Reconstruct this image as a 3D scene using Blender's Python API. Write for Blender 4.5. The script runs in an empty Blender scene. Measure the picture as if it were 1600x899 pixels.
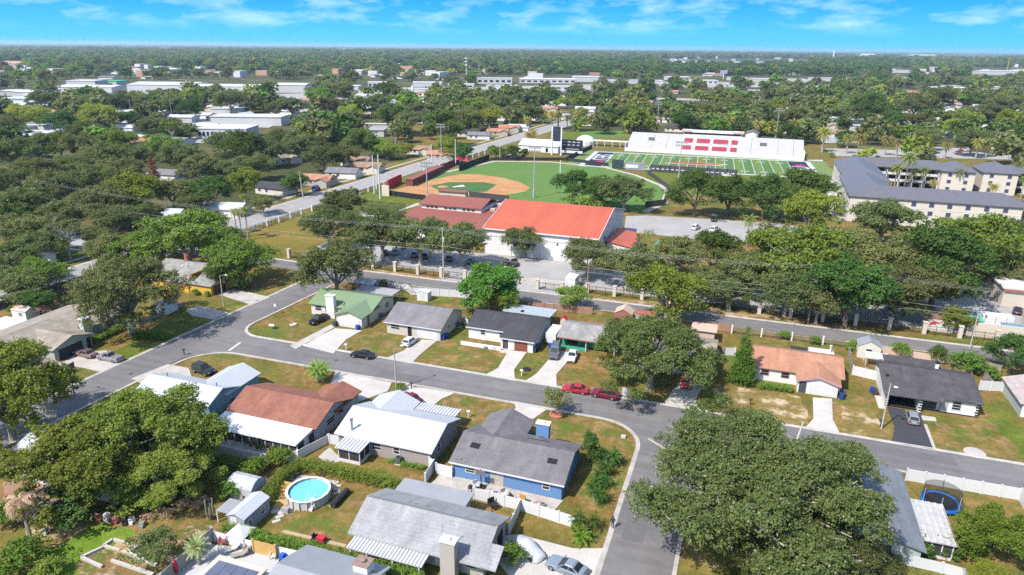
import bpy, math, random
import numpy as np
from mathutils import Vector, Matrix
rnd = random.Random(11)
NR = np.random.default_rng(5)
scene = bpy.context.scene
COL = scene.collection
rad = math.radians
# ------------------------------------------------------------------ camera model
# world x runs along the residential street, world y away from the viewer, metres
FPX, PITCH, ROLL, CAMH, YAW = 1081.0, math.atan((449.5-72)/1081.0), rad(0.55), 56.5, rad(19.0)

def P(px, py, z=0.0):
    """ground position (at height z) of a place read off the 1600x899 photograph"""
    u, v = px-800.0, 449.5-py
    c, s = math.cos(ROLL), math.sin(ROLL)
    u, v = u*c-v*s, u*s+v*c
    dy = FPX*math.cos(PITCH)+v*math.sin(PITCH)
    dz = -FPX*math.sin(PITCH)+v*math.cos(PITCH)
    t = (z-CAMH)/dz
    X, Y = u*t, dy*t
    return (X*math.cos(YAW)-Y*math.sin(YAW), X*math.sin(YAW)+Y*math.cos(YAW))

def dist(x, y, z=0.0):
    return math.sqrt(x*x+y*y+(CAMH-z)**2)

# ------------------------------------------------------------------ materials
MATS = {}
def nd(nt, t, **kw):
    n = nt.nodes.new(t)
    for k, v in kw.items():
        setattr(n, k, v)
    return n

def mat(name, col, rough=.8, var=.12, sc=1.2, fine=0.0, fsc=14.0, metal=0.0, spec=.3, col2=None, c2=.5, c2sc=.15, emit=0, band=None, streak=None, alpha=1.0, trans=0.0):
    """principled material; noise mottling (var), finer grain (fine), a second colour in patches (col2)"""
    if name in MATS:
        return MATS[name]
    soft = lambda c: tuple(v if v < .2 else .2+(v-.2)*.5 for v in c)      # the photograph's exposure: keep pale surfaces short of clipping
    col = soft(col); col2 = soft(col2) if col2 else None
    m = bpy.data.materials.new(name); m.use_nodes = True
    nt = m.node_tree; L = nt.links
    b = nt.nodes['Principled BSDF']
    b.inputs['Roughness'].default_value = rough
    b.inputs['Metallic'].default_value = metal
    b.inputs['Specular IOR Level'].default_value = spec
    if alpha < 1: b.inputs['Alpha'].default_value = alpha
    if trans: b.inputs['Transmission Weight'].default_value = trans
    tc = nd(nt, 'ShaderNodeTexCoord')
    cur = None
    rgb = nd(nt, 'ShaderNodeRGB'); rgb.outputs[0].default_value = (*col, 1); cur = rgb.outputs[0]
    if col2:
        n = nd(nt, 'ShaderNodeTexNoise'); n.inputs['Scale'].default_value = c2sc; n.inputs['Detail'].default_value = 6; n.inputs['Roughness'].default_value = .65
        L.new(tc.outputs['Object'], n.inputs['Vector'])
        r = nd(nt, 'ShaderNodeValToRGB'); r.color_ramp.elements[0].position = c2-.08; r.color_ramp.elements[1].position = c2+.08
        L.new(n.outputs['Fac'], r.inputs['Fac'])
        mx = nd(nt, 'ShaderNodeMix', data_type='RGBA'); L.new(r.outputs['Color'], mx.inputs[0]); L.new(cur, mx.inputs[6]); mx.inputs[7].default_value = (*col2, 1)
        cur = mx.outputs[2]
    def grain(scale, amt, cur, det=4):
        n = nd(nt, 'ShaderNodeTexNoise'); n.inputs['Scale'].default_value = scale; n.inputs['Detail'].default_value = det; n.inputs['Roughness'].default_value = .6
        L.new(tc.outputs['Object'], n.inputs['Vector'])
        mr = nd(nt, 'ShaderNodeMapRange'); mr.inputs['From Min'].default_value = .3; mr.inputs['From Max'].default_value = .7
        mr.inputs['To Min'].default_value = 1-amt; mr.inputs['To Max'].default_value = 1+amt
        L.new(n.outputs['Fac'], mr.inputs['Value'])
        mu = nd(nt, 'ShaderNodeMix', data_type='RGBA', blend_type='MULTIPLY'); mu.inputs[0].default_value = 1
        L.new(cur, mu.inputs[6]); L.new(mr.outputs[0], mu.inputs[7])
        return mu.outputs[2]
    if var: cur = grain(sc, var, cur)
    if fine: cur = grain(fsc, fine, cur, 2)
    if streak:                                  # wear drawn out along one direction
        mp = nd(nt, 'ShaderNodeMapping'); mp.inputs['Scale'].default_value = streak[0]; L.new(tc.outputs['Object'], mp.inputs['Vector'])
        n = nd(nt, 'ShaderNodeTexNoise'); n.inputs['Scale'].default_value = 1; n.inputs['Detail'].default_value = 5; L.new(mp.outputs[0], n.inputs['Vector'])
        mr = nd(nt, 'ShaderNodeMapRange'); mr.inputs['From Min'].default_value = .3; mr.inputs['From Max'].default_value = .7; mr.inputs['To Min'].default_value = 1-streak[1]; mr.inputs['To Max'].default_value = 1+streak[1]; L.new(n.outputs['Fac'], mr.inputs['Value'])
        mu = nd(nt, 'ShaderNodeMix', data_type='RGBA', blend_type='MULTIPLY'); mu.inputs[0].default_value = 1
        L.new(cur, mu.inputs[6]); L.new(mr.outputs[0], mu.inputs[7]); cur = mu.outputs[2]
    if band:                                    # (axis, period, amount): courses of shingles, seams, boards
        ax, per, amt = band
        sx = nd(nt, 'ShaderNodeSeparateXYZ'); L.new(tc.outputs['Object'], sx.inputs[0])
        mm = nd(nt, 'ShaderNodeMath', operation='MULTIPLY'); mm.inputs[1].default_value = 1.0/per; L.new(sx.outputs[ax], mm.inputs[0])
        fr = nd(nt, 'ShaderNodeMath', operation='FRACT'); L.new(mm.outputs[0], fr.inputs[0])
        gt = nd(nt, 'ShaderNodeMath', operation='LESS_THAN'); gt.inputs[1].default_value = .16; L.new(fr.outputs[0], gt.inputs[0])
        mr = nd(nt, 'ShaderNodeMapRange'); mr.inputs['To Min'].default_value = 1; mr.inputs['To Max'].default_value = 1-amt; L.new(gt.outputs[0], mr.inputs['Value'])
        mu = nd(nt, 'ShaderNodeMix', data_type='RGBA', blend_type='MULTIPLY'); mu.inputs[0].default_value = 1
        L.new(cur, mu.inputs[6]); L.new(mr.outputs[0], mu.inputs[7]); cur = mu.outputs[2]
    L.new(cur, b.inputs['Base Color'])
    MATS[name] = m
    return m

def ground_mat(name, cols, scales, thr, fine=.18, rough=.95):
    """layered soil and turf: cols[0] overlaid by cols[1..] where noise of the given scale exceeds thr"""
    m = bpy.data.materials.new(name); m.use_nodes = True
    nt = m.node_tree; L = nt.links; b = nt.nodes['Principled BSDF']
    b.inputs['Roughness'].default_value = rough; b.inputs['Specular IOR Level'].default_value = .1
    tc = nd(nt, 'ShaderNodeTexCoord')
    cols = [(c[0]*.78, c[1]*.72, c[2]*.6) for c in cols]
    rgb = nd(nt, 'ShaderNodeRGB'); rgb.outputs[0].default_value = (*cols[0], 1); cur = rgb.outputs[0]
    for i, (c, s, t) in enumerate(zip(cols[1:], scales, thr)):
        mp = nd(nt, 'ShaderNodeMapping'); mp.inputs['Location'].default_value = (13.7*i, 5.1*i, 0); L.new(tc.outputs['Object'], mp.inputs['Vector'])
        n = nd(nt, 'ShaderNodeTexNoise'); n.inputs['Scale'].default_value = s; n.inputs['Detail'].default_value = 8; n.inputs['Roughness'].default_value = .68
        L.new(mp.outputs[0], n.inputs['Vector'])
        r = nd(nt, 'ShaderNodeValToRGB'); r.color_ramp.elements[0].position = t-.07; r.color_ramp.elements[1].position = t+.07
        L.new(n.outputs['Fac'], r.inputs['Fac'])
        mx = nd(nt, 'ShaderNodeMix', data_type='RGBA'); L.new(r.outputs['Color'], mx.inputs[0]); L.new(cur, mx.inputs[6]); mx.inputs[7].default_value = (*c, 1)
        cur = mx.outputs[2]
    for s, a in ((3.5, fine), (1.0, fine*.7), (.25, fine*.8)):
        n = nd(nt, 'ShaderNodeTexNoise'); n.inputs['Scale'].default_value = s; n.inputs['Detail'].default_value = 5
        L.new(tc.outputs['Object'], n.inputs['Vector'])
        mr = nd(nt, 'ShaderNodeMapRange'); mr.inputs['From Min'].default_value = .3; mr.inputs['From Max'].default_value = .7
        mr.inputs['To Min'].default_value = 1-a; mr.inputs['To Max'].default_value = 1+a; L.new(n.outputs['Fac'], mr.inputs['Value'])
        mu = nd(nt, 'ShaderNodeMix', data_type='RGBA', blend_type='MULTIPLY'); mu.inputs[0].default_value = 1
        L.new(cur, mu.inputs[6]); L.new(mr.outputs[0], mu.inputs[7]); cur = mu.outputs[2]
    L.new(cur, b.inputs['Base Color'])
    MATS[name] = m
    return m

def leaf_mat(name, c1, c2, c3=(.3, .27, .2), amt3=.04, vary=.22, tr=.42):
    c1 = tuple(v*q for v, q in zip(c1, (1.5, 1.58, 1.5))); c2 = tuple(v*q for v, q in zip(c2, (1.52, 1.6, 1.5)))
    """foliage: per leaf clump attribute lv mixes two greens and a little dry wood/moss; each plant differs a little"""
    m = bpy.data.materials.new(name); m.use_nodes = True
    nt = m.node_tree; L = nt.links
    nt.nodes.remove(nt.nodes['Principled BSDF'])
    out = nt.nodes['Material Output']
    at = nd(nt, 'ShaderNodeAttribute', attribute_name='lv')
    r = nd(nt, 'ShaderNodeValToRGB'); e = r.color_ramp.elements
    e[0].position = 0; e[0].color = (*c1, 1); e[1].position = 1-amt3-.02; e[1].color = (*c2, 1)
    x = e.new(1-amt3); x.color = (*c3, 1)
    L.new(at.outputs['Fac'], r.inputs['Fac'])
    oi = nd(nt, 'ShaderNodeObjectInfo')
    mr = nd(nt, 'ShaderNodeMapRange'); mr.inputs['To Min'].default_value = 1-vary; mr.inputs['To Max'].default_value = 1+vary
    L.new(oi.outputs['Random'], mr.inputs['Value'])
    mu = nd(nt, 'ShaderNodeMix', data_type='RGBA', blend_type='MULTIPLY'); mu.inputs[0].default_value = 1
    L.new(r.outputs['Color'], mu.inputs[6]); L.new(mr.outputs[0], mu.inputs[7])
    hs = nd(nt, 'ShaderNodeHueSaturation')
    m2 = nd(nt, 'ShaderNodeMath', operation='MULTIPLY'); m2.inputs[1].default_value = 7.31; L.new(oi.outputs['Random'], m2.inputs[0])
    fr = nd(nt, 'ShaderNodeMath', operation='FRACT'); L.new(m2.outputs[0], fr.inputs[0])
    mh = nd(nt, 'ShaderNodeMapRange'); mh.inputs['To Min'].default_value = .475; mh.inputs['To Max'].default_value = .52; L.new(fr.outputs[0], mh.inputs['Value'])
    L.new(mh.outputs[0], hs.inputs['Hue']); L.new(mu.outputs[2], hs.inputs['Color'])
    d = nd(nt, 'ShaderNodeBsdfDiffuse'); t = nd(nt, 'ShaderNodeBsdfTranslucent')
    L.new(hs.outputs[0], d.inputs['Color']); L.new(hs.outputs[0], t.inputs['Color'])
    ms = nd(nt, 'ShaderNodeMixShader'); ms.inputs[0].default_value = tr
    L.new(d.outputs[0], ms.inputs[1]); L.new(t.outputs[0], ms.inputs[2]); L.new(ms.outputs[0], out.inputs['Surface'])
    MATS[name] = m
    return m

# ------------------------------------------------------------------ mesh builder
OFF = {}
class MB:
    def __init__(s): s.v = []; s.f = []; s.mi = []
    def add(s, vs, fs, m=0):
        o = len(s.v); s.v += [tuple(p) for p in vs]
        for f in fs: s.f.append([o+i for i in f]); s.mi.append(m)
        return s
    def quad(s, a, b, c, d, m=0): return s.add((a, b, c, d), ((0, 1, 2, 3),), m)
    def box(s, x0, x1, y0, y1, z0, z1, m=0):
        v = [(x, y, z) for z in (z0, z1) for y in (y0, y1) for x in (x0, x1)]
        return s.add(v, ((0, 2, 3, 1), (4, 5, 7, 6), (0, 1, 5, 4), (2, 6, 7, 3), (0, 4, 6, 2), (1, 3, 7, 5)), m)
    def obox(s, cx, cy, z0, lx, ly, lz, ang=0, m=0):
        c, n = math.cos(ang), math.sin(ang); v = []
        for z in (z0, z0+lz):
            for y in (-ly/2, ly/2):
                for x in (-lx/2, lx/2): v.append((cx+x*c-y*n, cy+x*n+y*c, z))
        return s.add(v, ((0, 2, 3, 1), (4, 5, 7, 6), (0, 1, 5, 4), (2, 6, 7, 3), (0, 4, 6, 2), (1, 3, 7, 5)), m)
    def prism(s, poly, z0, z1, m=0):
        n = len(poly)
        a = sum(poly[i][0]*poly[(i+1) % n][1]-poly[(i+1) % n][0]*poly[i][1] for i in range(n))
        if a < 0: poly = poly[::-1]
        v = [(x, y, z0) for x, y in poly]+[(x, y, z1) for x, y in poly]
        f = [tuple(range(n))[::-1], tuple(range(n, 2*n))]+[(i, (i+1) % n, n+(i+1) % n, n+i) for i in range(n)]
        return s.add(v, f, m)
    def sheet(s, poly, z, m=0):
        n = len(poly)
        a = sum(poly[i][0]*poly[(i+1) % n][1]-poly[(i+1) % n][0]*poly[i][1] for i in range(n))
        if a < 0: poly = poly[::-1]
        return s.add([(x, y, z) for x, y in poly], (tuple(range(n)),), m)
    def extr(s, prof, a0, a1, axis='x', m=0):
        """profile of (across, z) extruded along axis from a0 to a1"""
        n = len(prof)
        if axis == 'x': v = [(a0, p, z) for p, z in prof]+[(a1, p, z) for p, z in prof]
        else: v = [(p, a0, z) for p, z in prof]+[(p, a1, z) for p, z in prof]
        f = [tuple(range(n)), tuple(range(n, 2*n))[::-1]]+[(i, n+i, n+(i+1) % n, (i+1) % n) for i in range(n)]
        return s.add(v, f, m)
    def tube(s, p0, p1, r0, r1=None, n=6, m=0):
        r1 = r0 if r1 is None else r1
        p0, p1 = Vector(p0), Vector(p1); d = (p1-p0)
        if d.length < 1e-6: return s
        d.normalize(); u = d.cross(Vector((0, 0, 1)) if abs(d.z) < .9 else Vector((1, 0, 0))).normalized(); w = d.cross(u)
        v = []
        for p, r in ((p0, r0), (p1, r1)):
            for i in range(n):
                a = 2*math.pi*i/n; v.append(p+(u*math.cos(a)+w*math.sin(a))*r)
        return s.add(v, [(i, (i+1) % n, n+(i+1) % n, n+i) for i in range(n)]+[tuple(range(n))[::-1], tuple(range(n, 2*n))], m)
    def path(s, pts, rs, n=6, m=0):
        for i in range(len(pts)-1): s.tube(pts[i], pts[i+1], rs[i], rs[i+1], n, m)
        return s
    def lathe(s, cx, cy, prof, n=16, m=0):
        v = []; f = []
        for r, z in prof:
            for i in range(n): a = 2*math.pi*i/n; v.append((cx+r*math.cos(a), cy+r*math.sin(a), z))
        for k in range(len(prof)-1):
            for i in range(n): f.append((k*n+i, k*n+(i+1) % n, (k+1)*n+(i+1) % n, (k+1)*n+i))
        f.append(tuple(range(n))[::-1]); f.append(tuple(range((len(prof)-1)*n, len(prof)*n)))
        return s.add(v, f, m)
    def build(s, name, mats, parent=None, world=True, smooth=False):
        if not isinstance(mats, (list, tuple)): mats = [mats]
        me = bpy.data.meshes.new(name)
        off = Vector((0, 0, 0))
        if parent is not None and world: off = OFF.get(parent.name, Vector((0, 0, 0)))
        me.from_pydata([(x-off.x, y-off.y, z-off.z) for x, y, z in s.v], [], s.f)
        for m_ in mats: me.materials.append(m_)
        if len(mats) > 1: me.polygons.foreach_set('material_index', s.mi)
        if smooth: me.polygons.foreach_set('use_smooth', [True]*len(me.polygons))
        me.update()
        o = bpy.data.objects.new(name, me); COL.objects.link(o)
        if parent is not None:
            o.parent = parent
        OFF[o.name] = off
        return o

def tag(o, label=None, cat=None, group=None, kind=None):
    if label: o['label'] = label
    if cat: o['category'] = cat
    if group: o['group'] = group
    if kind: o['kind'] = kind
    return o

def thing(name, label, cat, loc=(0, 0, 0), group=None, rz=0):
    o = bpy.data.objects.new(name, None); COL.objects.link(o)
    o.location = loc; o.rotation_euler = (0, 0, rz); o.empty_display_size = .3
    OFF[o.name] = Vector(loc)
    return tag(o, label, cat, group)

def single(mb, name, mats, label, cat, group=None, loc=None, smooth=False):
    """a thing that is one mesh; its origin goes to loc"""
    if loc is None:
        a = np.array(mb.v); loc = ((a[:, 0].min()+a[:, 0].max())/2, (a[:, 1].min()+a[:, 1].max())/2, a[:, 2].min())
    mb.v = [(x-loc[0], y-loc[1], z-loc[2]) for x, y, z in mb.v]
    o = mb.build(name, mats, smooth=smooth); o.location = loc
    return tag(o, label, cat, group)

def copy_tree(o, parent=None):
    c = o.copy(); COL.objects.link(c); c.parent = parent
    for ch in list(o.children): copy_tree(ch, c)
    return c

def struct(mb, name, mats):
    return tag(mb.build(name, mats), kind='structure')

# ------------------------------------------------------------------ camera, light, sky
SUN_EL, SHADOW_DIR = rad(50), rad(60)          # shadows fall to the right and away from the viewer
cam = bpy.data.cameras.new('camera'); co = bpy.data.objects.new('camera', cam); COL.objects.link(co)
cam.sensor_width = 36.0; cam.lens = 36.0*FPX/1600.0; cam.clip_end = 60000; cam.clip_start = .5
co.rotation_mode = 'QUATERNION'
co.location = (0, 0, CAMH)
co.rotation_quaternion = (Matrix.Rotation(YAW, 3, 'Z') @ Matrix.Rotation(math.pi/2-PITCH, 3, 'X') @ Matrix.Rotation(ROLL, 3, 'Z')).to_quaternion()
scene.camera = co
sl = bpy.data.lights.new('sun', 'SUN'); so = bpy.data.objects.new('sun', sl); COL.objects.link(so)
sl.energy = 4.0; sl.angle = rad(.6); sl.color = (1, .955, .89)
d = Vector((math.cos(SHADOW_DIR)*math.cos(SUN_EL), math.sin(SHADOW_DIR)*math.cos(SUN_EL), -math.sin(SUN_EL)))
so.rotation_euler = d.to_track_quat('-Z', 'Y').to_euler(); so.location = (0, 0, 200)
w = bpy.data.worlds.new('World'); scene.world = w; w.use_nodes = True
nt = w.node_tree; L = nt.links; bg = nt.nodes['Background']
sky = nd(nt, 'ShaderNodeTexSky'); sky.sky_type = 'NISHITA'; sky.sun_disc = False
sky.sun_elevation = SUN_EL; sky.sun_rotation = math.pi/2-(SHADOW_DIR+math.pi); sky.altitude = 50; sky.ozone_density = 2.0
tc = nd(nt, 'ShaderNodeTexCoord'); sx = nd(nt, 'ShaderNodeSeparateXYZ'); L.new(tc.outputs['Generated'], sx.inputs[0])
# low band of clear cyan sky with thin fair-weather cloud, as in the photograph; the Nishita sky above it
ramp = nd(nt, 'ShaderNodeValToRGB'); L.new(sx.outputs['Z'], ramp.inputs['Fac'])
e = ramp.color_ramp.elements
e[0].position = 0.0; e[0].color = (.5, 2.3, 3.6, 1)
e[1].position = .16; e[1].color = (.35, 1.8, 3.9, 1)
x = e.new(.022); x.color = (.36, 2.1, 3.5, 1)
x = e.new(.06); x.color = (.12, 1.5, 3.1, 1)
cb = nd(nt, 'ShaderNodeVectorMath', operation='MULTIPLY'); cb.inputs[1].default_value = (11, 11, 40); L.new(tc.outputs['Generated'], cb.inputs[0])
cn = nd(nt, 'ShaderNodeTexNoise'); cn.inputs['Scale'].default_value = 1.35; cn.inputs['Detail'].default_value = 6; cn.inputs['Roughness'].default_value = .55; cn.inputs['Distortion'].default_value = .12
L.new(cb.outputs[0], cn.inputs['Vector'])
cr = nd(nt, 'ShaderNodeValToRGB'); cr.color_ramp.elements[0].position = .47; cr.color_ramp.elements[0].color = (0, 0, 0, 1); cr.color_ramp.elements[1].position = .74; cr.color_ramp.elements[1].color = (.8, .8, .8, 1)
L.new(cn.outputs['Fac'], cr.inputs['Fac'])
hz = nd(nt, 'ShaderNodeMapRange'); hz.inputs['From Min'].default_value = .012; hz.inputs['From Max'].default_value = .03; L.new(sx.outputs['Z'], hz.inputs['Value'])
cm = nd(nt, 'ShaderNodeMath', operation='MULTIPLY'); L.new(cr.outputs['Color'], cm.inputs[0]); L.new(hz.outputs[0], cm.inputs[1])
mc = nd(nt, 'ShaderNodeMix', data_type='RGBA'); L.new(cm.outputs[0], mc.inputs[0]); L.new(ramp.outputs['Color'], mc.inputs[6]); mc.inputs[7].default_value = (2.0, 3.2, 3.8, 1)
up = nd(nt, 'ShaderNodeMapRange'); up.inputs['From Min'].default_value = .12; up.inputs['From Max'].default_value = .3; L.new(sx.outputs['Z'], up.inputs['Value'])
ms = nd(nt, 'ShaderNodeMix', data_type='RGBA'); L.new(up.outputs[0], ms.inputs[0]); L.new(mc.outputs[2], ms.inputs[6]); L.new(sky.outputs[0], ms.inputs[7])
L.new(ms.outputs[2], bg.inputs['Color']); bg.inputs['Strength'].default_value = .15
scene.view_settings.view_transform = 'Standard'; scene.view_settings.look = 'None'
scene.view_settings.exposure = 1.05; scene.view_settings.gamma = 1; scene.view_settings.use_curve_mapping = False
scene.render.engine = 'CYCLES'
scene.cycles.volume_bounces = 0; scene.cycles.max_bounces = 5; scene.cycles.diffuse_bounces = 3; scene.cycles.transparent_max_bounces = 8
scene.cycles.use_adaptive_sampling = True; scene.cycles.adaptive_threshold = .02
scene.cycles.use_denoising = False
# ------------------------------------------------------------------ surfaces of the setting
M_GROUND = ground_mat('ground', [(.168, .122, .037), (.1, .138, .03), (.25, .155, .075), (.13, .128, .036), (.38, .3, .2)], (.06, .11, .5, .2), (.5, .53, .53, .7), fine=.24)
M_SAND = ground_mat('dry_ground', [(.30, .21, .125), (.17, .14, .05), (.44, .36, .28)], (.2, .4), (.52, .56))
M_LAWN = ground_mat('green_lawn', [(.115, .16, .028), (.16, .16, .04), (.09, .13, .022)], (.12, .3), (.55, .52))
M_VIVID = ground_mat('vivid_lawn', [(.12, .215, .025), (.15, .2, .04)], (.25,), (.56,))
M_FIELD = ground_mat('field_turf', [(.1, .2, .06), (.115, .205, .06)], (.05,), (.52,), fine=.08)
M_ASPH = mat('asphalt', (.118, .111, .11), .9, .08, .5, .09, 9, spec=.2, col2=(.14, .132, .128), c2sc=.06, c2=.52, streak=((.04, .9, .1), .14))
M_ASPH_OLD = mat('worn_asphalt', (.27, .245, .235), .9, .1, .3, .05, 6, spec=.2)
M_LOT = mat('pale_lot', (.32, .3, .285), .9, .1, .15, .05, 4, spec=.2)
M_CONC = mat('concrete', (.47, .42, .36), .9, .12, .35, .07, 5, spec=.2, col2=(.38, .34, .29), c2sc=.4, c2=.62)
M_CONC_W = mat('pale_concrete', (.54, .49, .43), .9, .13, .3, .06, 5, spec=.2)
M_KERB = mat('kerb_concrete', (.45, .4, .345), .9, .2, .5, spec=.2)
M_WHITE = mat('white_paint', (.78, .77, .74), .6, .05, .8)
M_LINE = mat('road_paint', (.58, .57, .55), .8, .12, 2)
M_CLAY = ground_mat('infield_clay', [(.4, .22, .115), (.44, .27, .15)], (.1,), (.5,), fine=.08)

g = MB(); g.quad((-15000, -1200, 0), (11000, -1200, 0), (11000, 15000, 0), (-15000, 15000, 0))
struct(g, 'ground', M_GROUND)

def arc(cx, cy, r, a0, a1, n=8):
    return [(cx+r*math.cos(rad(a0+(a1-a0)*i/n)), cy+r*math.sin(rad(a0+(a1-a0)*i/n))) for i in range(n+1)]

YS0, YS1 = 98.0, 105.4                       # the residential street
YC0, YC1 = 145.6, 151.3                      # the street along the school fence
def lw(y): return -107.6+(y-66)*.0565        # left street, far and near edge
def le(y): return -99.6+(y-60)*.056
road = MB()
road.sheet([(lw(20), 20), (le(20), 20), (le(146), 146), (lw(146), 146)], .056)
struct(road, 'road', M_ASPH)
r = MB(); r.sheet([(le(100)-1, YS0), (170, YS0), (170, YS1), (le(100)-1, YS1)], .06)
c1 = arc(-91.2, 111.4, 6, 270, 180); r.sheet([(-97.3, 105.4)]+c1, .06)
c2 = arc(-89.3, 89.8, 8.2, 90, 180); r.sheet([(-97.6, 98.0)]+c2, .06)
struct(r, 'road', M_ASPH)
r = MB(); r.sheet([(-10.9, 10), (-3.2, 10), (-3.2, YS0+.2), (-10.9, YS0+.2)], .064)
c3 = arc(-18.2, 90.7, 7.3, 90, 0); r.sheet([(-10.9, 98.0)]+c3, .064)
c4 = arc(4.2, 90.6, 7.4, 90, 180); r.sheet([(-3.2, 98.0)]+c4, .064)
struct(r, 'road', M_ASPH)
r = MB(); r.sheet([(-153, YC0+1.5), (-100, YC0), (170, YC0+.4), (170, YC1), (-100, YC1), (-153, YC1+1.6)], .068)
r.sheet([(lw(141)-4, 146), (lw(141), 138), (lw(146), 146)], .064); r.sheet([(le(141)+4, 146), (le(141), 138), (le(146), 146)], .064)
struct(r, 'road', M_ASPH)

def kerb(mb, pts, w, h=.13, z=.0):
    """a raised strip w wide to the left of the polyline"""
    n = len(pts); nv = []
    for i in range(n):
        a = pts[max(i-1, 0)]; b = pts[min(i+1, n-1)]
        dx, dy = b[0]-a[0], b[1]-a[1]; l = math.hypot(dx, dy)
        nv.append((-dy/l, dx/l))
    for i in range(n-1):
        (x0, y0), (x1, y1) = pts[i], pts[i+1]
        q0 = (x0+nv[i][0]*w, y0+nv[i][1]*w); q1 = (x1+nv[i+1][0]*w, y1+nv[i+1][1]*w)
        v = [(x0, y0, z), (x1, y1, z), (*q1, z), (*q0, z), (x0, y0, h*.5), (x1, y1, h*.5), (*q1, h), (*q0, h)]
        mb.add(v, ((0, 3, 2, 1), (4, 5, 6, 7), (0, 1, 5, 4), (2, 3, 7, 6), (1, 2, 6, 5), (0, 4, 7, 3)))
k = MB()
kerb(k, [(170, YS1)]+[(x, YS1) for x in (60, 0, -60)]+c1+[(le(143), 143)][::1], -.62)
kerb(k, [(le(20), 20), (le(86), 86)]+c2[::-1]+[(-60, YS0), (-20, YS0)]+c3+[(-10.9, 60), (-10.9, 10)], -.62)
kerb(k, [(-3.2, 10), (-3.2, 60)]+c4[::-1]+[(60, YS0), (170, YS0)], -.5)
kerb(k, [(lw(20), 20), (lw(80), 80), (lw(138), 138)], .62)
kerb(k, [(-153, YC1+1.6), (-100, YC1), (170, YC1)], .75)
kerb(k, [(le(141)+4, YC0), (60, YC0+.2), (170, YC0+.4)], -.4)
struct(k, 'kerb', M_KERB)
r = MB(); r.sheet([(-60, 98.6), (-51, 98.7), (-51, 101.2), (-60, 101)], .066); r.sheet([(20, 101.8), (33, 101.9), (33, 104.2), (20, 104.1)], .066); r.sheet([(-9.8, 70), (-7.2, 70), (-7.1, 83), (-9.6, 83)], .067); r.sheet([(-104.5, 92), (-102, 92), (-101.5, 104), (-104, 104)], .063); struct(r, 'road_repair', mat('asphalt_repair', (.106, .1, .104), .9, .08, .5, .05, 9, spec=.2))
r = MB()
for x, y in ((-70, 101.6), (-14, 101.9), (-6.9, 86), (46, 101.5), (-101.5, 84)): r.lathe(x, y, [(.42, .069), (.4, .074), (.02, .074)], 14)
struct(r, 'manhole_cover', mat('cast_iron', (.07, .065, .06), .6, .1, 3))
# stop bars and a worn crossing line
m = MB(); m.obox(-92.2, 100.2, .07, .55, 4.0, .003, rad(8)); struct(m, 'road_marking', M_LINE)
m = MB(); m.obox(-5.2, 93.4, .07, 3.4, .55, .003); struct(m, 'road_marking', M_LINE)

def slab(name, poly, h=.075, m=None, px=True):
    b = MB(); b.prism([P(*q) for q in poly] if px else poly, .002, h); return struct(b, name, m or M_CONC)
PZ = [0]
def ragged(poly, lv=4, amp=.13):
    g_ = random.Random(len(poly)*7+int(poly[0][0]*10))
    for k_ in range(lv):
        out = []
        for i in range(len(poly)):
            (x0, y0), (x1, y1) = poly[i], poly[(i+1) % len(poly)]; l = math.hypot(x1-x0, y1-y0); a = g_.uniform(-amp, amp)*min(l, 6); out += [(x0, y0), ((x0+x1)/2-(y1-y0)/max(l, .01)*a, (y0+y1)/2+(x1-x0)/max(l, .01)*a)]
        poly = out
    return poly
def patch(name, poly, z, m, px=True, rag=None):
    q = [P(*q_) for q_ in poly] if px else poly
    if rag or (rag is None and px and name in ('lawn', 'dry_ground')): q = ragged(q)
    PZ[0] += 1; b = MB(); b.sheet(q, z+PZ[0]*.0007); return struct(b, name, m)

# driveways and paths of the row across the street
slab('driveway', [(524, 514), (566, 517), (541, 531), (521, 553), (473, 541), (500, 525)], .1, M_CONC_W)
slab('path', [(517, 508), (523, 512), (462, 546), (453, 541)], .095)
slab('driveway', [(648, 531), (683, 533), (655, 556), (643, 569), (602, 561), (632, 548)], .1)
slab('driveway', [(795, 548), (823, 551), (803, 579), (805, 596), (757, 587), (778, 576)], .1, M_CONC_W)
slab('path', [(780, 545), (799, 545), (796, 553), (781, 551)], .095, M_CONC_W)
slab('driveway', [(876, 548), (897, 554), (869, 586), (870, 606), (819, 597), (838, 585), (857, 563)], .1, M_CONC_W)
slab('driveway', [(1080, 583), (1108, 588), (1086, 625), (1093, 641), (1037, 632), (1052, 610)], .1)
slab('driveway', [(1270, 622), (1300, 624), (1301, 656), (1312, 678), (1258, 669), (1271, 655)], .1, M_CONC_W)
slab('driveway', [(1386, 636), (1440, 646), (1443, 665), (1462, 704), (1393, 692), (1398, 668)], .1, mat('black_asphalt', (.04, .04, .046), .9, .1, 1, spec=.2))
slab('path', [(1443, 664), (1448, 664), (1463, 704), (1458, 703)], .108, M_CONC)
slab('path', [(1439, 650), (1461, 653), (1463, 659), (1441, 657)], .112, M_CONC)
# near side of the street
slab('driveway', [(525, 581), (612, 599), (606, 612), (556, 630), (510, 612)], .1, M_CONC_W)
slab('driveway', [(628, 602), (711, 615), (690, 624), (676, 635), (640, 630), (620, 622), (622, 612)], .1, M_CONC_W)
slab('driveway', [(803, 628), (858, 638), (834, 655), (795, 650), (806, 638)], .1, M_CONC_W)
slab('driveway', [(262, 570), (206, 592), (240, 610), (300, 590), (295, 576)], .1)
slab('driveway', [(790, 838), (810, 836), (895, 858), (945, 858), (930, 905), (800, 905), (770, 870)], .1, M_CONC_W)
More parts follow.
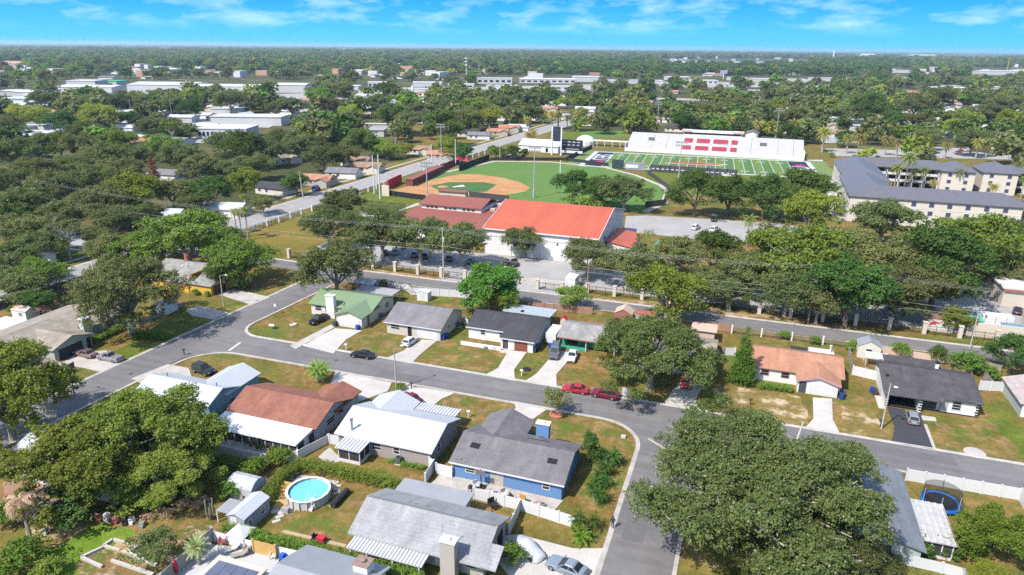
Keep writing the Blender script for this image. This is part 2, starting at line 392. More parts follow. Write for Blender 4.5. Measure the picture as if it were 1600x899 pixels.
# far left side
slab('driveway', [(120, 553), (165, 548), (197, 566), (160, 582), (128, 575), (95, 570)], .1)
slab('driveway', [(290, 486), (310, 478), (357, 489), (334, 500), (300, 494)], .1)
slab('driveway', [(340, 460), (365, 452), (422, 465), (394, 477), (365, 468)], .1)
# patios behind the near houses
slab('patio', [(497, 715), (515, 700), (532, 716), (531, 722), (520, 726)], .09)
slab('patio', [(660, 770), (690, 740), (880, 783), (862, 803), (800, 793), (735, 775)], .09, mat('stained_patio', (.44, .38, .32), .9, .2, .5, .08, 4))
slab('patio', [(345, 690), (368, 692), (455, 713), (455, 722), (325, 700)], .09)
slab('patio', [(302, 850), (345, 853), (470, 870), (440, 905), (255, 905)], .09, mat('tiled_patio', (.5, .5, .5), .7, .05, .5))
slab('patio', [(424, 800), (452, 804), (520, 765), (530, 760), (524, 752), (470, 742), (445, 760)], .06, mat('paver_sand', (.42, .34, .26), .95, .2, .8))
# ground patches
patch('lawn', [(215, 530), (262, 498), (305, 489), (328, 500), (262, 533), (200, 563), (178, 548)], .006, M_LAWN)
patch('lawn', [(0, 500), (30, 500), (60, 512), (30, 535), (0, 530)], .006, M_LAWN)
patch('lawn', [(95, 850), (130, 822), (215, 835), (185, 860), (160, 880), (130, 905), (60, 905)], .006, M_VIVID)
patch('lawn', [(1540, 655), (1565, 640), (1600, 665), (1640, 740), (1585, 715)], .006, M_LAWN)
patch('lawn', [(100, 385), (160, 395), (210, 405), (160, 412), (75, 430), (60, 425)], .006, M_LAWN)
M_SANDY = ground_mat('sandy_lawn', [(.19, .15, .055), (.5, .42, .33), (.14, .14, .04)], (.28, .3), (.56, .6))
M_GRASSB = ground_mat('patchy_lawn', [(.155, .125, .038), (.27, .18, .1), (.095, .14, .028)], (.35, .25), (.53, .55))
patch('lawn', [(1115, 600), (1150, 605), (1250, 620), (1262, 665), (1225, 672), (1120, 640)], .006, M_SANDY)
patch('lawn', [(1312, 632), (1370, 640), (1392, 690), (1320, 675)], .006, M_SANDY)
patch('lawn', [(1460, 660), (1530, 662), (1580, 690), (1600, 725), (1475, 702)], .006, M_GRASSB)
patch('lawn', [(440, 800), (520, 800), (545, 770), (590, 775), (540, 850), (440, 828)], .006, M_GRASSB)
patch('lawn', [(560, 515), (600, 520), (635, 535), (600, 560), (525, 550)], .006, M_GRASSB)
patch('lawn', [(660, 560), (700, 530), (740, 540), (790, 560), (755, 582), (700, 575)], .006, M_GRASSB)
patch('lawn', [(840, 660), (900, 650), (970, 670), (990, 700), (975, 740), (945, 800), (915, 800), (900, 760), (915, 700)], .006, M_GRASSB)
patch('lawn', [(690, 630), (720, 618), (800, 632), (770, 650), (720, 660)], .006, M_GRASSB)
patch('dry_ground', [(585, 432), (726, 452), (918, 470), (1100, 487), (1260, 508), (1260, 498), (1100, 478), (918, 464), (726, 440), (585, 422)], .006, M_SAND)
patch('dry_ground', [(1340, 545), (1400, 548), (1540, 566), (1520, 590), (1410, 570), (1350, 565)], .006, M_SAND)
patch('dry_ground', [(0, 740), (60, 700), (105, 720), (80, 790), (0, 800)], .006, mat('brick_paving', (.25, .13, .09), .9, .2, 1))
patch('dry_ground', [(40, 830), (100, 800), (140, 815), (95, 850), (40, 870)], .006, M_SAND)
patch('dry_ground', [(120, 880), (210, 835), (330, 820), (330, 850), (250, 905), (120, 905)], .008, ground_mat('garden_soil', [(.2, .13, .07), (.1, .12, .03), (.42, .36, .3)], (.4, .6), (.5, .58)))
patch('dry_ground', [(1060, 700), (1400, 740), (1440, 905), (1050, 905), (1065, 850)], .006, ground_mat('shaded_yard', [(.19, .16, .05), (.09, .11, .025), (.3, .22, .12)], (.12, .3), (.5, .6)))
# the boulevard beyond the left houses
BX0 = [(-168, 40), (-167, 118), (-166, 150), (-164, 197), (-161.7, 257), (-159, 340), (-154, 408), (-148.5, 510), (-140, 640)]
BX1 = [(-156, 40), (-154, 118), (-152.6, 150), (-151.6, 197), (-150.6, 257), (-148.5, 330), (-143.5, 400), (-135, 500), (-126, 640)]
b = MB()
for i in range(len(BX0)-1): b.sheet([BX0[i], BX1[i], BX1[i+1], BX0[i+1]], .056)
struct(b, 'road', M_ASPH_OLD)
b = MB(); kerb(b, BX0, 1.0, .12); kerb(b, [(x-5, y) for x, y in BX0], 1.5, .08)
kerb(b, BX1, -.6, .12)
struct(b, 'pavement', M_KERB)
b = MB()
for i in range(len(BX0)-1):
    c0 = [(BX0[i][0]*.52+BX1[i][0]*.48, BX0[i][1]), (BX0[i+1][0]*.52+BX1[i+1][0]*.48, BX0[i+1][1])]
    b.quad((c0[0][0]-.1, c0[0][1], .062), (c0[0][0]+.1, c0[0][1], .062), (c0[1][0]+.1, c0[1][1], .062), (c0[1][0]-.1, c0[1][1], .062))
struct(b, 'road_marking', mat('yellow_line', (.6, .36, .1), .8, .1, 2))
# side street in the trees at far left
slabpts = [P(90, 372), P(110, 383), P(165, 388), P(215, 378), P(170, 370), P(100, 366)]
patch('road', slabpts, .03, mat('pale_asphalt', (.33, .34, .37), .9, .06, .3), px=False)
slab('path', [(108, 388), (160, 394), (162, 396), (108, 391)], .06)
# school ground: parking lot, drives, fields
patch('car_park', [(-135, 158), (-75, 158), (-37, 158.5), (60, 159), (60, 172), (-30, 175), (-70, 178), (-135, 172)], .01, M_LOT, px=False)
patch('car_park', [P(978, 338), P(1010, 337), P(1100, 342), P(1225, 350), P(1330, 375), P(1290, 385), P(1100, 375), P(975, 362)], .014, M_LOT, px=False)
patch('car_park', [(-72, 152.5), (-40, 152.5), (-38, 165), (-40, 180), (-70, 180)], .016, M_LOT, px=False)
patch('road', [P(1255, 250), P(1285, 250), P(1300, 280), P(1318, 330), P(1330, 345), P(1300, 345), P(1290, 290)], .012, M_CONC_W, px=False)
patch('pavement', [P(560, 330), P(575, 345), P(690, 310), P(650, 318), P(600, 338)], .02, M_CONC, px=False)
patch('lawn', [(-147.5, 163), (-137, 163), (-120, 205), (-112, 250), (-146, 250)], .006, M_LAWN, px=False)
patch('lawn', [(-35, 282), (30, 292), (33, 345), (-50, 338)], .006, M_LAWN, px=False)
patch('lawn', [(-147, 150.0), (-118, 158), (-121, 196), (-147, 196)], .01, ground_mat('dry_lawn', [(.2, .155, .04), (.15, .14, .035)], (.1,), (.5,), fine=.1), px=False)
# baseball field
patch('baseball_field', [(-137, 245), (-104, 245), (-70, 240), (-34, 247), (-29, 266), (-31, 292), (-35, 302), (-50, 324), (-69, 341), (-99, 347), (-127, 338), (-139, 290)], .01, M_FIELD, px=False)
patch('infield', [(-139, 246), (-126, 243), (-104, 253), (-92, 258), (-87, 268), (-87.5, 277), (-96, 287), (-106, 294), (-119, 298), (-128, 295), (-134, 277)], .016, M_CLAY, px=False)
patch('infield_grass', [P(672, 291), P(700, 285), P(755, 285), P(776, 289), P(760, 300), P(745, 301), P(690, 299)], .022, ground_mat('infield_turf', [(.06, .14, .05), (.07, .15, .055)], (.1,), (.5,), fine=.08), px=False)
patch('field_logo', [P(706, 292), P(724, 289), P(727, 292), P(709, 293)], .03, M_LINE, px=False)
b = MB(); b.lathe(*P(692, 292), [(2.6, .02), (1.4, .3), (.2, .34)], 14); struct(b, 'pitching_mound', M_CLAY)
wtr = [(-139, 290), (-127, 338), (-99, 347), (-69, 341), (-50, 324), (-35, 302), (-31, 292), (-29, 266), (-34, 247)]
b = MB()
for i in range(len(wtr)-1):
    (x0, y0), (x1, y1) = wtr[i], wtr[i+1]
    cx_, cy_ = -85, 290
    s_ = 1-.045
    b.sheet([(x0, y0), (x1, y1), (cx_+(x1-cx_)*s_, cy_+(y1-cy_)*s_), (cx_+(x0-cx_)*s_, cy_+(y0-cy_)*s_)], .09)
struct(b, 'warning_track', mat('track_sand', (.5, .42, .36), .9, .1, .5))
# a second diamond behind the stadium
patch('baseball_field', [P(905, 205), P(1000, 205), P(1010, 213), P(900, 216), P(880, 210)], .01, M_FIELD, px=False)
patch('lawn', [P(880, 207), P(905, 206), P(925, 222), P(880, 226)], .012, M_LAWN, px=False)
patch('infield', [P(975, 203), P(1015, 204), P(1010, 210), P(980, 208)], .02, M_CLAY, px=False)
# open lots among the far houses
for poly in ([(545, 190), (690, 196), (690, 215), (600, 212), (540, 200)], [(640, 215), (760, 205), (870, 190), (860, 200), (740, 225), (650, 232)]):
    patch('lawn', [P(*q) for q in poly], .012, M_GROUND, px=False)

# football field, a few degrees off the street grid
FA = rad(3.6); FO = (29.3, 348.4); FL, FW = 109.7, 48.8
def ff(u, v): return (FO[0]-u*math.cos(FA)-v*math.sin(FA), FO[1]-u*math.sin(FA)+v*math.cos(FA))
FZ = .05
def fp(u0, u1, v0, v1): return [ff(u0, v0), ff(u1, v0), ff(u1, v1), ff(u0, v1)]
patch('football_field', fp(-10, FL+9, -4, FW+6), .012, mat('football_surround', (.11, .16, .045), .95, .06, .2), px=False)
b = MB(); b.sheet(fp(-2.4, FL+2.4, -2.0, FW+2.0), .078); struct(b, 'field_border', M_LINE)
m1 = mat('football_turf', (.085, .14, .026), .95, .05, .2); m2 = mat('football_turf_dark', (.056, .115, .03), .95, .05, .2)
b = MB()
for i in range(20):
    u0 = 9.14+i*4.572; b.sheet(fp(u0, u0+4.572, 0, FW), .086, 0 if (i//1) % 2 else 1)
struct(b, 'football_turf', [m1, m2])
b = MB(); b.sheet(fp(0, 9.14, 0, FW), .086); b.sheet(fp(FL-9.14, FL, 0, FW), .086); struct(b, 'end_zone', mat('navy_turf', (.012, .016, .04), .9, .05, .2))
b = MB()
for i in range(21): u0 = 9.14+i*4.572; b.sheet(fp(u0-.14, u0+.14, 0, FW), .094)
for i in range(1, 20, 2):
    u0 = 9.14+i*4.572
    for v in (7.5, FW-9): b.sheet(fp(u0-1.9, u0-.5, v, v+1.6), .094); b.sheet(fp(u0+.5, u0+1.9, v, v+1.6), .094)
struct(b, 'yard_line', M_LINE)
M_RED = mat('red_paint', (.55, .02, .035), .6, .06, .6)
def text_mesh(cu, name, mtl):
    t = bpy.data.objects.new(name, cu); COL.objects.link(t); dg = bpy.context.evaluated_depsgraph_get(); me = bpy.data.meshes.new_from_object(t.evaluated_get(dg)); bpy.data.objects.remove(t)
    me.materials.clear(); me.materials.append(mtl); o = bpy.data.objects.new(name, me); COL.objects.link(o); return o
def field_text(txt, u, v, size, rot, mtl, name):
    cu = bpy.data.curves.new(name, 'FONT'); cu.body = txt; cu.size = size; cu.align_x = 'CENTER'; cu.align_y = 'CENTER'; cu.offset = size*.02
    o = text_mesh(cu, name, mtl); x, y = ff(u, v); o.location = (x, y, .1); o.rotation_euler = (0, 0, rot); tag(o, kind='structure')
field_text('SEU', 4.6, FW/2-3, 13, FA+math.pi/2, M_LINE, 'field_lettering'); field_text('SEU', FL-4.6, FW/2+6, 13, FA-math.pi/2, M_LINE, 'field_lettering')
def flame(u, v, s, sx=1.0):
    pts = [(-1, -.35), (-.3, -.5), (.5, -.45), (1.1, -.2), (.7, 0), (.9, .3), (.45, .2), (.3, .55), (.05, .2), (-.2, .45), (-.3, .1), (-.7, .25), (-.6, -.05)]
    b = MB(); b.sheet([ff(u-p*s*sx, v+q*s) for p, q in pts], .112); struct(b, 'field_logo', M_RED)
flame(4.5, FW-13, 5.5, .6); flame(FL-5, 14, 8, .45)
flame(FL/2+2, FW/2, 6, 2.6)
b = MB(); b.sheet(fp(FL/2-13, FL/2+16, FW/2-3.6, FW/2-2.2), .104); b.sheet(fp(FL/2-15, FL/2-3, FW/2+.4, FW/2+2.2), .104); struct(b, 'field_logo', M_LINE)
M_UNDER = ground_mat('far_undergrowth', [(.062, .075, .032), (.12, .11, .05), (.2, .19, .17)], (.02, .012), (.55, .62))
b = MB(); b.sheet([(-14000, 520), (-170, 480), (400, 480), (9000, 520), (9000, 14500), (-14000, 14500)], .004); b.sheet([(-1500, 140), (-178, 140), (-168, 480), (-1500, 520)], .0055); struct(b, 'undergrowth', M_UNDER)
# lake beyond the dark wood
b = MB(); b.sheet([P(950, 95.5), P(1045, 98.5), P(1260, 102), P(1330, 100), P(1258, 97.5), P(1040, 95)], .3); struct(b, 'lake', mat('lake_water', (.45, .5, .52), .35, .05, .002, spec=.5))
# ------------------------------------------------------------------ houses
M_GLASS = mat('window_glass', (.018, .022, .03), .12, 0, spec=.6)
M_DARK = mat('opening_shade', (.012, .012, .014), .9, 0)
M_BLK = mat('black_plastic', (.02, .02, .022), .6, 0)
M_SCREEN = mat('insect_screen', (.03, .028, .03), .7, .2, 3)
M_TRIM = mat('white_trim', (.72, .71, .69), .5, .05, 1)
M_VINYL = mat('white_vinyl', (.72, .72, .71), .45, .03, .3)
M_RIB = mat('white_ribbed_metal', (.74, .74, .73), .4, .06, .6)
def shingle(name, c, var=.14): return mat(name, c, .9, var, .7, .2, 7, spec=.15, band=(1, .45, .12), streak=((.9, .12, .12), .13))
S_GREEN = mat('green_metal_roof', (.145, .2, .112), .45, .05, .4, band=(0, .6, .16))
S_GREY = shingle('grey_shingle', (.145, .136, .142)); S_BLACK = shingle('charcoal_shingle', (.046, .044, .05)); S_BROWNB = shingle('weathered_black_shingle', (.062, .057, .06), .22)
S_ORANGE = shingle('terracotta_shingle', (.4, .15, .095)); S_RED = shingle('red_brown_shingle', (.205, .088, .062), .16); S_MID = shingle('mid_grey_shingle', (.125, .116, .122))
S_LIGHT = shingle('pale_grey_shingle', (.25, .25, .258)); S_TAN = shingle('tan_shingle', (.24, .19, .155), .2); S_OLD = shingle('old_grey_shingle', (.2, .19, .18), .25)
S_WHITE = mat('white_metal_roof', (.54, .565, .6), .4, .05, .4, .03, 2, band=(0, .6, .1)); S_PINK = shingle('pink_shingle', (.42, .32, .29)); S_SLATE = mat('slate_metal_roof', (.1, .098, .112), .5, .05, .3, band=(0, .8, .12))
S_BLUEGREY = mat('blue_grey_metal_roof', (.25, .265, .29), .5, .06, .5, band=(1, .6, .06))

def slope_z(x, f, zf, r, zr, b, zb):
    return zf+(zr-zf)*(x-f)/(r-f) if (x-f)*(r-f) >= 0 and abs(x-f) <= abs(r-f) else zb+(zr-zb)*(x-b)/(r-b)
def roof_block(R_, W_, axis, a0, a1, f, zf, r, zr, b, zb, oh=.45, th=.16, ends=(True, True), ohf=None, ohb=None):
    """gabled roof slab in R_ and the wall solid under it in W_; profile front eave f, ridge r, back eave b across the axis"""
    ohf = oh if ohf is None else ohf; ohb = oh if ohb is None else ohb
    R_.extr([(f, zf), (r, zr), (b, zb), (b, zb-th), (r, zr-th), (f, zf-th)], a0, a1, axis)
    sg = 1 if b > f else -1
    fw, bw = f+sg*ohf, b-sg*ohb
    zfw = slope_z(fw, f, zf, r, zr, b, zb)-th+.02; zbw = slope_z(bw, f, zf, r, zr, b, zb)-th+.02
    if W_ is not None:
        W_.extr([(fw, 0), (fw, zfw), (r, zr-th+.02), (bw, zbw), (bw, 0)], a0+(oh if ends[0] else 0), a1-(oh if ends[1] else 0), axis)

def face_box(mb, face, c, a, z, w, h, d0, d1):
    """a box on a wall plane: face -y/+y/-x/+x at coordinate c, centred a along the wall, from z up h, spanning d0..d1 outward"""
    s = -1 if face[0] == '-' else 1
    lo, hi = sorted((c+s*d0, c+s*d1))
    if face[1] == 'y': mb.box(a-w/2, a+w/2, lo, hi, z, z+h)
    else: mb.box(lo, hi, a-w/2, a+w/2, z, z+h)
def window(par, face, c, a, z=1.0, w=1.4, h=1.2, frame=None, bars=1):
    f = MB(); t = .1
    for q in ((a-w/2, t), (a+w/2, t)): face_box(f, face, c, q[0], z, t, h, -.02, .06)
    for q in (z, z+h-t/2): face_box(f, face, c, a, q, w, t, -.02, .065)
    for i in range(bars): face_box(f, face, c, a, z+h*(i+1)/(bars+1)-.03, w, .06, -.02, .055)
    fo = f.build('window', frame or M_TRIM, par)
    g = MB(); face_box(g, face, c, a, z+.02, w-.04, h-.02, -.05, .03); g.build('pane', M_GLASS, fo)
    return fo
def door(par, face, c, a, w=.95, h=2.05, m=None, z=.05):
    d = MB(); face_box(d, face, c, a, z, w, h, -.04, .045); do = d.build('door', m or M_TRIM, par)
    k = MB(); face_box(k, face, c, a+w*.38, z+.95, .08, .12, .04, .1); k.build('handle', mat('brass', (.5, .35, .12), .3, 0, metal=1), do)
def garage(par, face, c, a, w=4.6, h=2.05, m=None):
    d = MB(); face_box(d, face, c, a, .02, w, h, -.04, .04)
    for i in range(1, 4): face_box(d, face, c, a, .02+h*i/4-.02, w-.05, .03, .03, .055)
    d.build('garage_door', m or M_TRIM, par)
def dark_open(par, face, c, a, z, w, h, name='entry_shade', m=None):
    d = MB(); face_box(d, face, c, a, z, w, h, -.04, .03); return d.build(name, m or M_DARK, par)  # flat panel on the wall; a recess's shade is put into its dark colour
def chimney(par, x, y, lx, ly, z1, m, cap=None):
    c = MB(); c.box(x-lx/2, x+lx/2, y-ly/2, y+ly/2, 0, z1); o = c.build('chimney', m, par)
    k = MB(); k.box(x-lx/2-.12, x+lx/2+.12, y-ly/2-.12, y+ly/2+.12, z1, z1+.16); k.box(x-.25, x+.25, y-.25, y+.25, z1+.16, z1+.32); k.build('cap', cap or M_TRIM, o)
def ribbed(par, x0, x1, y0, y1, z0, z1, name='porch_roof', m=None, pitch=.5, h=.09, pan=None):
    """corrugated patio roof: ribs run down the slope; z0 at y0, z1 at y1"""
    mb = MB(); n = int((x1-x0)/pitch)
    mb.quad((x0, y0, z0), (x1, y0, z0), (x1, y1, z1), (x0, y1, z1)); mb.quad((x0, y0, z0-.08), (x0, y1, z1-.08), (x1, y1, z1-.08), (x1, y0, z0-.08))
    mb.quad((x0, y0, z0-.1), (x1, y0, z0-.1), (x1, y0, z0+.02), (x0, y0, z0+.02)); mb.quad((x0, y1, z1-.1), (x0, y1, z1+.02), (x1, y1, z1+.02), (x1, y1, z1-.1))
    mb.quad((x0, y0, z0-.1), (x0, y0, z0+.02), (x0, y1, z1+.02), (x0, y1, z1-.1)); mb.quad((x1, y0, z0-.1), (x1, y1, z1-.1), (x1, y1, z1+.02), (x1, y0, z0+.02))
    for i in range(n+1):
        x = x0+(x1-x0)*i/n; a = pitch*.3
        mb.add([(x-a, y0, z0), (x+a, y0, z0), (x+a*.6, y0, z0+h), (x-a*.6, y0, z0+h), (x-a, y1, z1), (x+a, y1, z1), (x+a*.6, y1, z1+h), (x-a*.6, y1, z1+h)], ((0, 1, 2, 3), (4, 7, 6, 5), (3, 2, 6, 7), (0, 3, 7, 4), (1, 5, 6, 2)), 1)
    return mb.build(name, [pan or mat('grey_shade_pan', (.33, .33, .34), .5, .1, 1), m or M_RIB], par)  # pans darker than the ribs: shade between ribs put into their colour
def posts(par, pts, z1, r=.07, m=None):
    for x, y in pts:
        b = MB(); b.box(x-r, x+r, y-r, y+r, 0, z1); b.build('post', m or M_TRIM, par)
def screen_room(par, x0, x1, y0, y1, z0, z1, nx=3, ny=2, kick=.45):
    """screened porch walls: white frame, dark mesh"""
    s = MB(); s.box(x0+.06, x1-.06, y0+.06, y1-.06, .05, min(z0, z1)-.12); s.build('screen', M_SCREEN, par)
    f = MB()
    for i in range(nx+1): x = x0+(x1-x0)*i/nx; f.box(x-.06, x+.06, y0, y0+.12, 0, z0-.1)
    for j in range(1, ny+1): y = y0+(y1-y0)*j/ny-.06; f.box(x1-.1, x1+.02, y-.06, y+.06, 0, z0-.1)
    f.box(x0, x1, y0-.01, y0+.11, 0, kick); f.box(x1-.1, x1+.025, y0, y1, 0, kick); f.box(x0-.01, x1+.03, y0-.015, y0+.13, z0-.24, z0-.1)
    f.build('screen_frame', M_TRIM, par)
def trim_fascia(par, segs, m=None):
    b = MB()
    for x0, x1, y0, y1, z0, z1 in segs: b.box(x0, x1, y0, y1, z0, z1)
    b.build('fascia', m or M_TRIM, par)
def vents(par, pts, m=None):
    for x, y, z in pts:
        b = MB(); b.lathe(x, y, [(.07, z-.2), (.07, z+.3), (.1, z+.32), (.1, z+.38)], 8); b.build('vent_pipe', m or mat('vent_grey', (.3, .3, .3), .6, 0), par)

def wallm(name, c, var=.06): return mat(name, c, .85, var*.7, .25, .015, 5, spec=.2)
W_CREAM = wallm('cream_stucco', (.74, .67, .55)); W_WHITE = wallm('white_stucco', (.86, .84, .8)); W_BLUE = wallm('bright_blue_stucco', (.09, .17, .42)); W_BWALL = wallm('slate_blue_stucco', (.13, .26, .43))
W_GREYB = wallm('pale_blue_grey_stucco', (.38, .42, .48)); W_BROWN = wallm('mauve_brown_stucco', (.27, .2, .185)); W_OLIVE = wallm('sage_stucco', (.38, .42, .31)); W_YELLOW = wallm('mustard_stucco', (.72, .36, .05))
W_BEIGE = wallm('beige_stucco', (.42, .36, .3)); W_GREYD = wallm('grey_siding', (.2, .22, .26)); W_PALEG = wallm('pale_green_siding', (.4, .46, .4)); W_PEACH = wallm('peach_stucco', (.6, .4, .28)); W_SALMON = wallm('cream_block', (.66, .55, .42))

# --- row across the street
h = thing('house', 'cream house under a pale green metal roof with a broad white chimney', 'house', (-81, 124, 0), 'single storey houses along the residential street')
R_, W_ = MB(), MB()
roof_block(R_, W_, 'x', -88.9, -73, 120.2, 2.6, 125.4, 4.4, 131.0, 2.6)
roof_block(R_, W_, 'y', 116.2, 124, -79.9, 2.65, -76.4, 3.85, -72.9, 2.65)
R_.build('roof', S_GREEN, h); W_.build('wall', W_CREAM, h)
chimney(h, -83, 120.3, 2.0, 1.1, 5.1, W_WHITE); garage(h, '-y', 116.65, -76.4, 5.0)
window(h, '-y', 120.65, -86.6, 1.0, 1.6, 1.2); window(h, '-y', 120.65, -84.5, .8, .7, 1.5); window(h, '+x', -73.45, 127.6, 1.1, 1.5, 1.1)
dark_open(h, '+x', -73.35, 119.3, .05, .9, 2.1, 'side_door', mat('grey_door', (.1, .1, .11), .6, 0)); door(h, '-y', 120.65, -80.9)
vents(h, [(-80.5, 121.6, 3.1), (-80.2, 120.9, 2.95)], M_DARK)
b = MB(); b.box(-84, -74, 131, 135.2, 2.45, 2.6); b.build('rear_porch_roof', mat('flat_grey_roof', (.3, .28, .3), .8, .1, .5), h)
posts(h, [(-74.3, 135), (-79, 135), (-83.8, 135)], 2.45)

h = thing('house', 'cream house with a plain grey shingle roof and white double garage door', 'house', (-61.5, 122, 0), 'single storey houses along the residential street')
R_, W_ = MB(), MB(); roof_block(R_, W_, 'x', -68, -55, 116.4, 2.6, 122.6, 4.9, 128.4, 2.6)
R_.build('roof', S_GREY, h); W_.build('wall', wallm('warm_cream_stucco', (.56, .5, .4)), h); garage(h, '-y', 116.85, -58.3, 4.6); window(h, '-y', 116.85, -65.6, 1.1, 2.0, 1.1)
dark_open(h, '-y', 116.85, -62.3, .05, .9, 2.2); window(h, '+x', -55.45, 121, 1.2, .8, .8); trim_fascia(h, [(-68, -55, 116.33, 116.42, 2.42, 2.6)])

h = thing('house', 'white house with a charcoal shingle roof and brown single garage door', 'house', (-43.5, 125, 0), 'single storey houses along the residential street')
R_, W_ = MB(), MB()
roof_block(R_, W_, 'x', -51.2, -42.8, 120, 2.6, 125.5, 4.4, 130.4, 2.6, ends=(True, False)); roof_block(R_, W_, 'x', -42.8, -35.7, 117.3, 2.45, 125.5, 4.4, 130.4, 2.6, ends=(False, True))
R_.build('roof', S_BLACK, h); W_.build('wall', W_WHITE, h); garage(h, '-y', 117.75, -38.6, 2.7, 2.1, mat('brown_garage', (.16, .05, .03), .6, .05, 1))
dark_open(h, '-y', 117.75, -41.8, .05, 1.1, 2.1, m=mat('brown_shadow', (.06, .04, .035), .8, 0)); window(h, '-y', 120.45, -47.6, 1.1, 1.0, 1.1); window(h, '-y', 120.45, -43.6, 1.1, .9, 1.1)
trim_fascia(h, [(-51.2, -42.9, 119.92, 120.02, 2.4, 2.6), (-42.9, -35.7, 117.22, 117.32, 2.25, 2.45)])
b = MB(); b.box(-50.9, -42.3, 116.6, 116.85, 0, .75); single(b, 'garden_wall', W_WHITE, 'low white planter wall in front of the charcoal roofed house', 'wall')
b = MB(); b.box(-43.2, -42.6, 131.2, 131.9, 0, 3.0); chim = b.build('flue', M_DARK, h)
rr = ribbed(h, -47, -36.5, 130.5, 136, 2.75, 2.45, 'rear_patio_roof', mat('pale_blue_metal', (.5, .6, .64), .4, .1, .3), pan=mat('pale_shade_pan', (.42, .5, .54), .5, .1, 1)); posts(h, [(-46.8, 135.8), (-41, 135.8), (-36.7, 135.8)], 2.5)

h = thing('house', 'weathered grey roofed house with an open carport and emerald green porch wall', 'house', (-27, 126, 0), 'single storey houses along the residential street')
R_, W_ = MB(), MB(); roof_block(R_, W_, 'x', -32.4, -20, 121.5, 2.6, 126.3, 4.0, 130.8, 2.6, ohf=2.6)
R_.build('roof', S_OLD, h); W_.build('wall', wallm('emerald_wall', (.03, .26, .14)), h); posts(h, [(-31.9, 121.9), (-26.6, 121.9), (-21, 121.9)], 2.5)
trim_fascia(h, [(-32.4, -20, 121.42, 121.52, 2.36, 2.62)], mat('rust_fascia', (.25, .12, .09), .8, .2, 2)); dark_open(h, '-y', 124.1, -29.9, .3, 2.2, 1.7, 'window', M_GLASS)
b = MB(); b.box(-31.9, -26.4, 122.0, 122.1, .05, .75); b.build('porch_rail', mat('green_rail', (.04, .3, .17), .6, 0), h)
dark_open(h, '-y', 124.1, -27.0, .1, .3, 2.1, 'door_frame', M_TRIM)

h = thing('house', 'house with a teal garage door almost hidden beneath the big street oak', 'house', (-8, 124, 0), 'single storey houses along the residential street')
R_, W_ = MB(), MB(); roof_block(R_, W_, 'x', -16.5, -2.2, 118.0, 2.6, 124.5, 4.4, 131, 2.6)
R_.build('roof', S_TAN, h); W_.build('wall', wallm('grey_blue_stucco', (.3, .36, .44)), h); garage(h, '-y', 118.45, -5.6, 4.6, 2.1, mat('teal_garage', (.03, .13, .2), .5, .05, 1)); window(h, '-y', 118.45, -12, 1, 1.6, 1.2)
b = MB(); b.box(-7.5, -3.2, 134.5, 138.2, 0, 2.6); b.box(-7.9, -2.8, 134.1, 138.6, 2.6, 2.75); single(b, 'shed', W_PEACH, 'peach walled garden hut behind the street oak', 'shed')

h = thing('house', 'white house with a terracotta shingle roof and pink trimmed front gable', 'house', (12, 125, 0), 'single storey houses along the residential street')
R_, W_ = MB(), MB(); roof_block(R_, W_, 'x', 3.6, 19.5, 120.7, 2.6, 126.3, 4.3, 131.2, 2.6); roof_block(R_, W_, 'y', 117.9, 125, 11.5, 2.6, 15.1, 3.75, 18.7, 2.6, oh=.4, ends=(True, False))
R_.build('roof', S_ORANGE, h); W_.build('wall', W_WHITE, h); garage(h, '-y', 118.3, 16.0, 4.3)
mp = mat('pink_trim', (.5, .2, .19), .7, .1, 1)
dark_open(h, '-y', 118.3, 12.7, .05, 1.2, 2.2, m=mat('recess_shade', (.05, .045, .06), .8, 0)); window(h, '-y', 121.15, 6.5, 1, 1.3, 1.1, mp); window(h, '-y', 121.15, 9.9, 1, 1.3, 1.1, mp)
b = MB()
for (xa, za, xb, zb) in ((11.5, 2.42, 15.1, 3.58), (15.1, 3.58, 18.7, 2.42)): b.add([(xa, 117.86, za-.28), (xb, 117.86, zb-.28), (xb, 117.86, zb+.1), (xa, 117.86, za+.1), (xa, 118.0, za-.28), (xb, 118.0, zb-.28), (xb, 118.0, zb+.1), (xa, 118.0, za+.1)], ((0, 1, 2, 3), (4, 7, 6, 5), (0, 4, 5, 1), (3, 2, 6, 7)))
b.build('fascia', mp, h)
b = MB(); b.box(14.2, 18.6, 131.3, 133.3, 2.5, 2.65); b.build('rear_patio_roof', M_RIB, h); b = MB(); b.box(11, 14.0, 131.3, 133.3, 2.3, 2.45); b.build('rear_screen_roof', M_SCREEN, h); posts(h, [(18.4, 133.2), (14.3, 133.2), (11.1, 133.2)], 2.3)
b = MB(); b.lathe(17.9, 131.9, [(.16, 2.65), (.16, 3.9), (.26, 3.95), (.26, 4.1)], 8); b.build('flue', M_VINYL, h)

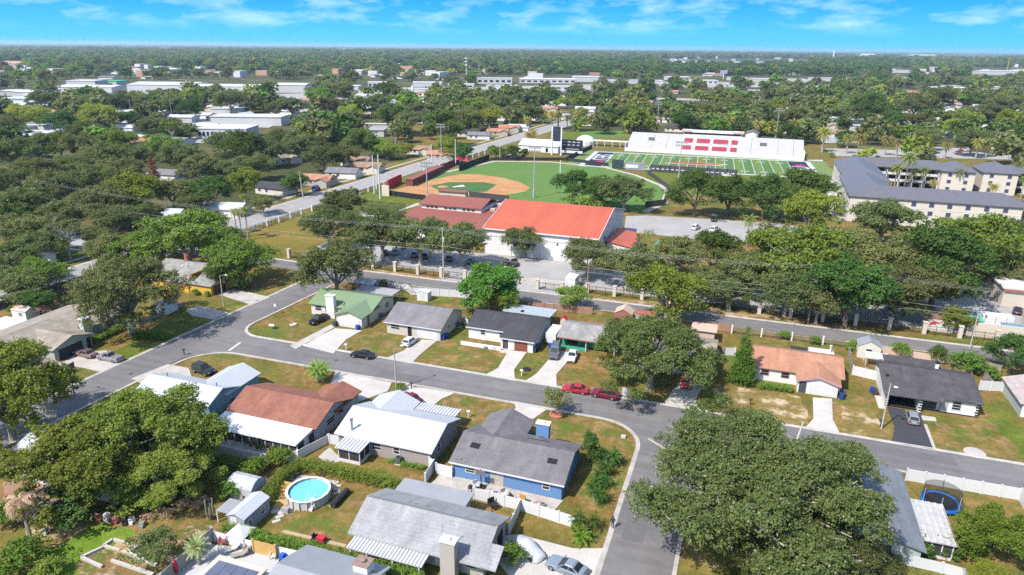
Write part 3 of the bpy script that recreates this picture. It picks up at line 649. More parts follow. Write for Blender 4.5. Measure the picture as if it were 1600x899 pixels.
h = thing('house', 'white house with a weathered black roof, black corner quoins and a dark open carport', 'house', (32, 124, 0), 'single storey houses along the residential street')
R_, W_ = MB(), MB(); roof_block(R_, None, 'x', 25.1, 34.0, 117.3, 2.6, 126.4, 4.2, 131, 2.8); roof_block(R_, W_, 'x', 34.0, 39.8, 118.6, 2.62, 126.4, 4.2, 131, 2.8, ends=(False, True))
R_.box(27, 36, 130.9, 134.0, 2.75, 2.92)
R_.build('roof', S_BROWNB, h)
W_.box(25.6, 30.7, 123.4, 130.5, 0, 2.6); W_.box(30.7, 34, 119.6, 130.5, 0, 2.45); W_.box(25.6, 26.0, 117.8, 123.4, 0, 2.35); W_.box(30.5, 31.0, 117.8, 119.6, 0, 2.35); W_.box(27.4, 35.6, 130.5, 133.6, 0, 2.75)
W_.build('wall', W_WHITE, h)
b = MB(); b.box(26.02, 30.48, 123.3, 123.39, .02, 2.4); b.box(26.02, 30.48, 118.2, 123.3, .11, .13); b.build('carport_shade', M_DARK, h)  # near-black back and floor sheets: the carport's shade put into colour
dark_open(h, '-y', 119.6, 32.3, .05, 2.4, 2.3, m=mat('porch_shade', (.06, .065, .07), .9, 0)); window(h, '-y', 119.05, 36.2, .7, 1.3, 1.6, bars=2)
dark_open(h, '-y', 119.05, 34.5, .4, 1.0, 1.7, 'shutter', mat('grey_panel', (.35, .37, .4), .7, 0))
for k_ in range(4):
    b = MB()
    for i in range(5):
        z = .25+i*.45; w_ = .12 if i % 2 else 0
        if k_ == 0: b.box(39.0-w_, 39.36, 118.98, 119.06, z, z+.24)
        elif k_ == 1: b.box(30.6-w_, 31.04, 117.74, 117.81, z, z+.22)
        elif k_ == 2: b.box(25.56, 26.0+w_, 117.74, 117.81, z, z+.22)
        else: b.box(39.33, 39.41, 119.1, 119.5+w_, z, z+.24)
    b.build('quoin', mat('black_trim', (.015, .015, .015), .6, 0), h)
b = MB(); b.box(31, 39.4, 118.9, 119.06, 0, .14); b.build('base_trim', MATS['black_trim'], h)
b = MB(); b.box(34.8, 35.3, 129.6, 130.1, 2.8, 4.2); o = b.build('chimney', W_WHITE, h); k_ = MB(); k_.box(34.7, 35.4, 129.5, 130.2, 4.2, 4.45); k_.build('cap', MATS['black_trim'], o)
b = MB(); b.lathe(26.1, 122.6, [(.22, 3.3), (.22, 3.75), (.3, 3.8), (.05, 3.95)], 8); b.build('vent', M_DARK, h)
b = MB(); b.box(24.6, 25.6, 116.9, 121.5, .0, .12); b.build('side_step', M_CONC_W, h); window(h, '-x', 25.6, 128, 1, 1.2, 1.2)

h = thing('house', 'pink shingle roofed house with a pale green side wall at the far right', 'house', (51, 126, 0), 'single storey houses along the residential street')
R_, W_ = MB(), MB(); roof_block(R_, W_, 'y', 121.3, 131.6, 45.6, 2.55, 51, 4.3, 56.4, 2.55); R_.build('roof', S_PINK, h); W_.build('wall', W_PALEG, h)
b = MB(); b.box(46.1, 55.9, 121.68, 121.745, .02, 2.4); b.build('front_facing', W_WHITE, h); window(h, '-y', 121.68, 49, 1, 1.4, 1.2); garage(h, '-y', 121.68, 53.3, 4)

# --- near row, backs towards the viewer
h = thing('house', 'slate blue house with a white metal roof and a dark car beside it', 'house', (-84, 80, 0), 'single storey houses along the residential street')
R_, W_ = MB(), MB(); roof_block(R_, W_, 'x', -91.3, -76.3, 75.6, 2.6, 79.1, 4.1, 83.0, 2.6); roof_block(R_, W_, 'y', 79.5, 88.2, -83.2, 2.6, -79.8, 4.0, -76.2, 2.6, ends=(False, True))
R_.build('roof', S_WHITE, h); W_.build('wall', W_BWALL, h); window(h, '+x', -76.75, 79.8, 1.2, .9, 1.5); window(h, '-y', 76.05, -80, 1.0, 1.3, 1.1); vents(h, [(-78.2, 79.9, 3.9), (-88.5, 80, 3.9)], M_DARK)
garage(h, '+y', 87.75, -79.7, 4.6); window(h, '+y', 82.55, -88, 1, 1.5, 1.2)

h = thing('house', 'red brown shingle house with a long white roofed screened porch', 'house', (-65, 80, 0), 'single storey houses along the residential street')
R_, W_ = MB(), MB(); roof_block(R_, W_, 'x', -72.9, -56.5, 75.5, 2.6, 80.6, 4.4, 85.6, 2.6); roof_block(R_, W_, 'y', 80.9, 88.4, -63.1, 2.6, -59.9, 3.8, -56.45, 2.6, ends=(False, True))
R_.build('roof', S_RED, h); W_.build('wall', W_GREYB, h); window(h, '+x', -56.95, 79.9, 1.1, 2.2, 1.1); garage(h, '+y', 87.95, -59.8, 4.4)
b = MB(); b.quad((-72.8, 71.1, 2.3), (-57.0, 71.1, 2.3), (-57.0, 75.5, 2.56), (-72.8, 75.5, 2.56)); b.box(-72.8, -57.0, 71.1, 75.4, 2.14, 2.28); b.build('porch_roof', mat('white_porch_roof', (.8, .8, .79), .5, .03, .5), h)
screen_room(h, -69.5, -57.1, 71.5, 75.9, 2.3, 2.3, 9, 2, .4)
b = MB(); b.box(-57.2, -57.0, 73.2, 74.2, .1, 2.1); b.build('screen_door', mat('screen_door_white', (.55, .55, .55), .6, 0), h); posts(h, [(-72.6, 71.4), (-71.1, 71.4)], 2.15)
b = MB(); b.lathe(-56.6, 82.2, [(.45, 2.1), (.5, 2.2), (.1, 2.25)], 12); o = b.build('satellite_dish', M_DARK, h)

h = thing('house', 'mauve brown house with a large bright white metal roof and steel flue pipe', 'house', (-45.5, 80.5, 0), 'single storey houses along the residential street')
R_, W_ = MB(), MB(); roof_block(R_, W_, 'x', -53.4, -37.6, 75.4, 2.6, 80.9, 4.4, 85.8, 2.6); roof_block(R_, W_, 'y', 81.2, 88.4, -53.1, 2.6, -49.4, 4.1, -45.7, 2.6, ends=(False, True))
R_.build('roof', S_WHITE, h); W_.build('wall', W_BROWN, h)
window(h, '-y', 75.85, -46.6, 1.05, 1.5, 1.1); window(h, '-y', 75.85, -43.4, 1.0, 1.0, 1.2); window(h, '+x', -38.05, 78.6, 1.0, .9, 1.3); garage(h, '+y', 87.95, -49.4, 4.6); dark_open(h, '+x', -46.15, 87.0, 1.9, 2.0, .5, 'carport_gap_shade')
b = MB(); b.lathe(-51.0, 76.6, [(.17, 2.6), (.17, 4.6), (.26, 4.62), (.26, 4.85)], 10); o = b.build('flue', mat('galvanised', (.45, .47, .5), .35, .05, 2, metal=.8), h)
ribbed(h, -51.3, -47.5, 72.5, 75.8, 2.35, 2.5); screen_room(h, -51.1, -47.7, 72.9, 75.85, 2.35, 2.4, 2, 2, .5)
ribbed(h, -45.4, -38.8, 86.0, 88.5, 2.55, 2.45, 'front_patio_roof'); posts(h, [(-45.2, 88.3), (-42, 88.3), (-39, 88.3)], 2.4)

h = thing('house', 'bright blue house with a mid grey shingle roof and blue chimney', 'house', (-26.5, 80, 0), 'single storey houses along the residential street')
R_, W_ = MB(), MB(); roof_block(R_, W_, 'x', -34.6, -18.2, 74.5, 2.6, 79.9, 4.4, 85.0, 2.6); roof_block(R_, W_, 'y', 80.2, 88.9, -34.0, 2.6, -30.4, 4.15, -26.7, 2.6, ends=(False, True))
R_.build('roof', S_MID, h); W_.build('wall', W_BLUE, h); chimney(h, -24.3, 85.2, 1.9, .95, 4.75, W_BLUE)
for x, z in ((-32.0, 3.9), (-20.8, 3.85)):
    b = MB(); b.add([(x-.65, 77.4, z-.22), (x+.65, 77.4, z-.22), (x+.65, 78.2, z+.03), (x-.65, 78.2, z+.03), (x-.65, 77.4, z-.4), (x+.65, 77.4, z-.4), (x+.65, 78.2, z-.2), (x-.65, 78.2, z-.2)], ((0, 1, 2, 3), (0, 4, 5, 1), (1, 5, 6, 2), (2, 6, 7, 3), (3, 7, 4, 0))); b.build('roof_vent', M_DARK, h)
trim_fascia(h, [(-34.6, -18.2, 74.42, 74.52, 2.38, 2.6)]); window(h, '-y', 74.95, -31.6, 1.2, 1.4, .9); dark_open(h, '-y', 74.95, -27.7, .05, 1.9, 2.1, 'sliding_door', mat('curtained_glass', (.45, .4, .32), .5, .2, 3)); window(h, '-y', 74.95, -20.8, 1.1, 1.0, 1.1)
window(h, '+x', -18.65, 77, 1.1, 1.2, 1.1); vents(h, [(-28.3, 77.5, 3.5), (-33.1, 75.1, 2.8)]); garage(h, '+y', 88.45, -30.4, 4.4)
b = MB(); b.add([(-26.2, 82.6, 3.55), (-22.6, 82.6, 3.55), (-24.4, 84.7, 2.9), (-24.4, 82.6, 4.0)], ((0, 1, 3), (1, 2, 3), (2, 0, 3))); b.build('chimney_cricket', S_MID, h)

h = thing('house', 'pale grey shingle house with a tall beige chimney and ribbed white patio roof', 'house', (-31, 62, 0), 'single storey houses along the residential street')
R_, W_ = MB(), MB(); roof_block(R_, W_, 'x', -39.7, -22.7, 57.0, 2.6, 61.75, 4.55, 66.3, 2.6, ohf=1.3)
R_.add([(-22.75, 57.0, 2.6), (-21.2, 57.0, 2.6), (-21.2, 59.8, 3.7), (-22.75, 59.8, 3.7), (-22.75, 57.0, 2.44), (-21.2, 57.0, 2.44), (-21.2, 59.8, 3.54), (-22.75, 59.8, 3.54)], ((0, 1, 2, 3), (4, 7, 6, 5), (0, 4, 5, 1), (1, 5, 6, 2), (2, 6, 7, 3)))
R_.build('roof', S_LIGHT, h); W_.build('wall', W_BEIGE, h); chimney(h, -26.7, 57.0, 1.75, 1.1, 5.15, W_BEIGE)
b = MB(); b.box(-38.3, -28.5, 66.0, 68.8, 2.7, 2.86); b.build('flat_roof', S_BLUEGREY, h); b = MB(); b.box(-38.0, -28.9, 66.0, 68.5, 0, 2.7); b.build('rear_wall', W_BEIGE, h)
b = MB(); b.box(-39.35, -23.0, 61.65, 61.86, 4.53, 4.62); b.build('ridge_vent', mat('ridge_grey', (.12, .12, .13), .8, 0), h)
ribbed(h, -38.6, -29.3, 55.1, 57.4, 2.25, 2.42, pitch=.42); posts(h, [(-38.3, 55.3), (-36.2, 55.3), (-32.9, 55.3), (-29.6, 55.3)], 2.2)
dark_open(h, '-y', 58.3, -34, .1, 6.5, 2.0, 'patio_doors', M_GLASS); door(h, '-y', 58.3, -28.6); dark_open(h, '+x', -23.15, 63.7, .05, 1.8, 2.1, 'entry_shade'); window(h, '-y', 58.3, -24.6, .9, 1.4, 1.3)
b = MB(); b.tube((-27.6, 57.3, 5.1), (-27.6, 57.3, 7.2), .03, n=5); b.tube((-27.8, 57.3, 7.0), (-27.4, 57.3, 7.0), .03, n=5); b.build('aerial', mat('galvanised2', (.4, .42, .45), .4, 0), h)
vents(h, [(-33.7, 62.7, 4.1), (-32.3, 62.7, 4.1)])

h = thing('house', 'grey metal roofed house with a white block chimney at the lower edge', 'house', (-37, 49, 0), 'single storey houses along the residential street')
R_, W_ = MB(), MB(); roof_block(R_, W_, 'x', -42.9, -32.2, 40, 2.4, 48.5, 4.3, 53.75, 2.6); R_.build('roof', S_BLUEGREY, h); W_.build('wall', W_WHITE, h)
b = MB(); b.box(-35.1, -33.4, 50.9, 52.3, 2.6, 4.5); o = b.build('chimney', W_WHITE, h); k_ = MB(); k_.lathe(-34.2, 51.6, [(.3, 4.5), (.3, 4.75), (.12, 4.85)], 8); k_.box(-35.2, -33.3, 50.8, 52.4, 4.42, 4.52); k_.build('cap', mat('rust_cap', (.2, .14, .12), .8, .2, 3), o)
b = MB(); b.box(-51.0, -44.6, 41, 48.9, 2.55, 2.72); b.build('flat_roof', W_SALMON, h); posts(h, [(-50.8, 48.6), (-44.8, 48.6)], 2.55)
for j in range(2):
    for i in range(4):
        b = MB(); x = -50.3+i*1.32; y = 46.9-j*2.3; b.box(x, x+1.25, y-1.1, y+1.2, 2.76, 2.81); b.build('solar_panel', mat('solar_glass', (.09, .1, .14), .2, .1, .4, spec=.5), h)

h = thing('house', 'sage house with a tan shingle roof and dark double garage door', 'house', (-128, 87, 0), 'single storey houses along the residential street')
R_, W_ = MB(), MB(); roof_block(R_, W_, 'y', 76.5, 101, -136.5, 2.6, -129, 4.3, -121.4, 2.6); roof_block(R_, W_, 'x', -128, -117.9, 82.5, 2.6, 86.9, 4.0, 91.3, 2.6, ends=(False, True))
R_.build('roof', S_TAN, h); W_.build('wall', W_OLIVE, h); garage(h, '+x', -118.35, 86.3, 5.0, 2.1, mat('dark_garage', (.025, .03, .035), .6, 0)); dark_open(h, '+x', -118.35, 90.2, .05, .9, 2.1)
chimney(h, -121.6, 92.7, 1.1, 1.9, 4.7, mat('sage_white_stucco', (.55, .62, .56), .8, .05, 1)); dark_open(h, '+x', -121.85, 98.3, .9, 1.7, 1.4, 'window', M_GLASS); window(h, '-y', 76.95, -125, 1, 1.5, 1.1)
b = MB(); b.box(-143, -136.6, 78, 92, 2.4, 2.52); b.build('patio_roof', M_RIB, h); posts(h, [(-142.8, 78.2), (-142.8, 91.8)], 2.4)

h = thing('house', 'mustard yellow house with an old grey roof and red brick chimney', 'house', (-126, 127, 0), 'single storey houses along the residential street')
R_, W_ = MB(), MB(); roof_block(R_, W_, 'x', -137.5, -123.6, 121.5, 2.6, 130, 5.0, 134, 3.6, ends=(True, False)); roof_block(R_, W_, 'x', -123.6, -116.7, 121.7, 2.55, 127, 4.0, 132, 2.6, ends=(False, True))
R_.build('roof', S_OLD, h); W_.build('wall', W_YELLOW, h); b = MB(); b.box(-123.7, -123.2, 123, 133, 2.6, 4.4); b.build('gable_boarding', mat('orange_brown_boards', (.3, .12, .04), .8, .2, 2), h)
garage(h, '+x', -117.15, 125.2, 4.6, 2.1, mat('brown_garage2', (.1, .05, .035), .7, .1, 2)); window(h, '+x', -117.15, 129, 1, 1.2, 1.1); window(h, '-y', 121.95, -127, 1, 1.4, 1.1)
chimney(h, -132, 131.5, 1.4, 1.0, 6.3, mat('red_brick', (.36, .1, .06), .9, .2, 3, .1, 20), mat('red_brick2', (.3, .1, .07), .9, .1, 3))
for x in (-130.2, -129.2):
    b = MB(); b.box(x-.35, x+.35, 127.6, 128.5, 4.25, 4.62); b.build('skylight', mat('skylight', (.6, .6, .62), .2, 0), h)
vents(h, [(-123, 124.4, 3.3), (-121.9, 125, 3.5)], M_DARK)

h = thing('house', 'grey roofed pale green house beneath the huge corner oak with a screened patio', 'house', (16, 84, 0), 'single storey houses along the residential street')
R_, W_ = MB(), MB(); roof_block(R_, W_, 'y', 76.3, 93.2, 7.0, 2.6, 15.2, 4.8, 23.9, 2.6); R_.build('roof', shingle('blue_grey_shingle', (.13, .145, .165)), h); W_.build('wall', W_PALEG, h)
window(h, '-y', 76.75, 17.4, 1.1, 1.5, 1.1); dark_open(h, '-y', 76.75, 19.6, .05, 1.6, 2.2)
b = MB(); b.add([(8, 70, 2.5), (19.5, 70, 2.5), (19.5, 76.2, 3.0), (8, 76.2, 3.0), (8, 70, 2.36), (19.5, 70, 2.36), (19.5, 76.2, 2.86), (8, 76.2, 2.86)], ((0, 1, 2, 3), (4, 7, 6, 5), (0, 4, 5, 1), (1, 5, 6, 2), (2, 6, 7, 3), (3, 7, 4, 0))); b.build('front_roof', MATS['blue_grey_shingle'], h)
b = MB(); b.box(8.4, 19.0, 70.4, 76.6, 0, 2.36); b.build('front_wall', W_PALEG, h)
ribbed(h, 23.95, 27.5, 79.0, 87.2, 2.32, 2.42, 'patio_roof', mat('stained_white_metal', (.55, .53, .51), .5, .14, .9), pitch=.6, pan=mat('stained_shade_pan', (.47, .45, .43), .5, .14, .9))
b = MB(); b.box(27.44, 27.56, 79, 87.2, 2.38, 2.5); b.build('gutter', mat('rusty_gutter', (.28, .15, .1), .8, .4, 3), h)
screen_room(h, 24.0, 27.3, 79.3, 87.0, 2.3, 2.4, 3, 4, .35)

h = thing('house', 'white metal roofed house glimpsed through the trees at lower left', 'house', (-84, 55, 0), 'single storey houses along the residential street')
R_, W_ = MB(), MB(); roof_block(R_, W_, 'x', -92.5, -72, 54, 2.6, 59.5, 4.2, 65, 2.6); R_.build('roof', S_WHITE, h); W_.build('wall', W_WHITE, h); window(h, '-y', 54.45, -80, 1, 1.5, 1.1); window(h, '-y', 54.45, -87, 1, 1.5, 1.1)

# --- sheds and outbuildings
def shed(label, x0, x1, y0, y1, zt, rm, wm, axis='x', zr=None, win=None, dr=None, name='shed'):
    s = thing(name, label, name.replace('_', ' '), ((x0+x1)/2, (y0+y1)/2, 0)); R_, W_ = MB(), MB(); zr = zr or zt+.55
    if axis == 'x': roof_block(R_, W_, 'x', x0, x1, y0, zt, (y0+y1)/2, zr, y1, zt, oh=.12, th=.08)
    else: roof_block(R_, W_, 'y', y0, y1, x0, zt, (x0+x1)/2, zr, x1, zt, oh=.12, th=.08)
    R_.build('roof', rm, s); W_.build('wall', wm, s)
    if win: window(s, *win)
    if dr: door(s, *dr)
    return s
s = shed('grey sided garden shed with white roof beside the round pool', -55.6, -52.9, 55.2, 60.1, 2.2, S_WHITE, W_GREYD, 'y', win=('+x', -53.02, 58.6, .7, .8, 1.0)); window(s, '+x', -53.02, 56.2, .7, .7, .8); door(s, '-y', 55.32, -54.6)
b = MB(); b.box(-57.9, -55.7, 56.0, 58.6, 1.7, 1.8); b.build('lean_to_roof', S_BLUEGREY, s); posts(s, [(-57.8, 56.1), (-57.8, 58.5)], 1.7)
shed('white shed with a rust streaked barrel roof behind the sage house', -146.3, -141.9, 95.3, 98.6, 2.3, mat('rusty_roof', (.55, .5, .45), .8, .1, .5, col2=(.4, .16, .07), c2sc=.5, c2=.5), W_WHITE, 'x', 3.0, win=('-y', 95.42, -143.6, 1.1, .9, .8), dr=('+x', -142.02, 97))
shed('small white shed beside the drive of the mustard yellow house', -121.2, -117.6, 108.6, 112.4, 2.3, mat('peach_roof', (.5, .3, .22), .8, .1, .5), W_WHITE, 'y', dr=('-y', 108.72, -119.4))
shed('white panel shed against the white fence behind the grey roofed house', -70.6, -67.6, 136.4, 138.6, 2.2, M_RIB, M_VINYL, 'y', 2.5, dr=('-y', 136.52, -69.4))
s = shed('grey roofed playhouse shed behind the black roofed house', 23.4, 27.6, 137.8, 141.2, 2.5, shingle('slate_shingle', (.2, .22, .26)), W_CREAM, 'y', 3.6, win=('-y', 137.92, 25.4, 1.0, 1.1, 1.0))
shed('peach brick shed with brown awning behind the street oak house', -24.5, -20.5, 139.0, 142.5, 2.3, W_PEACH, mat('brown_panel', (.25, .09, .07), .8, .1, 1), 'y', 3.4)
shed('small red brown roofed shed touching the street oak crown', -20.0, -15.8, 139.8, 142.6, 2.4, mat('rust_red_roof', (.28, .07, .05), .8, .1, 1), W_BEIGE, 'x', 2.8)
shed('low red play hut behind the charcoal roofed house', -35.0, -33.6, 133.2, 134.8, 1.5, M_RED, W_SALMON, 'y', 2.1)
s = shed('cream utility shed with painted red and white mural by the school fence', 39.2, 44.2, 158.0, 161.6, 2.9, mat('brown_roof', (.16, .09, .07), .8, .1, 1), W_SALMON, 'x', 3.2)
b = MB()
for q in ([(39.6, .5), (41.2, .45), (43.8, .6), (43.6, 1.7), (42.5, 2.1), (41.4, 1.6), (40.3, 1.9)],): b.add([(x, 158.08, z) for x, z in q], (tuple(range(len(q))),))
mo = b.build('mural', M_WHITE, s)
b = MB(); q = [(39.5, 1.2), (40.2, 1.5), (41.0, 1.35), (40.6, 1.75), (41.3, 2.0), (40.4, 2.3), (39.6, 1.9)]; b.add([(x, 158.05, z) for x, z in q], (tuple(range(len(q))),)); b.build('mural_flame', M_RED, mo)
s = thing('canopy_tent', 'small white canopy tent beside the grey garden shed', 'tent', (-52.6, 53.9, 0)); b = MB(); b.add([(-53.9, 52.9, 1.5), (-51.3, 52.9, 1.5), (-51.3, 55.3, 1.5), (-53.9, 55.3, 1.5), (-52.6, 54.1, 2.4)], ((0, 1, 4), (1, 2, 4), (2, 3, 4), (3, 0, 4), (0, 3, 2, 1))); b.build('canopy', M_WHITE, s); posts(s, [(-53.8, 53), (-51.4, 53), (-51.4, 55.2), (-53.8, 55.2)], 1.5, .03)
s = thing('carport_tent', 'faded grey storage tent half hidden by shrubs left of the pool hedge', 'tent', (*P(387, 775), 0)); x, y = P(387, 770)
b = MB(); b.extr([(y-1.6, 0), (y-1.5, 1.7), (y-.8, 2.4), (y, 2.65), (y+.8, 2.4), (y+1.5, 1.7), (y+1.6, 0)], x-2, x+2, 'x'); b.build('cover', mat('faded_canvas', (.42, .43, .47), .8, .2, .8), s)
s = thing('canopy_tent', 'white pop-up canopy in the back yard of the black roofed house', 'tent', (26.3, 134.9, 0)); b = MB(); b.add([(24.4, 133.8, 2.0), (28.4, 133.8, 2.0), (28.4, 136.4, 2.1), (24.4, 136.4, 2.1), (26.4, 135, 2.5)], ((0, 1, 4), (1, 2, 4), (2, 3, 4), (3, 0, 4), (0, 3, 2, 1))); b.build('canopy', M_WHITE, s); posts(s, [(24.5, 133.9), (28.3, 133.9), (28.3, 136.3), (24.5, 136.3)], 2.0, .04)
# screened pool cage behind the green roofed house
s = thing('pool_cage', 'dark framed pool screen enclosure behind the green roofed house', 'pool cage', (-79, 137, 0)); b = MB()
for i in range(8):
    x = -87+i*1.9; b.path([(x, 135.4, 0), (x, 135.4, 2.6), (x, 137.6, 3.3), (x, 139.8, 2.6), (x, 139.8, 0)], [.06]*5, 4)
for y, z in ((135.4, 2.6), (137.6, 3.3), (139.8, 2.6), (135.4, 1.1), (139.8, 1.1)): b.tube((-87, y, z), (-73.7, y, z), .06, n=4)
b.build('frame', mat('bronze_frame', (.05, .035, .03), .5, 0), s)
b = MB(); b.box(-86.9, -80.6, 135.5, 139.7, .02, .05); b.build('pool_deck', M_CONC, s)
b = MB(); b.quad((-87, 135.4, 2.65), (-81.4, 135.4, 2.65), (-81.4, 137.6, 3.35), (-87, 137.6, 3.35)); b.quad((-87, 137.6, 3.35), (-81.4, 137.6, 3.35), (-81.4, 139.8, 2.65), (-87, 139.8, 2.65)); b.build('roof_panel', mat('grey_translucent', (.4, .42, .48), .4, .1, .5), s)
# ------------------------------------------------------------------ school, stadium, apartments
W_SCHOOL = wallm('school_white', (.86, .83, .79)); M_ORANGE = mat('orange_metal_roof', (.5, .08, .042), .5, .06, .12, .03, 3, band=(0, 1.2, .1), streak=((.5, .05, .05), .07)); M_MAROON = mat('red_brown_metal_roof', (.2, .065, .047), .6, .06, .2, band=(0, .9, .07))
h = thing('gymnasium', 'big white gymnasium with a bright orange metal roof', 'gymnasium', (-54, 198, 0))
R_, W_ = MB(), MB(); roof_block(R_, W_, 'x', -70.4, -36.6, 178.4, 7.6, 198, 12.0, 217.6, 7.4, oh=.5, th=.3); R_.build('roof', M_ORANGE, h); W_.build('wall', W_SCHOOL, h)
b = MB(); b.box(-70.4, -36.6, 178.2, 178.44, 7.2, 7.55); b.build('gutter', M_TRIM, h)
b = MB()
for x, e in ((-70.46, 0), (-36.72, 0)): b.extr([(178.4, 7.3), (198, 11.7), (217.6, 7.1), (217.6, 7.5), (198, 12.12), (178.4, 7.72)], x, x+.14, 'x')
b.build('barge_board', M_TRIM, h)
b = MB(); b.box(-69.9, -37.1, 178.82, 178.9, 5.2, 5.35)
for x in (-62, -53.5, -45): b.box(x, x+.12, 178.8, 178.9, 0, 7.3)
b.build('wall_joint', mat('joint_grey', (.45, .44, .42), .8, 0), h); dark_open(h, '-y', 178.9, -48.4, 4.3, .5, .7, 'vent'); window(h, '+x', -37.1, 196, 8.6, .8, 1.2)
for x in (-58, -41): door(h, '-y', 178.9, x, 1.8, 2.3, mat('grey_steel_door', (.5, .5, .5), .5, 0))
cu = bpy.data.curves.new('wall_lettering', 'FONT'); cu.body = '1000'; cu.size = 1.1; cu.extrude = .03; o = text_mesh(cu, 'wall_lettering', M_DARK); o.parent = h
o.location = Vector((-37.04, 186.6, 5.1))-OFF[h.name]; o.rotation_euler = (math.pi/2, 0, math.pi/2)
h2 = thing('annex', 'small white annex with an orange roof attached to the gymnasium', 'annex', (-32, 194, 0)); R_, W_ = MB(), MB(); roof_block(R_, W_, 'y', 186.2, 202.5, -36.4, 4.9, -36.2, 5.0, -28.8, 3.8, oh=.4); R_.build('roof', M_ORANGE, h2); W_.build('wall', W_SCHOOL, h2)
door(h2, '-y', 186.6, -32); window(h2, '-y', 186.6, -30)
h = thing('school_building', 'red brown roofed school wing with a white clerestory strip of windows', 'school building', (-88, 203, 0)); R_, W_ = MB(), MB()
R_.add([(-104, 186, 4.0), (-71, 186, 4.0), (-71, 203.4, 5.6), (-104, 203.4, 5.6), (-104, 186, 3.8), (-71, 186, 3.8), (-71, 203.4, 5.4), (-104, 203.4, 5.4)], ((0, 1, 2, 3), (4, 7, 6, 5), (0, 4, 5, 1), (1, 5, 6, 2), (2, 6, 7, 3), (3, 7, 4, 0)))
roof_block(R_, None, 'x', -102.6, -80.2, 202.4, 7.1, 211, 8.7, 222, 5.5, th=.25); R_.box(-80.2, -70.8, 203.4, 222, 5.45, 5.75); R_.build('roof', M_MAROON, h)
W_.box(-103.4, -71.2, 186.8, 203.4, 0, 3.85); W_.box(-101.8, -80.6, 203.0, 219, 0, 6.6); W_.box(-80.6, -71.2, 203.4, 221.5, 0, 5.4); W_.build('wall', W_SCHOOL, h)
for g0 in (-99.6, -93.0, -86.6):
    for i in range(3): window(h, '-y', 203.0, g0+i*1.55, 5.75, 1.2, .75, bars=0)
for x, y, z in ((-78, 207, 5.7), (-78.6, 215, 5.7), (-73, 217, 5.7)):
    b = MB(); b.box(x-.8, x+.8, y-.7, y+.7, z, z+.8); b.build('roof_unit', mat('peach_metal', (.55, .36, .28), .7, .1, 1), h)
# turquoise shade sail by the annex
s = thing('shade_sail', 'turquoise shade canopy in the yard right of the gymnasium', 'canopy', (*P(1045, 382), 0)); x, y = P(1045, 380, 3); b = MB()
b.add([(x-4, y-2, 2.6), (x, y-1, 3.4), (x+4, y-2, 2.6), (x+3.5, y+2.2, 2.7), (x-3.5, y+2.2, 2.7), (x, y+1.5, 3.5)], ((0, 1, 5, 4), (1, 2, 3, 5))); b.build('canopy', mat('turquoise_fabric', (.03, .36, .36), .7, .1, 1), s); posts(s, [(x-3.8, y-1.9), (x+3.8, y-1.9), (x+3.4, y+2.1), (x-3.4, y+2.1)], 2.6)

W_APT = wallm('cream_siding', (.7, .62, .5)); M_APTW = mat('apartment_window', (.05, .05, .1), .3, 0, spec=.5)
def apt_window(par, face, c, a, z):
    f = MB(); face_box(f, face, c, a, z, 1.7, 1.7, -.02, .05); fo = f.build('window', M_TRIM, par); g = MB(); face_box(g, face, c, a, z+.12, 1.45, 1.45, 0, .09); g.build('pane', M_APTW, fo)
def hip(R_, x0, x1, y0, y1, ze, zr, oh=.6):
    x0 -= oh; x1 += oh; y0 -= oh; y1 += oh
    if x1-x0 > y1-y0: k = (y1-y0)/2; a, b_ = (x0+k, (y0+y1)/2, zr), (x1-k, (y0+y1)/2, zr)
    else: k = (x1-x0)/2; a, b_ = ((x0+x1)/2, y0+k, zr), ((x0+x1)/2, y1-k, zr)
    v = [(x0, y0, ze), (x1, y0, ze), (x1, y1, ze), (x0, y1, ze), a, b_, (x0, y0, ze-.25), (x1, y0, ze-.25), (x1, y1, ze-.25), (x0, y1, ze-.25)]
    f = ((0, 1, 5, 4), (1, 2, 5), (2, 3, 4, 5), (3, 0, 4)) if x1-x0 > y1-y0 else ((0, 1, 4), (1, 2, 5, 4), (2, 3, 5), (3, 0, 4, 5))
    R_.add(v, f+((0, 6, 7, 1), (1, 7, 8, 2), (2, 8, 9, 3), (3, 9, 6, 0), (6, 9, 8, 7)))
h = thing('apartment_building', 'cream three storey apartment block with slate metal roofs around a palm court', 'apartments', (55, 300, 0)); R_, W_ = MB(), MB()
hip(R_, 33.2, 86, 260.5, 274, 9.0, 12.0); hip(R_, 33.4, 48.2, 262, 300, 9.25, 12.6); hip(R_, 35, 50, 296, 345, 9.1, 12.4); hip(R_, 37, 80, 334, 348, 9.05, 11.8); hip(R_, 75, 87.5, 331, 347, 9.15, 12.2)
R_.build('roof', S_SLATE, h)
W_.box(33.2, 84, 260.5, 274, 0, 8.9); W_.box(33.4, 48.2, 266, 300, 0, 9.0); W_.box(35, 50, 298, 345, 0, 8.95); W_.box(37, 80, 336, 348, 0, 8.85); W_.box(75.2, 87.3, 331.2, 347, 0, 9.0); W_.build('wall', W_APT, h)
b = MB()
for z in (3.0, 5.95): b.box(33.15, 84.05, 260.44, 260.5, z, z+.14)
b.build('storey_band', M_TRIM, h)
for zi in (.9, 3.9, 6.7):
    for i in range(7): apt_window(h, '-y', 260.5, 47.5+i*5.3, zi)
for zi in (.9, 3.9, 6.7):
    for x in (78.2, 84.2): apt_window(h, '-y', 331.2, x, zi)
for i, z in enumerate((3.1, 6.0)):
    b = MB(); b.box(50, 75, 334.2, 336, z-.15, z); b.box(50, 75, 334.2, 334.3, z, z+.9); b.build('balcony', M_TRIM, h)
for z in (.2, 3.2, 6.2):
    for i in range(5):
        dark_open(h, '-y', 336, 53+i*4.8, z, 2.6, 2.1, 'balcony_door', M_DARK)
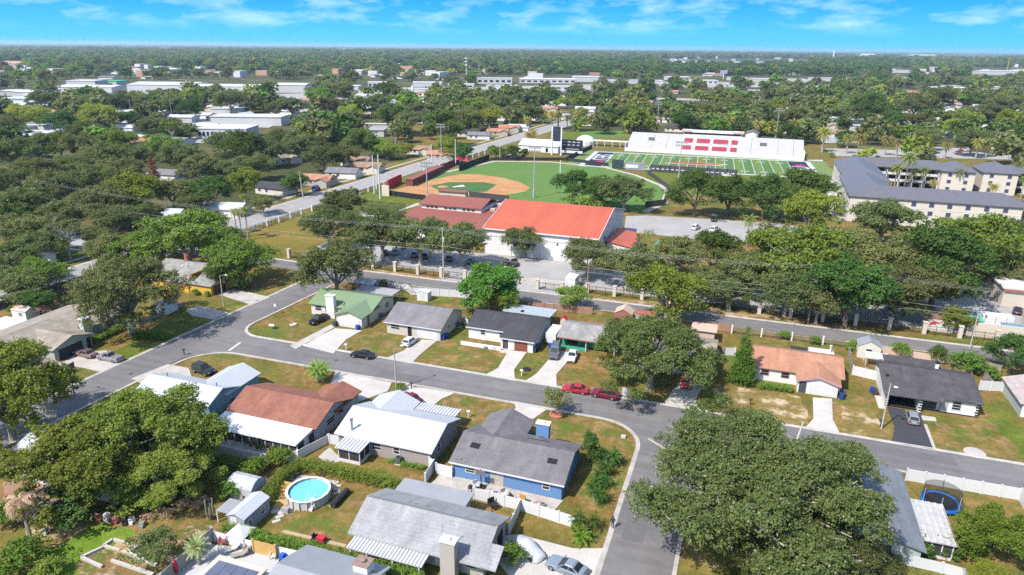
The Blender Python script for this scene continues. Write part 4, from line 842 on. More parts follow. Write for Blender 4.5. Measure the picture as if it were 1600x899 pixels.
posts(h, [(50.2+i*4.95, 334.4) for i in range(6)], 8.8, .2)
b = MB(); b.box(33.0, 33.2, 262, 266, 5.8, 6.9); b.box(33.0, 33.2, 262, 266, 2.8, 3.9); b.build('end_balcony', M_TRIM, h)
for y in (270, 278, 286, 305, 315, 325):
    for z in (.9, 3.9, 6.7): apt_window(h, '-x', 33.4 if y < 300 else 35, y, z)
h = thing('apartment_building', 'cream apartment block with slate hipped roof at the right edge beyond the palms', 'apartments', (106, 344, 0)); R_, W_ = MB(), MB(); hip(R_, 91, 103.4, 334.5, 352, 9.0, 12.2); hip(R_, 98, 150, 338, 352, 8.9, 11.6); R_.build('roof', S_SLATE, h)
W_.box(91, 103.4, 334.5, 352, 0, 8.9); W_.box(103.4, 150, 340, 352, 0, 8.8); W_.build('wall', W_APT, h)
for zi in (.9, 3.9, 6.7):
    for x in (94, 100.4): apt_window(h, '-y', 334.5, x, zi)
    for i in range(4): dark_open(h, '-y', 340, 106+i*5, zi-.7, 2.6, 2.1, 'balcony_door', M_DARK)
h = thing('apartment_building', 'corner of a slate roofed apartment block at the right edge behind the oaks', 'apartments', (100, 266, 0)); R_, W_ = MB(), MB(); hip(R_, 88, 130, 258, 274, 9, 12); R_.build('roof', S_SLATE, h); W_.box(88, 130, 258, 274, 0, 8.9); W_.build('wall', W_APT, h)
for zi in (.9, 3.9, 6.7):
    for i in range(4): apt_window(h, '-y', 258, 92+i*6, zi)

# grandstand
h = thing('grandstand', 'long white concrete grandstand with red seats facing the football field', 'grandstand', (-22, 410, 0)); W_ST = mat('stand_concrete', (.56, .54, .52), .85, .06, .3)
def stand(x0, x1, y0, y1, z0, z1, n=18):
    b = MB(); pr = [(y0, 0), (y0, z0)]
    for i in range(n):
        ya = y0+(y1-y0)*i/n; yb = y0+(y1-y0)*(i+1)/n; zb = z0+(z1-z0)*(i+1)/n
        pr += [(ya+.02, zb), (yb, zb)]
    pr += [(y1, 0)]; b.extr(pr, x0, x1, 'x'); return b.build('seating', W_ST, h)
stand(-70, 25.5, 400.5, 422.5, 1.2, 8.4)
b = MB(); b.box(-70, 25.5, 400.2, 400.4, .1, 2.2); b.box(-70, 25.5, 422.6, 422.8, 0, 8.5); b.box(-70.3, -70.0, 400.5, 422.6, 0, 4.5); b.box(25.5, 25.8, 400.5, 422.6, 0, 4.5); b.build('parapet', W_SCHOOL, h)
M_SEAT = mat('red_seats', (.5, .045, .07), .6, .15, .6)
for za, (ya, yb) in ((3.4, (403, 407.4)), (6.6, (411.6, 416.6))):
    for x0, x1 in ((-38.5, -34), (-31.5, -24.5), (-22.3, -14.6), (-12.5, -9.3)):
        b = MB(); n = 5
        for i in range(n):
            y = ya+(yb-ya)*i/n; z = 1.2+7.2*(y-400.5)/22+.55; b.box(x0, x1, y, y+.55, z, z+.55)
        b.build('seat_block', M_SEAT, h)
b = MB(); b.box(-40.2, -7.6, 423, 429, 0, 9.9); b.build('press_box', W_SCHOOL, h); b = MB(); b.box(-40.8, -7.0, 422.2, 430, 9.9, 10.15); b.quad((-40.8, 422.2, 10.15), (-7, 422.2, 10.15), (-8.6, 426, 11.1), (-39.2, 426, 11.1)); b.quad((-39.2, 426, 11.1), (-8.6, 426, 11.1), (-7, 430, 10.15), (-40.8, 430, 10.15)); b.build('press_box_roof', M_RIB, h)
b = MB()
for x0 in (-41.4, -12.4): b.box(x0, x0+6.0, 421.9, 430.2, 10.2, 10.9)
b.build('roof_end', mat('peach_roof_end', (.55, .36, .29), .8, .05, 1), h); dark_open(h, '-y', 423, -23.9, 8.75, 31.6, 1.05, 'press_window', M_GLASS)
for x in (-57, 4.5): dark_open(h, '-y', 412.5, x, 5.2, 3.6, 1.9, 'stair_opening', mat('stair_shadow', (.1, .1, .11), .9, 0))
for x in (-56, -48, -2, 12, 20):
    b = MB(); b.box(x, x+.15, 402, 421, 1.6, 1.7); b.tube((x, 402, 2.8), (x, 421.5, 9.2), .06, n=4); b.build('handrail', mat('rail_grey', (.35, .35, .35), .5, 0), h)
for x, y, z in ((-63, 407, 4.2), (-55, 407, 4.2), (-47, 408, 4.5), (-1, 407, 4.2), (8, 406, 4), (17, 409, 4.6), (-30, 402, 2.4), (-9, 401.2, 2.2)):
    pass
# bleachers and field-side structures
h = thing('bleachers', 'dark covered visitor bleachers along the near side of the football field', 'bleachers', (-26, 338, 0)); b = MB(); b.extr([(336.5, .2), (336.5, 3.4), (339.5, .9), (339.5, .2)], -46, -6.2, 'x'); b.build('seating', mat('dark_bleacher', (.05, .05, .065), .6, .1, 1), h)
b = MB()
for i in range(18): b.box(-45.5+i*2.3, -44.1+i*2.3, 336.4, 336.46, 1.3, 1.75)
b.build('lattice', M_TRIM, h)
for i in range(10):
    b = MB(); x = -46+i*4.4; b.box(x-.08, x+.08, 336.2, 336.4, 0, 3.6); b.build('post', M_DARK, h)
b = MB(); b.box(-13, -7, 336.1, 336.22, .2, 1.1); b.build('banner', M_WHITE, h)
for (px0, px1, py, z, lab, mt) in ((956, 974, 263, 4.2, 'dark batting eye screen on the outfield fence', 'batting_eye'), (978, 1008, 266, 3.8, 'grey patterned screen panel beside the dark batting eye', 'grey_screen')):
    (x0, y0), (x1, y1) = P(px0, py), P(px1, py+1.5); s = thing('screen_wall', lab, 'screen', ((x0+x1)/2, (y0+y1)/2, 0)); b = MB(); b.obox((x0+x1)/2, (y0+y1)/2, .2, math.hypot(x1-x0, y1-y0), .25, z, math.atan2(y1-y0, x1-x0)); b.build('panel', mat(mt, (.02, .035, .04) if mt == 'batting_eye' else (.2, .21, .24), .8, .2, .6), s)
    if mt == 'grey_screen': b = MB(); b.obox((x0*.7+x1*.3), (y0*.7+y1*.3)-.2, 1.2, 6, .1, 1.6, math.atan2(y1-y0, x1-x0)); b.build('lettering_panel', M_WHITE, s)
x, y = P(893, 243); s = thing('scoreboard', 'dark baseball scoreboard with white panels at the left of the football field', 'scoreboard', (x, y, 0)); b = MB(); b.box(x-6, x+6, y, y+.5, 2.6, 8.4); b.build('board', mat('scoreboard_black', (.012, .014, .025), .5, 0), s); posts(s, [(x-5, y+.3), (x+5, y+.3), (x, y+.3)], 2.6, .2, M_DARK)
b = MB()
for i in range(4): b.box(x-5+i*2.6, x-3.2+i*2.6, y-.06, y, 6.9, 7.5); b.box(x-5+i*2.6, x-3.6+i*2.6, y-.06, y, 5.3, 5.9)
b.box(x-4, x+4, y-.06, y, 3.2, 3.6); b.build('score_panel', mat('score_white', (.4, .4, .42), .5, 0), s); b = MB(); b.box(x-6, x+6, y+.05, y+.4, 1.2, 2.5); b.build('lower_banner', M_WHITE, s)
x, y = P(869, 243); s = thing('video_board', 'tall twin post video scoreboard tower of white panels', 'scoreboard', (x, y, 0))
for dx in (-3.0, 2.2): b = MB(); b.box(x+dx, x+dx+.7, y, y+1, 0, 15.6); b.build('post', M_WHITE, s)
b = MB(); b.box(x-2.0, x+1.9, y+.2, y+.9, 7.5, 15.4); b.build('screen', mat('video_screen', (.03, .035, .05), .3, .2, .4), s)
x, y = P(838, 238); s = thing('field_house', 'low white field house behind the outfield fence', 'building', (x, y, 0)); R_, W_ = MB(), MB(); roof_block(R_, W_, 'x', x-11, x+13, y, 3.6, y+9, 6.2, y+18, 3.6, th=.2); R_.build('roof', M_RIB, s); W_.build('wall', W_SCHOOL, s)
dark_open(s, '-y', y+.45, x+6, .3, 1.5, 2.2)
x, y = P(925, 228); s = thing('canopy_row', 'row of white event canopies by the far end zone', 'canopies', (x, y, 0)); b = MB(); b.box(x-2, x+22, y, y+5, 3, 3.2); b.build('roof', M_WHITE, s); posts(s, [(x-1.8+i*4.7, y+.2) for i in range(6)], 3, .15)
x, y = P(915, 219, 3); s = thing('tent', 'white domed event tent left of the grandstand', 'tent', (x, y, 0)); b = MB(); b.lathe(x, y, [(6, 0), (6, 2.6), (4.6, 4.4), (2.4, 5.6), (.3, 6)], 14); b.build('cover', M_WHITE, s)
# baseball dugouts, backstop, batting cage
M_BRICKRED = mat('dugout_red', (.4, .03, .03), .6, .1, 1)
def wallbox(name, label, cat, pa, pb, depth, h_, m, base=0.0, side=1, group=None):
    (x0, y0), (x1, y1) = P(*pa), P(*pb); a = math.atan2(y1-y0, x1-x0); l = math.hypot(x1-x0, y1-y0)
    b = MB(); b.obox((x0+x1)/2-math.sin(a)*depth/2*side, (y0+y1)/2+math.cos(a)*depth/2*side, base, l, depth, h_, a); return single(b, name, m, label, cat, group)
s = thing('dugout', 'cream baseball dugout with red brown flat roof beside the infield', 'dugout', (*P(707, 311), 0)); (x0, y0), (x1, y1) = P(686, 309), P(727, 312); b = MB(); a = math.atan2(y1-y0, x1-x0); L_ = math.hypot(x1-x0, y1-y0)
b.obox((x0+x1)/2, (y0+y1)/2+1.5, 0, L_, 3, 2.6, a); b.build('wall', W_SALMON, s); b = MB(); b.obox((x0+x1)/2, (y0+y1)/2+1.5, 2.6, L_+.8, 4, .25, a); b.build('roof', M_MAROON, s)
s = thing('dugout', 'long maroon dugout along the boulevard side of the infield', 'dugout', (*P(662, 279), 0)); (x0, y0), (x1, y1) = P(640, 291), P(688, 269); b = MB(); a = math.atan2(y1-y0, x1-x0); L_ = math.hypot(x1-x0, y1-y0)
b.obox((x0+x1)/2, (y0+y1)/2, 0, L_, 3, 2.8, a); b.build('wall', mat('dark_maroon', (.13, .04, .035), .8, .1, 1), s); b = MB(); b.obox((x0+x1)/2, (y0+y1)/2, 2.8, L_+.6, 3.6, .25, a); b.build('roof', M_MAROON, s)
wallbox('fence_screen', 'bright red padded backstop panel behind home plate', 'screen', (607, 296), (628, 286), .4, 3.8, M_RED)
s = wallbox('fence_screen', 'cream block wall at the foot of the red backstop panel', 'wall', (597, 306), (608, 307), .5, 4.2, W_SALMON)
wallbox('fence_screen', 'dark netted low wall curving behind home plate', 'wall', (609, 306), (677, 315), .4, 2.0, M_DARK)
wallbox('fence_screen', 'dark screened fence between the infield and the gymnasium', 'fence', (733, 312), (795, 319), .2, 3.2, mat('dark_mesh', (.04, .04, .04), .9, .1, 1))
wallbox('fence_screen', 'red brown screened fence along the third base line', 'fence', (690, 268), (718, 255), .3, 3, mat('dark_maroon', (.13, .04, .035), .8, .1, 1))
wallbox('fence_screen', 'black windscreen fence at the left outfield corner', 'fence', (718, 268), (765, 250), .3, 3.0, mat('black_mesh', (.022, .022, .026), .9, .1, 1))
wallbox('fence_screen', 'black outfield wall under the white track line', 'fence', (766, 251), (880, 251), .3, 1.5, MATS['black_mesh'])
wallbox('fence_screen', 'black banner wall along the right outfield', 'fence', (880, 251), (950, 260), .3, 1.6, MATS['black_mesh'])
wallbox('fence_screen', 'dark mesh fence at the right field corner beyond the clump of oaks', 'fence', (1008, 325), (1036, 322), .2, 2.4, MATS['dark_mesh'])
wallbox('fence_screen', 'dark mesh fence curving down the right field line', 'fence', (1036, 322), (1047, 298), .2, 2.0, MATS['dark_mesh'])
wallbox('fence_screen', 'mesh fence from the dark screens to the right field line', 'fence', (1047, 298), (1012, 272), .2, 2.0, MATS['dark_mesh'])
wallbox('fence_screen', 'dark end fence at the left of the football field', 'fence', (885, 252), (925, 232), .25, 2.2, MATS['black_mesh'])
for lab, px, py, w_ in (('red canopy over the boulevard side bullpen', 722, 258, 8), ('red tent among the cars behind the second diamond', 1050, 205, 9)):
    x, y = P(px, py); s = thing('canopy', lab, 'canopy', (x, y, 0)); b = MB(); b.add([(x-w_/2, y-2, 2.6), (x+w_/2, y-2, 2.6), (x+w_/2, y+2.5, 2.6), (x-w_/2, y+2.5, 2.6), (x-w_/4, y, 4.2), (x+w_/4, y, 4.2)], ((0, 1, 5, 4), (1, 2, 5), (2, 3, 4, 5), (3, 0, 4))); b.build('cover', M_RED, s); posts(s, [(x-w_/2+.1, y-1.9), (x+w_/2-.1, y-1.9), (x+w_/2-.1, y+2.4), (x-w_/2+.1, y+2.4)], 2.6)
s = thing('batting_cage', 'green netted batting cage on the lawn behind the backstop', 'batting cage', (*P(590, 330), 0)); x, y = P(592, 334); b = MB(); 
for i in range(5): b.path([(x-9+i*4.5, y-3, 0), (x-9+i*4.5, y-3, 3.6), (x-9+i*4.5, y+3, 3.6), (x-9+i*4.5, y+3, 0)], [.06]*4, 4)
for yy in (-3, 3): b.tube((x-9, y+yy, 3.6), (x+9, y+yy, 3.6), .05, n=4)
b.build('frame', M_DARK, s); b = MB(); b.box(x-9, x+9, y-2.95, y+2.95, .05, 3.55); b.build('net', mat('green_net', (.02, .035, .02), .9, 0, alpha=.22), s)
# small figures and dark items on the infield are batting screens
for i, (px, py) in enumerate(((643, 287), (650, 292), (656, 287))):
    x, y = P(px, py); b = MB(); b.path([(x-1, y, 0), (x-1, y, 2), (x+1, y, 2), (x+1, y, 0)], [.07]*4, 4); b.tube((x-1, y, 1), (x+1, y, 1), .05, n=4); b.tube((x, y+1, 0), (x, y, 2), .05, n=4)
    single(b, 'pitching_screen', M_DARK, 'dark framed practice screen around home plate', 'screen', 'practice screens around home plate')
# maintenance yard at right
s = thing('block_wall', 'cream block wall enclosing the dumpster yard at right', 'wall', (54, 163, 0)); b = MB(); b.box(46.5, 60, 158.0, 158.4, 0, 3.0); b.box(59.6, 60, 158.4, 170, 0, 3.0); b.build('panel', W_SALMON, s)
def dumpster(x, y, m, lid, label):
    s = thing('dumpster', label, 'dumpster', (x, y, 0)); b = MB(); b.add([(x-1.6, y-1, .3), (x+1.6, y-1, .3), (x+1.6, y+1, .3), (x-1.6, y+1, .3), (x-2, y-1.2, 1.7), (x+2, y-1.2, 1.7), (x+2, y+1.2, 2.1), (x-2, y+1.2, 2.1)], ((0, 3, 2, 1), (0, 1, 5, 4), (1, 2, 6, 5), (2, 3, 7, 6), (3, 0, 4, 7))); b.build('bin', m, s); b = MB(); b.add([(x-2.1, y-1.3, 1.72), (x+2.1, y-1.3, 1.72), (x+2.1, y+1.3, 2.16), (x-2.1, y+1.3, 2.16), (x-2.1, y-1.3, 1.8), (x+2.1, y-1.3, 1.8), (x+2.1, y+1.3, 2.26), (x-2.1, y+1.3, 2.26)], ((0, 3, 2, 1), (4, 5, 6, 7), (0, 1, 5, 4), (1, 2, 6, 5), (2, 3, 7, 6), (3, 0, 4, 7))); b.build('lid', lid, s)
dumpster(48.6, 164, mat('dark_green', (.03, .12, .07), .6, .1, 1), mat('sea_green', (.06, .38, .25), .6, .1, 1), 'sea green lidded dumpster inside the block wall yard'); dumpster(55.6, 161.2, mat('steel_blue', (.06, .12, .2), .6, .1, 1), mat('slate_blue', (.1, .18, .28), .6, .1, 1), 'slate blue lidded dumpster inside the block wall yard')
s = thing('storage_container', 'white storage container standing in the block wall yard', 'container', (52.6, 166, 0)); b = MB(); b.box(49.8, 56.6, 164.6, 167.2, .1, 2.7); b.build('body', M_WHITE, s); b = MB()
for i in range(3): b.box(51.2+i*2, 51.3+i*2, 164.5, 164.6, .2, 2.6)
b.build('seam', mat('seam_grey', (.4, .4, .4), .6, 0), s)
s = thing('workshop', 'white roofed block workshop at the right edge beyond the block wall yard', 'building', (66, 184, 0)); R_, W_ = MB(), MB(); x, y = P(1563, 478); R_.box(x-.5, x+26, y-.5, y+13, 4.4, 4.7); W_.box(x, x+25.5, y, y+12.5, 0, 4.4); R_.build('roof', M_RIB, s); W_.build('wall', W_SALMON, s); dark_open(s, '-y', y, x+9, .1, 4, 3.2, 'door')
b = MB(); b.box(x-.2, x+26, y-.62, y-.5, 3.9, 4.4); b.build('fascia', mat('red_fascia', (.35, .1, .06), .7, .1, 1), s)
patch('car_park', [(40, 158.4), (90, 158.4), (90, 200), (46, 200)], .012, M_LOT, px=False)

# ------------------------------------------------------------------ commercial strip and houses among the trees
W_FAR = wallm('far_white_wall', (.62, .61, .6)); R_FARW = mat('far_white_roof', (.66, .66, .67), .6, .08, .05); W_FART = wallm('far_tan_wall', (.5, .43, .35)); 
def flat_building(label, px0, px1, py, h_, depth, wm=None, rm=None, name='warehouse', ridge=0, nwin=0):
    (x0, y0), (x1, y1) = P(px0, py), P(px1, py+(px1-px0)*.0096); a = math.atan2(y1-y0, x1-x0); l = math.hypot(x1-x0, y1-y0); cx, cy = (x0+x1)/2, (y0+y1)/2
    s = thing(name, label, name.replace('_', ' '), (cx, cy, 0), None, a); b = MB(); b.box(-l/2, l/2, 0, depth, 0, h_); b.build('wall', wm or W_FAR, s, world=False)
    R_ = MB()
    if ridge: R_.extr([(-.5, h_), (depth/2, h_+ridge), (depth+.5, h_)], -l/2-.5, l/2+.5, 'x')
    else: R_.box(-l/2-.4, l/2+.4, -.4, depth+.4, h_, h_+.5)
    R_.build('roof', rm or R_FARW, s, world=False)
    for i in range(nwin):
        q = MB(); wx = -l/2+l*(i+.5)/nwin; q.box(wx-l/nwin*.3, wx+l/nwin*.3, -.08, .05, h_*.3, h_*.72); q.build('window', M_GLASS, s, world=False)
    return s
FLATS = [
 ('white warehouse with a ridge at the far left of the commercial strip', 0, 36, 150, 5, 30, 1, 0), ('long low white warehouse left of the green roofed store', 88, 176, 149, 9, 40, 1.5, 0),
 ('pale flat roofed store behind the left warehouse', 105, 150, 138, 9, 30, 0, 0), ('white roofed long warehouse with small roof vents', 200, 301, 148, 11, 60, 2, 0),
 ('white roofed warehouse right of the one with roof vents', 303, 400, 149, 10, 45, 1.5, 0), ('white gabled warehouse behind the round crowned oaks', 428, 478, 145, 9, 30, 2, 0),
 ('flat white shop left of the round fronted showroom', 520, 560, 141, 5, 25, 0, 0), ('round fronted grey showroom in the commercial strip', 575, 609, 136, 6, 20, 1, 5), ('long white canopy building in front of the showroom', 580, 700, 145, 5, 16, 0, 0),
 ('white shop row near the tall mast', 645, 690, 136, 6, 22, 1, 0), ('cream hotel block right of the tall mast', 745, 800, 131, 8, 24, 0, 6), ('long white shopping plaza behind the palms', 812, 900, 130, 6, 40, 0, 9),
 ('white plaza end building with a raised roof', 896, 938, 128, 8, 34, 0, 0), ('low cream stores under the plaza', 838, 892, 140, 4, 16, 0, 4), ('grey roofed store right of the plaza', 942, 980, 131, 5, 20, 1, 0),
 ('white stores in the middle of the right commercial strip', 1042, 1078, 126, 6, 26, 0, 4), ('pale stores below the purple billboard', 1082, 1122, 131, 5, 26, 0, 5), ('white store right of the purple billboard', 1140, 1168, 126, 5, 20, 0, 0),
 ('pale store among trees right of the dark wood', 1270, 1332, 127, 5, 24, 0, 0), ('white roofed building in the trees at right', 1400, 1416, 125, 5, 14, 0, 0),
 ('flat white roofed school seen at the middle right distance', 1393, 1424, 114, 6, 30, 0, 0), ('very long white distribution building at the far right', 1520, 1625, 117, 9, 60, 0, 0),
 ('white offices left of the distant lake shore hill', 955, 985, 95, 7, 40, 1, 0), ('distant white apartment row beyond the lake', 1335, 1362, 92, 12, 40, 0, 0), ('distant white domed college building', 1347, 1366, 91, 22, 40, 6, 0), ('distant long white college hall', 1360, 1390, 98, 10, 40, 0, 0),
 ('distant pale hall left of the large white arena', 1402, 1420, 93, 12, 40, 2, 0), ('distant large white arena beyond the lake', 1428, 1461, 92, 24, 90, 3, 6), ('distant white low range right of the arena', 1475, 1512, 92, 10, 60, 2, 0), ('distant long white plant at right', 1508, 1560, 93, 12, 60, 0, 0),
 ('distant pale blocks on the right skyline', 1500, 1520, 87, 14, 60, 0, 0), ('distant white hall on the left skyline', 532, 548, 81, 22, 90, 0, 0), ('distant white specks of buildings above the left wood', 156, 178, 104, 7, 40, 1, 0),
 ('distant white flat roof on the hill left of centre', 250, 262, 82, 16, 60, 0, 0)]
FLATS += [('long flat roofed row behind the palms right of the grandstand', 1272, 1314, 193, 4, 14, 0, 6), ('pale roofed row of units left of the dark crowned tree', 1322, 1366, 199, 4, 12, 0, 6), ('white low store in the right wood below the pale trees', 1335, 1350, 206, 4, 10, 0, 0), ('tan roofed block behind the yellow green tree at right', 1450, 1480, 196, 4, 14, 1.5, 0),
 ('pale green roofed hall at the right edge of the wood', 1520, 1560, 208, 4, 14, 0, 0), ('white garage row behind the right apartment block', 1566, 1600, 226, 4, 12, 0, 0), ('pale roofed house row at the left below the warehouses', 40, 76, 168, 4, 14, 1.5, 0), ('grey roofed row above the round lime trees', 175, 215, 183, 4, 14, 1.5, 3), ('white roofed row left of the dark windowed building', 262, 300, 192, 4, 14, 1.5, 0), ('blue grey shed row above the dark windowed building', 330, 378, 178, 4, 14, 0, 0),
 ('long pale roof at the upper left edge', 0, 40, 163, 5, 24, 0, 0), ('white roofed plant below the left edge warehouse', 20, 60, 152, 5, 24, 0, 0), ('pale row of shops left of the hotel block', 700, 740, 138, 5, 20, 0, 4), ('grey store below the cream hotel', 760, 810, 140, 5, 16, 0, 0), ('white depot right of the billboard', 1176, 1215, 128, 5, 24, 0, 0), ('pale depot at the right end of the strip', 1225, 1262, 129, 5, 24, 0, 0),
 ('white roofed depot below the far distribution building', 1480, 1500, 140, 5, 18, 0, 0), ('peach roofed school in the right wood', 1490, 1522, 143, 5, 20, 1, 0), ('red roofed house group at far right', 1550, 1562, 142, 5, 14, 1, 0), ('pale strip of roofs under the dark wood', 985, 1036, 131, 5, 20, 0, 0)]
for lab, a0, a1, py, hh, dp, rg, nw in FLATS: flat_building(lab, a0, a1, py, hh, dp, ridge=rg, nwin=nw)
flat_building('bright green roofed store in the commercial strip', 152, 183, 136, 7, 30, rm=mat('vivid_green_roof', (.03, .38, .1), .6, .05, .05))
flat_building('peach walled church with terracotta roof and small spire at far left', -5, 38, 107, 10, 50, wallm('peach_far', (.6, .4, .33)), mat('terracotta_far', (.45, .2, .13), .8, .1, .05), 'church', 5)
s = flat_building('white walled commercial building with a row of dark windows and flat roof', 310, 386, 217, 6.0, 22, nwin=12); flat_building('wide flat white roofed shop behind the dark windowed building', 330, 440, 196, 6, 20)
flat_building('flat roofed grey store with white front below the far oaks', 396, 430, 195, 4.5, 20, nwin=3); flat_building('pale flat roofed plaza at the left edge below yellow trees', -10, 60, 224, 4.5, 24, nwin=0); flat_building('grey flat roof behind the left edge plaza', 40, 70, 207, 4.5, 16)
flat_building('grey flat roofed hall with white wall beside the rust red cypress', 474, 512, 190, 5, 16, rm=mat('dark_flat_roof', (.1, .1, .14), .7, .1, .1)); flat_building('white walled yard building right of the rust red cypress', 480, 512, 196, 3, 4)
flat_building('small grey roofed utility building on the open lot', 574, 600, 214, 4, 12, rm=mat('grey_flat_roof', (.3, .31, .33), .7, .1, .1)); flat_building('white fence like building on the open lot', 566, 612, 201, 3, 3)
# mast, billboard, far tower, steeple
def mast(label, px, py, h_, r=.5, m=None, arms=0, name='mast', cat='mast'):
    x, y = P(px, py); s = thing(name, label, cat, (x, y, 0)); b = MB(); b.tube((x, y, 0), (x, y, h_), r, r*.5, 8); b.build('pole', m or M_WHITE, s)
    if arms:
        b = MB()
        for i in range(arms): b.lathe(x, y, [(2.4, h_-3-i*5), (2.4, h_-1.4-i*5)], 8)
        b.build('antenna', m or M_WHITE, s)
mast('tall white cell mast with antenna rings beyond the trees', 729, 131, 40, .7, arms=3); mast('slim dark tower on the right skyline', 1467, 92.5, 60, 1.6, mat('tower_dark', (.1, .13, .16), .8, 0)); mast('white steeple above the dark wood', 1301, 97, 50, 5); mast('yellow construction crane mast at far right', 1573, 112, 40, 1.2, mat('crane_yellow', (.5, .36, .05), .6, 0))
x, y = P(1130, 124); s = thing('billboard', 'purple billboard above the right commercial strip', 'billboard', (x, y, 0)); b = MB(); b.box(x-6.5, x+6.5, y, y+1, 10, 16.5); b.build('panel', mat('purple_sign', (.24, .2, .5), .5, 0), s); posts(s, [(x, y+.5)], 9, .6)
for lab, px, py, hh in (('white sign pylon left of the grove behind the open lot', 645, 168, 20), ('second white sign pylon right of the taller pylon', 661, 166, 12)):
    x, y = P(px, py); b = MB(); b.box(x-1, x+1, y, y+1, 0, hh); single(b, 'sign_pylon', M_WHITE, lab, 'pylon')

# houses among the trees: a few kinds, then copies
def proto(nm, rm, wm, l=15, d_=9):
    s = thing('house', 'x', 'house'); R_, W_ = MB(), MB(); roof_block(R_, W_, 'x', -l/2, l/2, -d_/2, 2.7, 0, 4.4, d_/2, 2.7)
    if nm % 2: roof_block(R_, W_, 'y', -d_/2-3, 0, l*.1, 2.7, l*.1+3.2, 4.0, l*.1+6.4, 2.7, ends=(True, False))
    R_.build('roof', rm, s, world=False); W_.build('wall', wm, s, world=False)
    for wx in (-l*.32, -l*.08): window(s, '-y', -d_/2+.45, wx)
    return s
RC = [('grey', S_GREY), ('brown', shingle('brown_shingle', (.25, .15, .1))), ('white', S_WHITE), ('tan', S_TAN), ('dark', S_BLACK), ('terracotta', S_ORANGE)]
WC = [W_WHITE, W_CREAM, W_WHITE, W_SALMON, W_CREAM, W_BEIGE]
PR = [(n, proto(i, rm, WC[i])) for i, (n, rm) in enumerate(RC)]
USED = [False]*6
def place_house(k, x, y, rz, label, group, s=1.0):
    o = PR[k][1]
    if USED[k]: o = copy_tree(o)
    USED[k] = True
    o.location = (x, y, 0); o.rotation_euler = (0, 0, rz); o.scale = (s, s, 1.0); o['label'] = label; o['category'] = 'house'; o['group'] = group
HB = rad(86)
NEAR_H = [  # boulevard side and left wood: kind, px, py (front centre), angle, label
 (4, 432, 302, -.1, 'white house with dark blue grey roof on the boulevard beside a leaning pole'), (5, 497, 288, .12, 'terracotta roofed house with a dark front gable on the boulevard'), (0, 538, 277, .15, 'long white house with pale grey roof on the boulevard'),
 (1, 575, 268, .15, 'brown roofed house behind the two tall white poles'), (1, 558, 258, .15, 'second brown roof behind the long white house'), (2, 258, 345, .2, 'bright white roofed house behind the lime green tree'), (2, 355, 335, .2, 'white house in the shade at the end of the boulevard palms'),
 (2, 40, 412, -.1, 'white walled house with blue window at the left edge'), (0, 262, 280, .1, 'grey roofed house behind the rust brown cypress'), (3, 50, 325, .1, 'tan roofed house hidden in the left wood'), (5, 690, 268-20, .2, 'terracotta roofed house at the bend of the boulevard'), (1, 655, 240, .15, 'brown roofed duplex left of the stadium light mast'),
 (0, 749, 217, .2, 'white house with light grey roof beside the boulevard bend'), (5, 778, 211, .2, 'terracotta roofed white house beyond the boulevard bend'), (5, 796, 205, .2, 'orange roofed house behind the terracotta one'), (2, 811, 204, .2, 'white roofed house where the boulevard meets the trees'), (4, 733, 213, .2, 'dark roofed house tucked behind the light grey one'),
 (1, 922, 196, .1, 'brown roofed house behind the second diamond'), (3, 965, 196, .05, 'tan roofed house right of the second diamond'), (2, 1010, 195, .05, 'white roofed house behind the grandstand light mast'), (2, 877, 186, .1, 'white roofed house left of the row of palms'), (0, 170, 185, .1, 'grey roofed house below the left warehouses'), (0, 223, 182, .1, 'pale grey bungalow below the vented warehouse'),
 (2, 250, 180, .1, 'white bungalow right of the pale grey bungalow'), (3, 35, 215, 0, 'tan roofed building above the left edge plaza'), (2, 200, 205, .1, 'white flat house among the left oaks'), (3, 440, 255, 1.2, 'tan roofed house in a clearing left of the round oaks')]
for k, px, py, rz, lab in NEAR_H:
    x, y = P(px, py); place_house(k, x, y, rz, lab, 'houses among the trees')
ZN = lambda px, py: ('left' if px < 480 else 'centre' if px < 980 else 'right')
BOX = []
for zone, (xa, xb, ya, yb, n) in {'left wood': (0, 500, 150, 235, 46), 'centre wood': (480, 980, 146, 192, 40), 'right wood': (1000, 1600, 140, 216, 66), 'far left wood': (0, 700, 88, 126, 44), 'far right wood': (800, 1600, 84, 122, 70)}.items():
    for i in range(n):
        px, py = rnd.uniform(xa, xb), ya+(yb-ya)*rnd.random()**1.0
        x, y = P(px, py); k = rnd.choice((0, 1, 2, 2, 2, 3, 4, 5)); BOX.append((x, y))
        place_house(k, x, y, rnd.choice((0, math.pi/2, math.pi))+rnd.uniform(-.1, .1), f'{RC[k][0]} roofed house showing among the crowns of the {zone}', f'{RC[k][0]} roofed houses in the {zone}', rnd.uniform(.9, 1.6) if 'far' not in zone else rnd.uniform(1.1, 2.4))
for k in range(6):
    if not USED[k]: PR[k][1].location = (*P(1500, 170), 0)

# pale yards, streets and car parks between the far buildings
for q in ([(1290, 232), (1600, 240), (1600, 250), (1300, 244)], [(1280, 212), (1340, 214), (1345, 224), (1285, 224)], [(1400, 226), (1500, 232), (1500, 240), (1400, 236)], [(60, 146), (300, 150), (480, 146), (480, 154), (300, 160), (60, 156)], [(560, 140), (940, 132), (940, 142), (560, 150)], [(1030, 128), (1330, 130), (1330, 136), (1030, 137)], [(300, 176), (420, 178), (440, 190), (420, 200), (300, 196)], [(300, 214), (400, 219), (400, 224), (300, 224)], [(-20, 200), (60, 200), (70, 226), (-20, 232)], [(440, 172), (700, 160), (700, 163), (440, 177)], [(1000, 152), (1200, 158), (1200, 161), (1000, 155)], [(1340, 186), (1600, 180), (1600, 184), (1340, 190)]): patch('car_park', q, .02, M_LOT, rag=False)
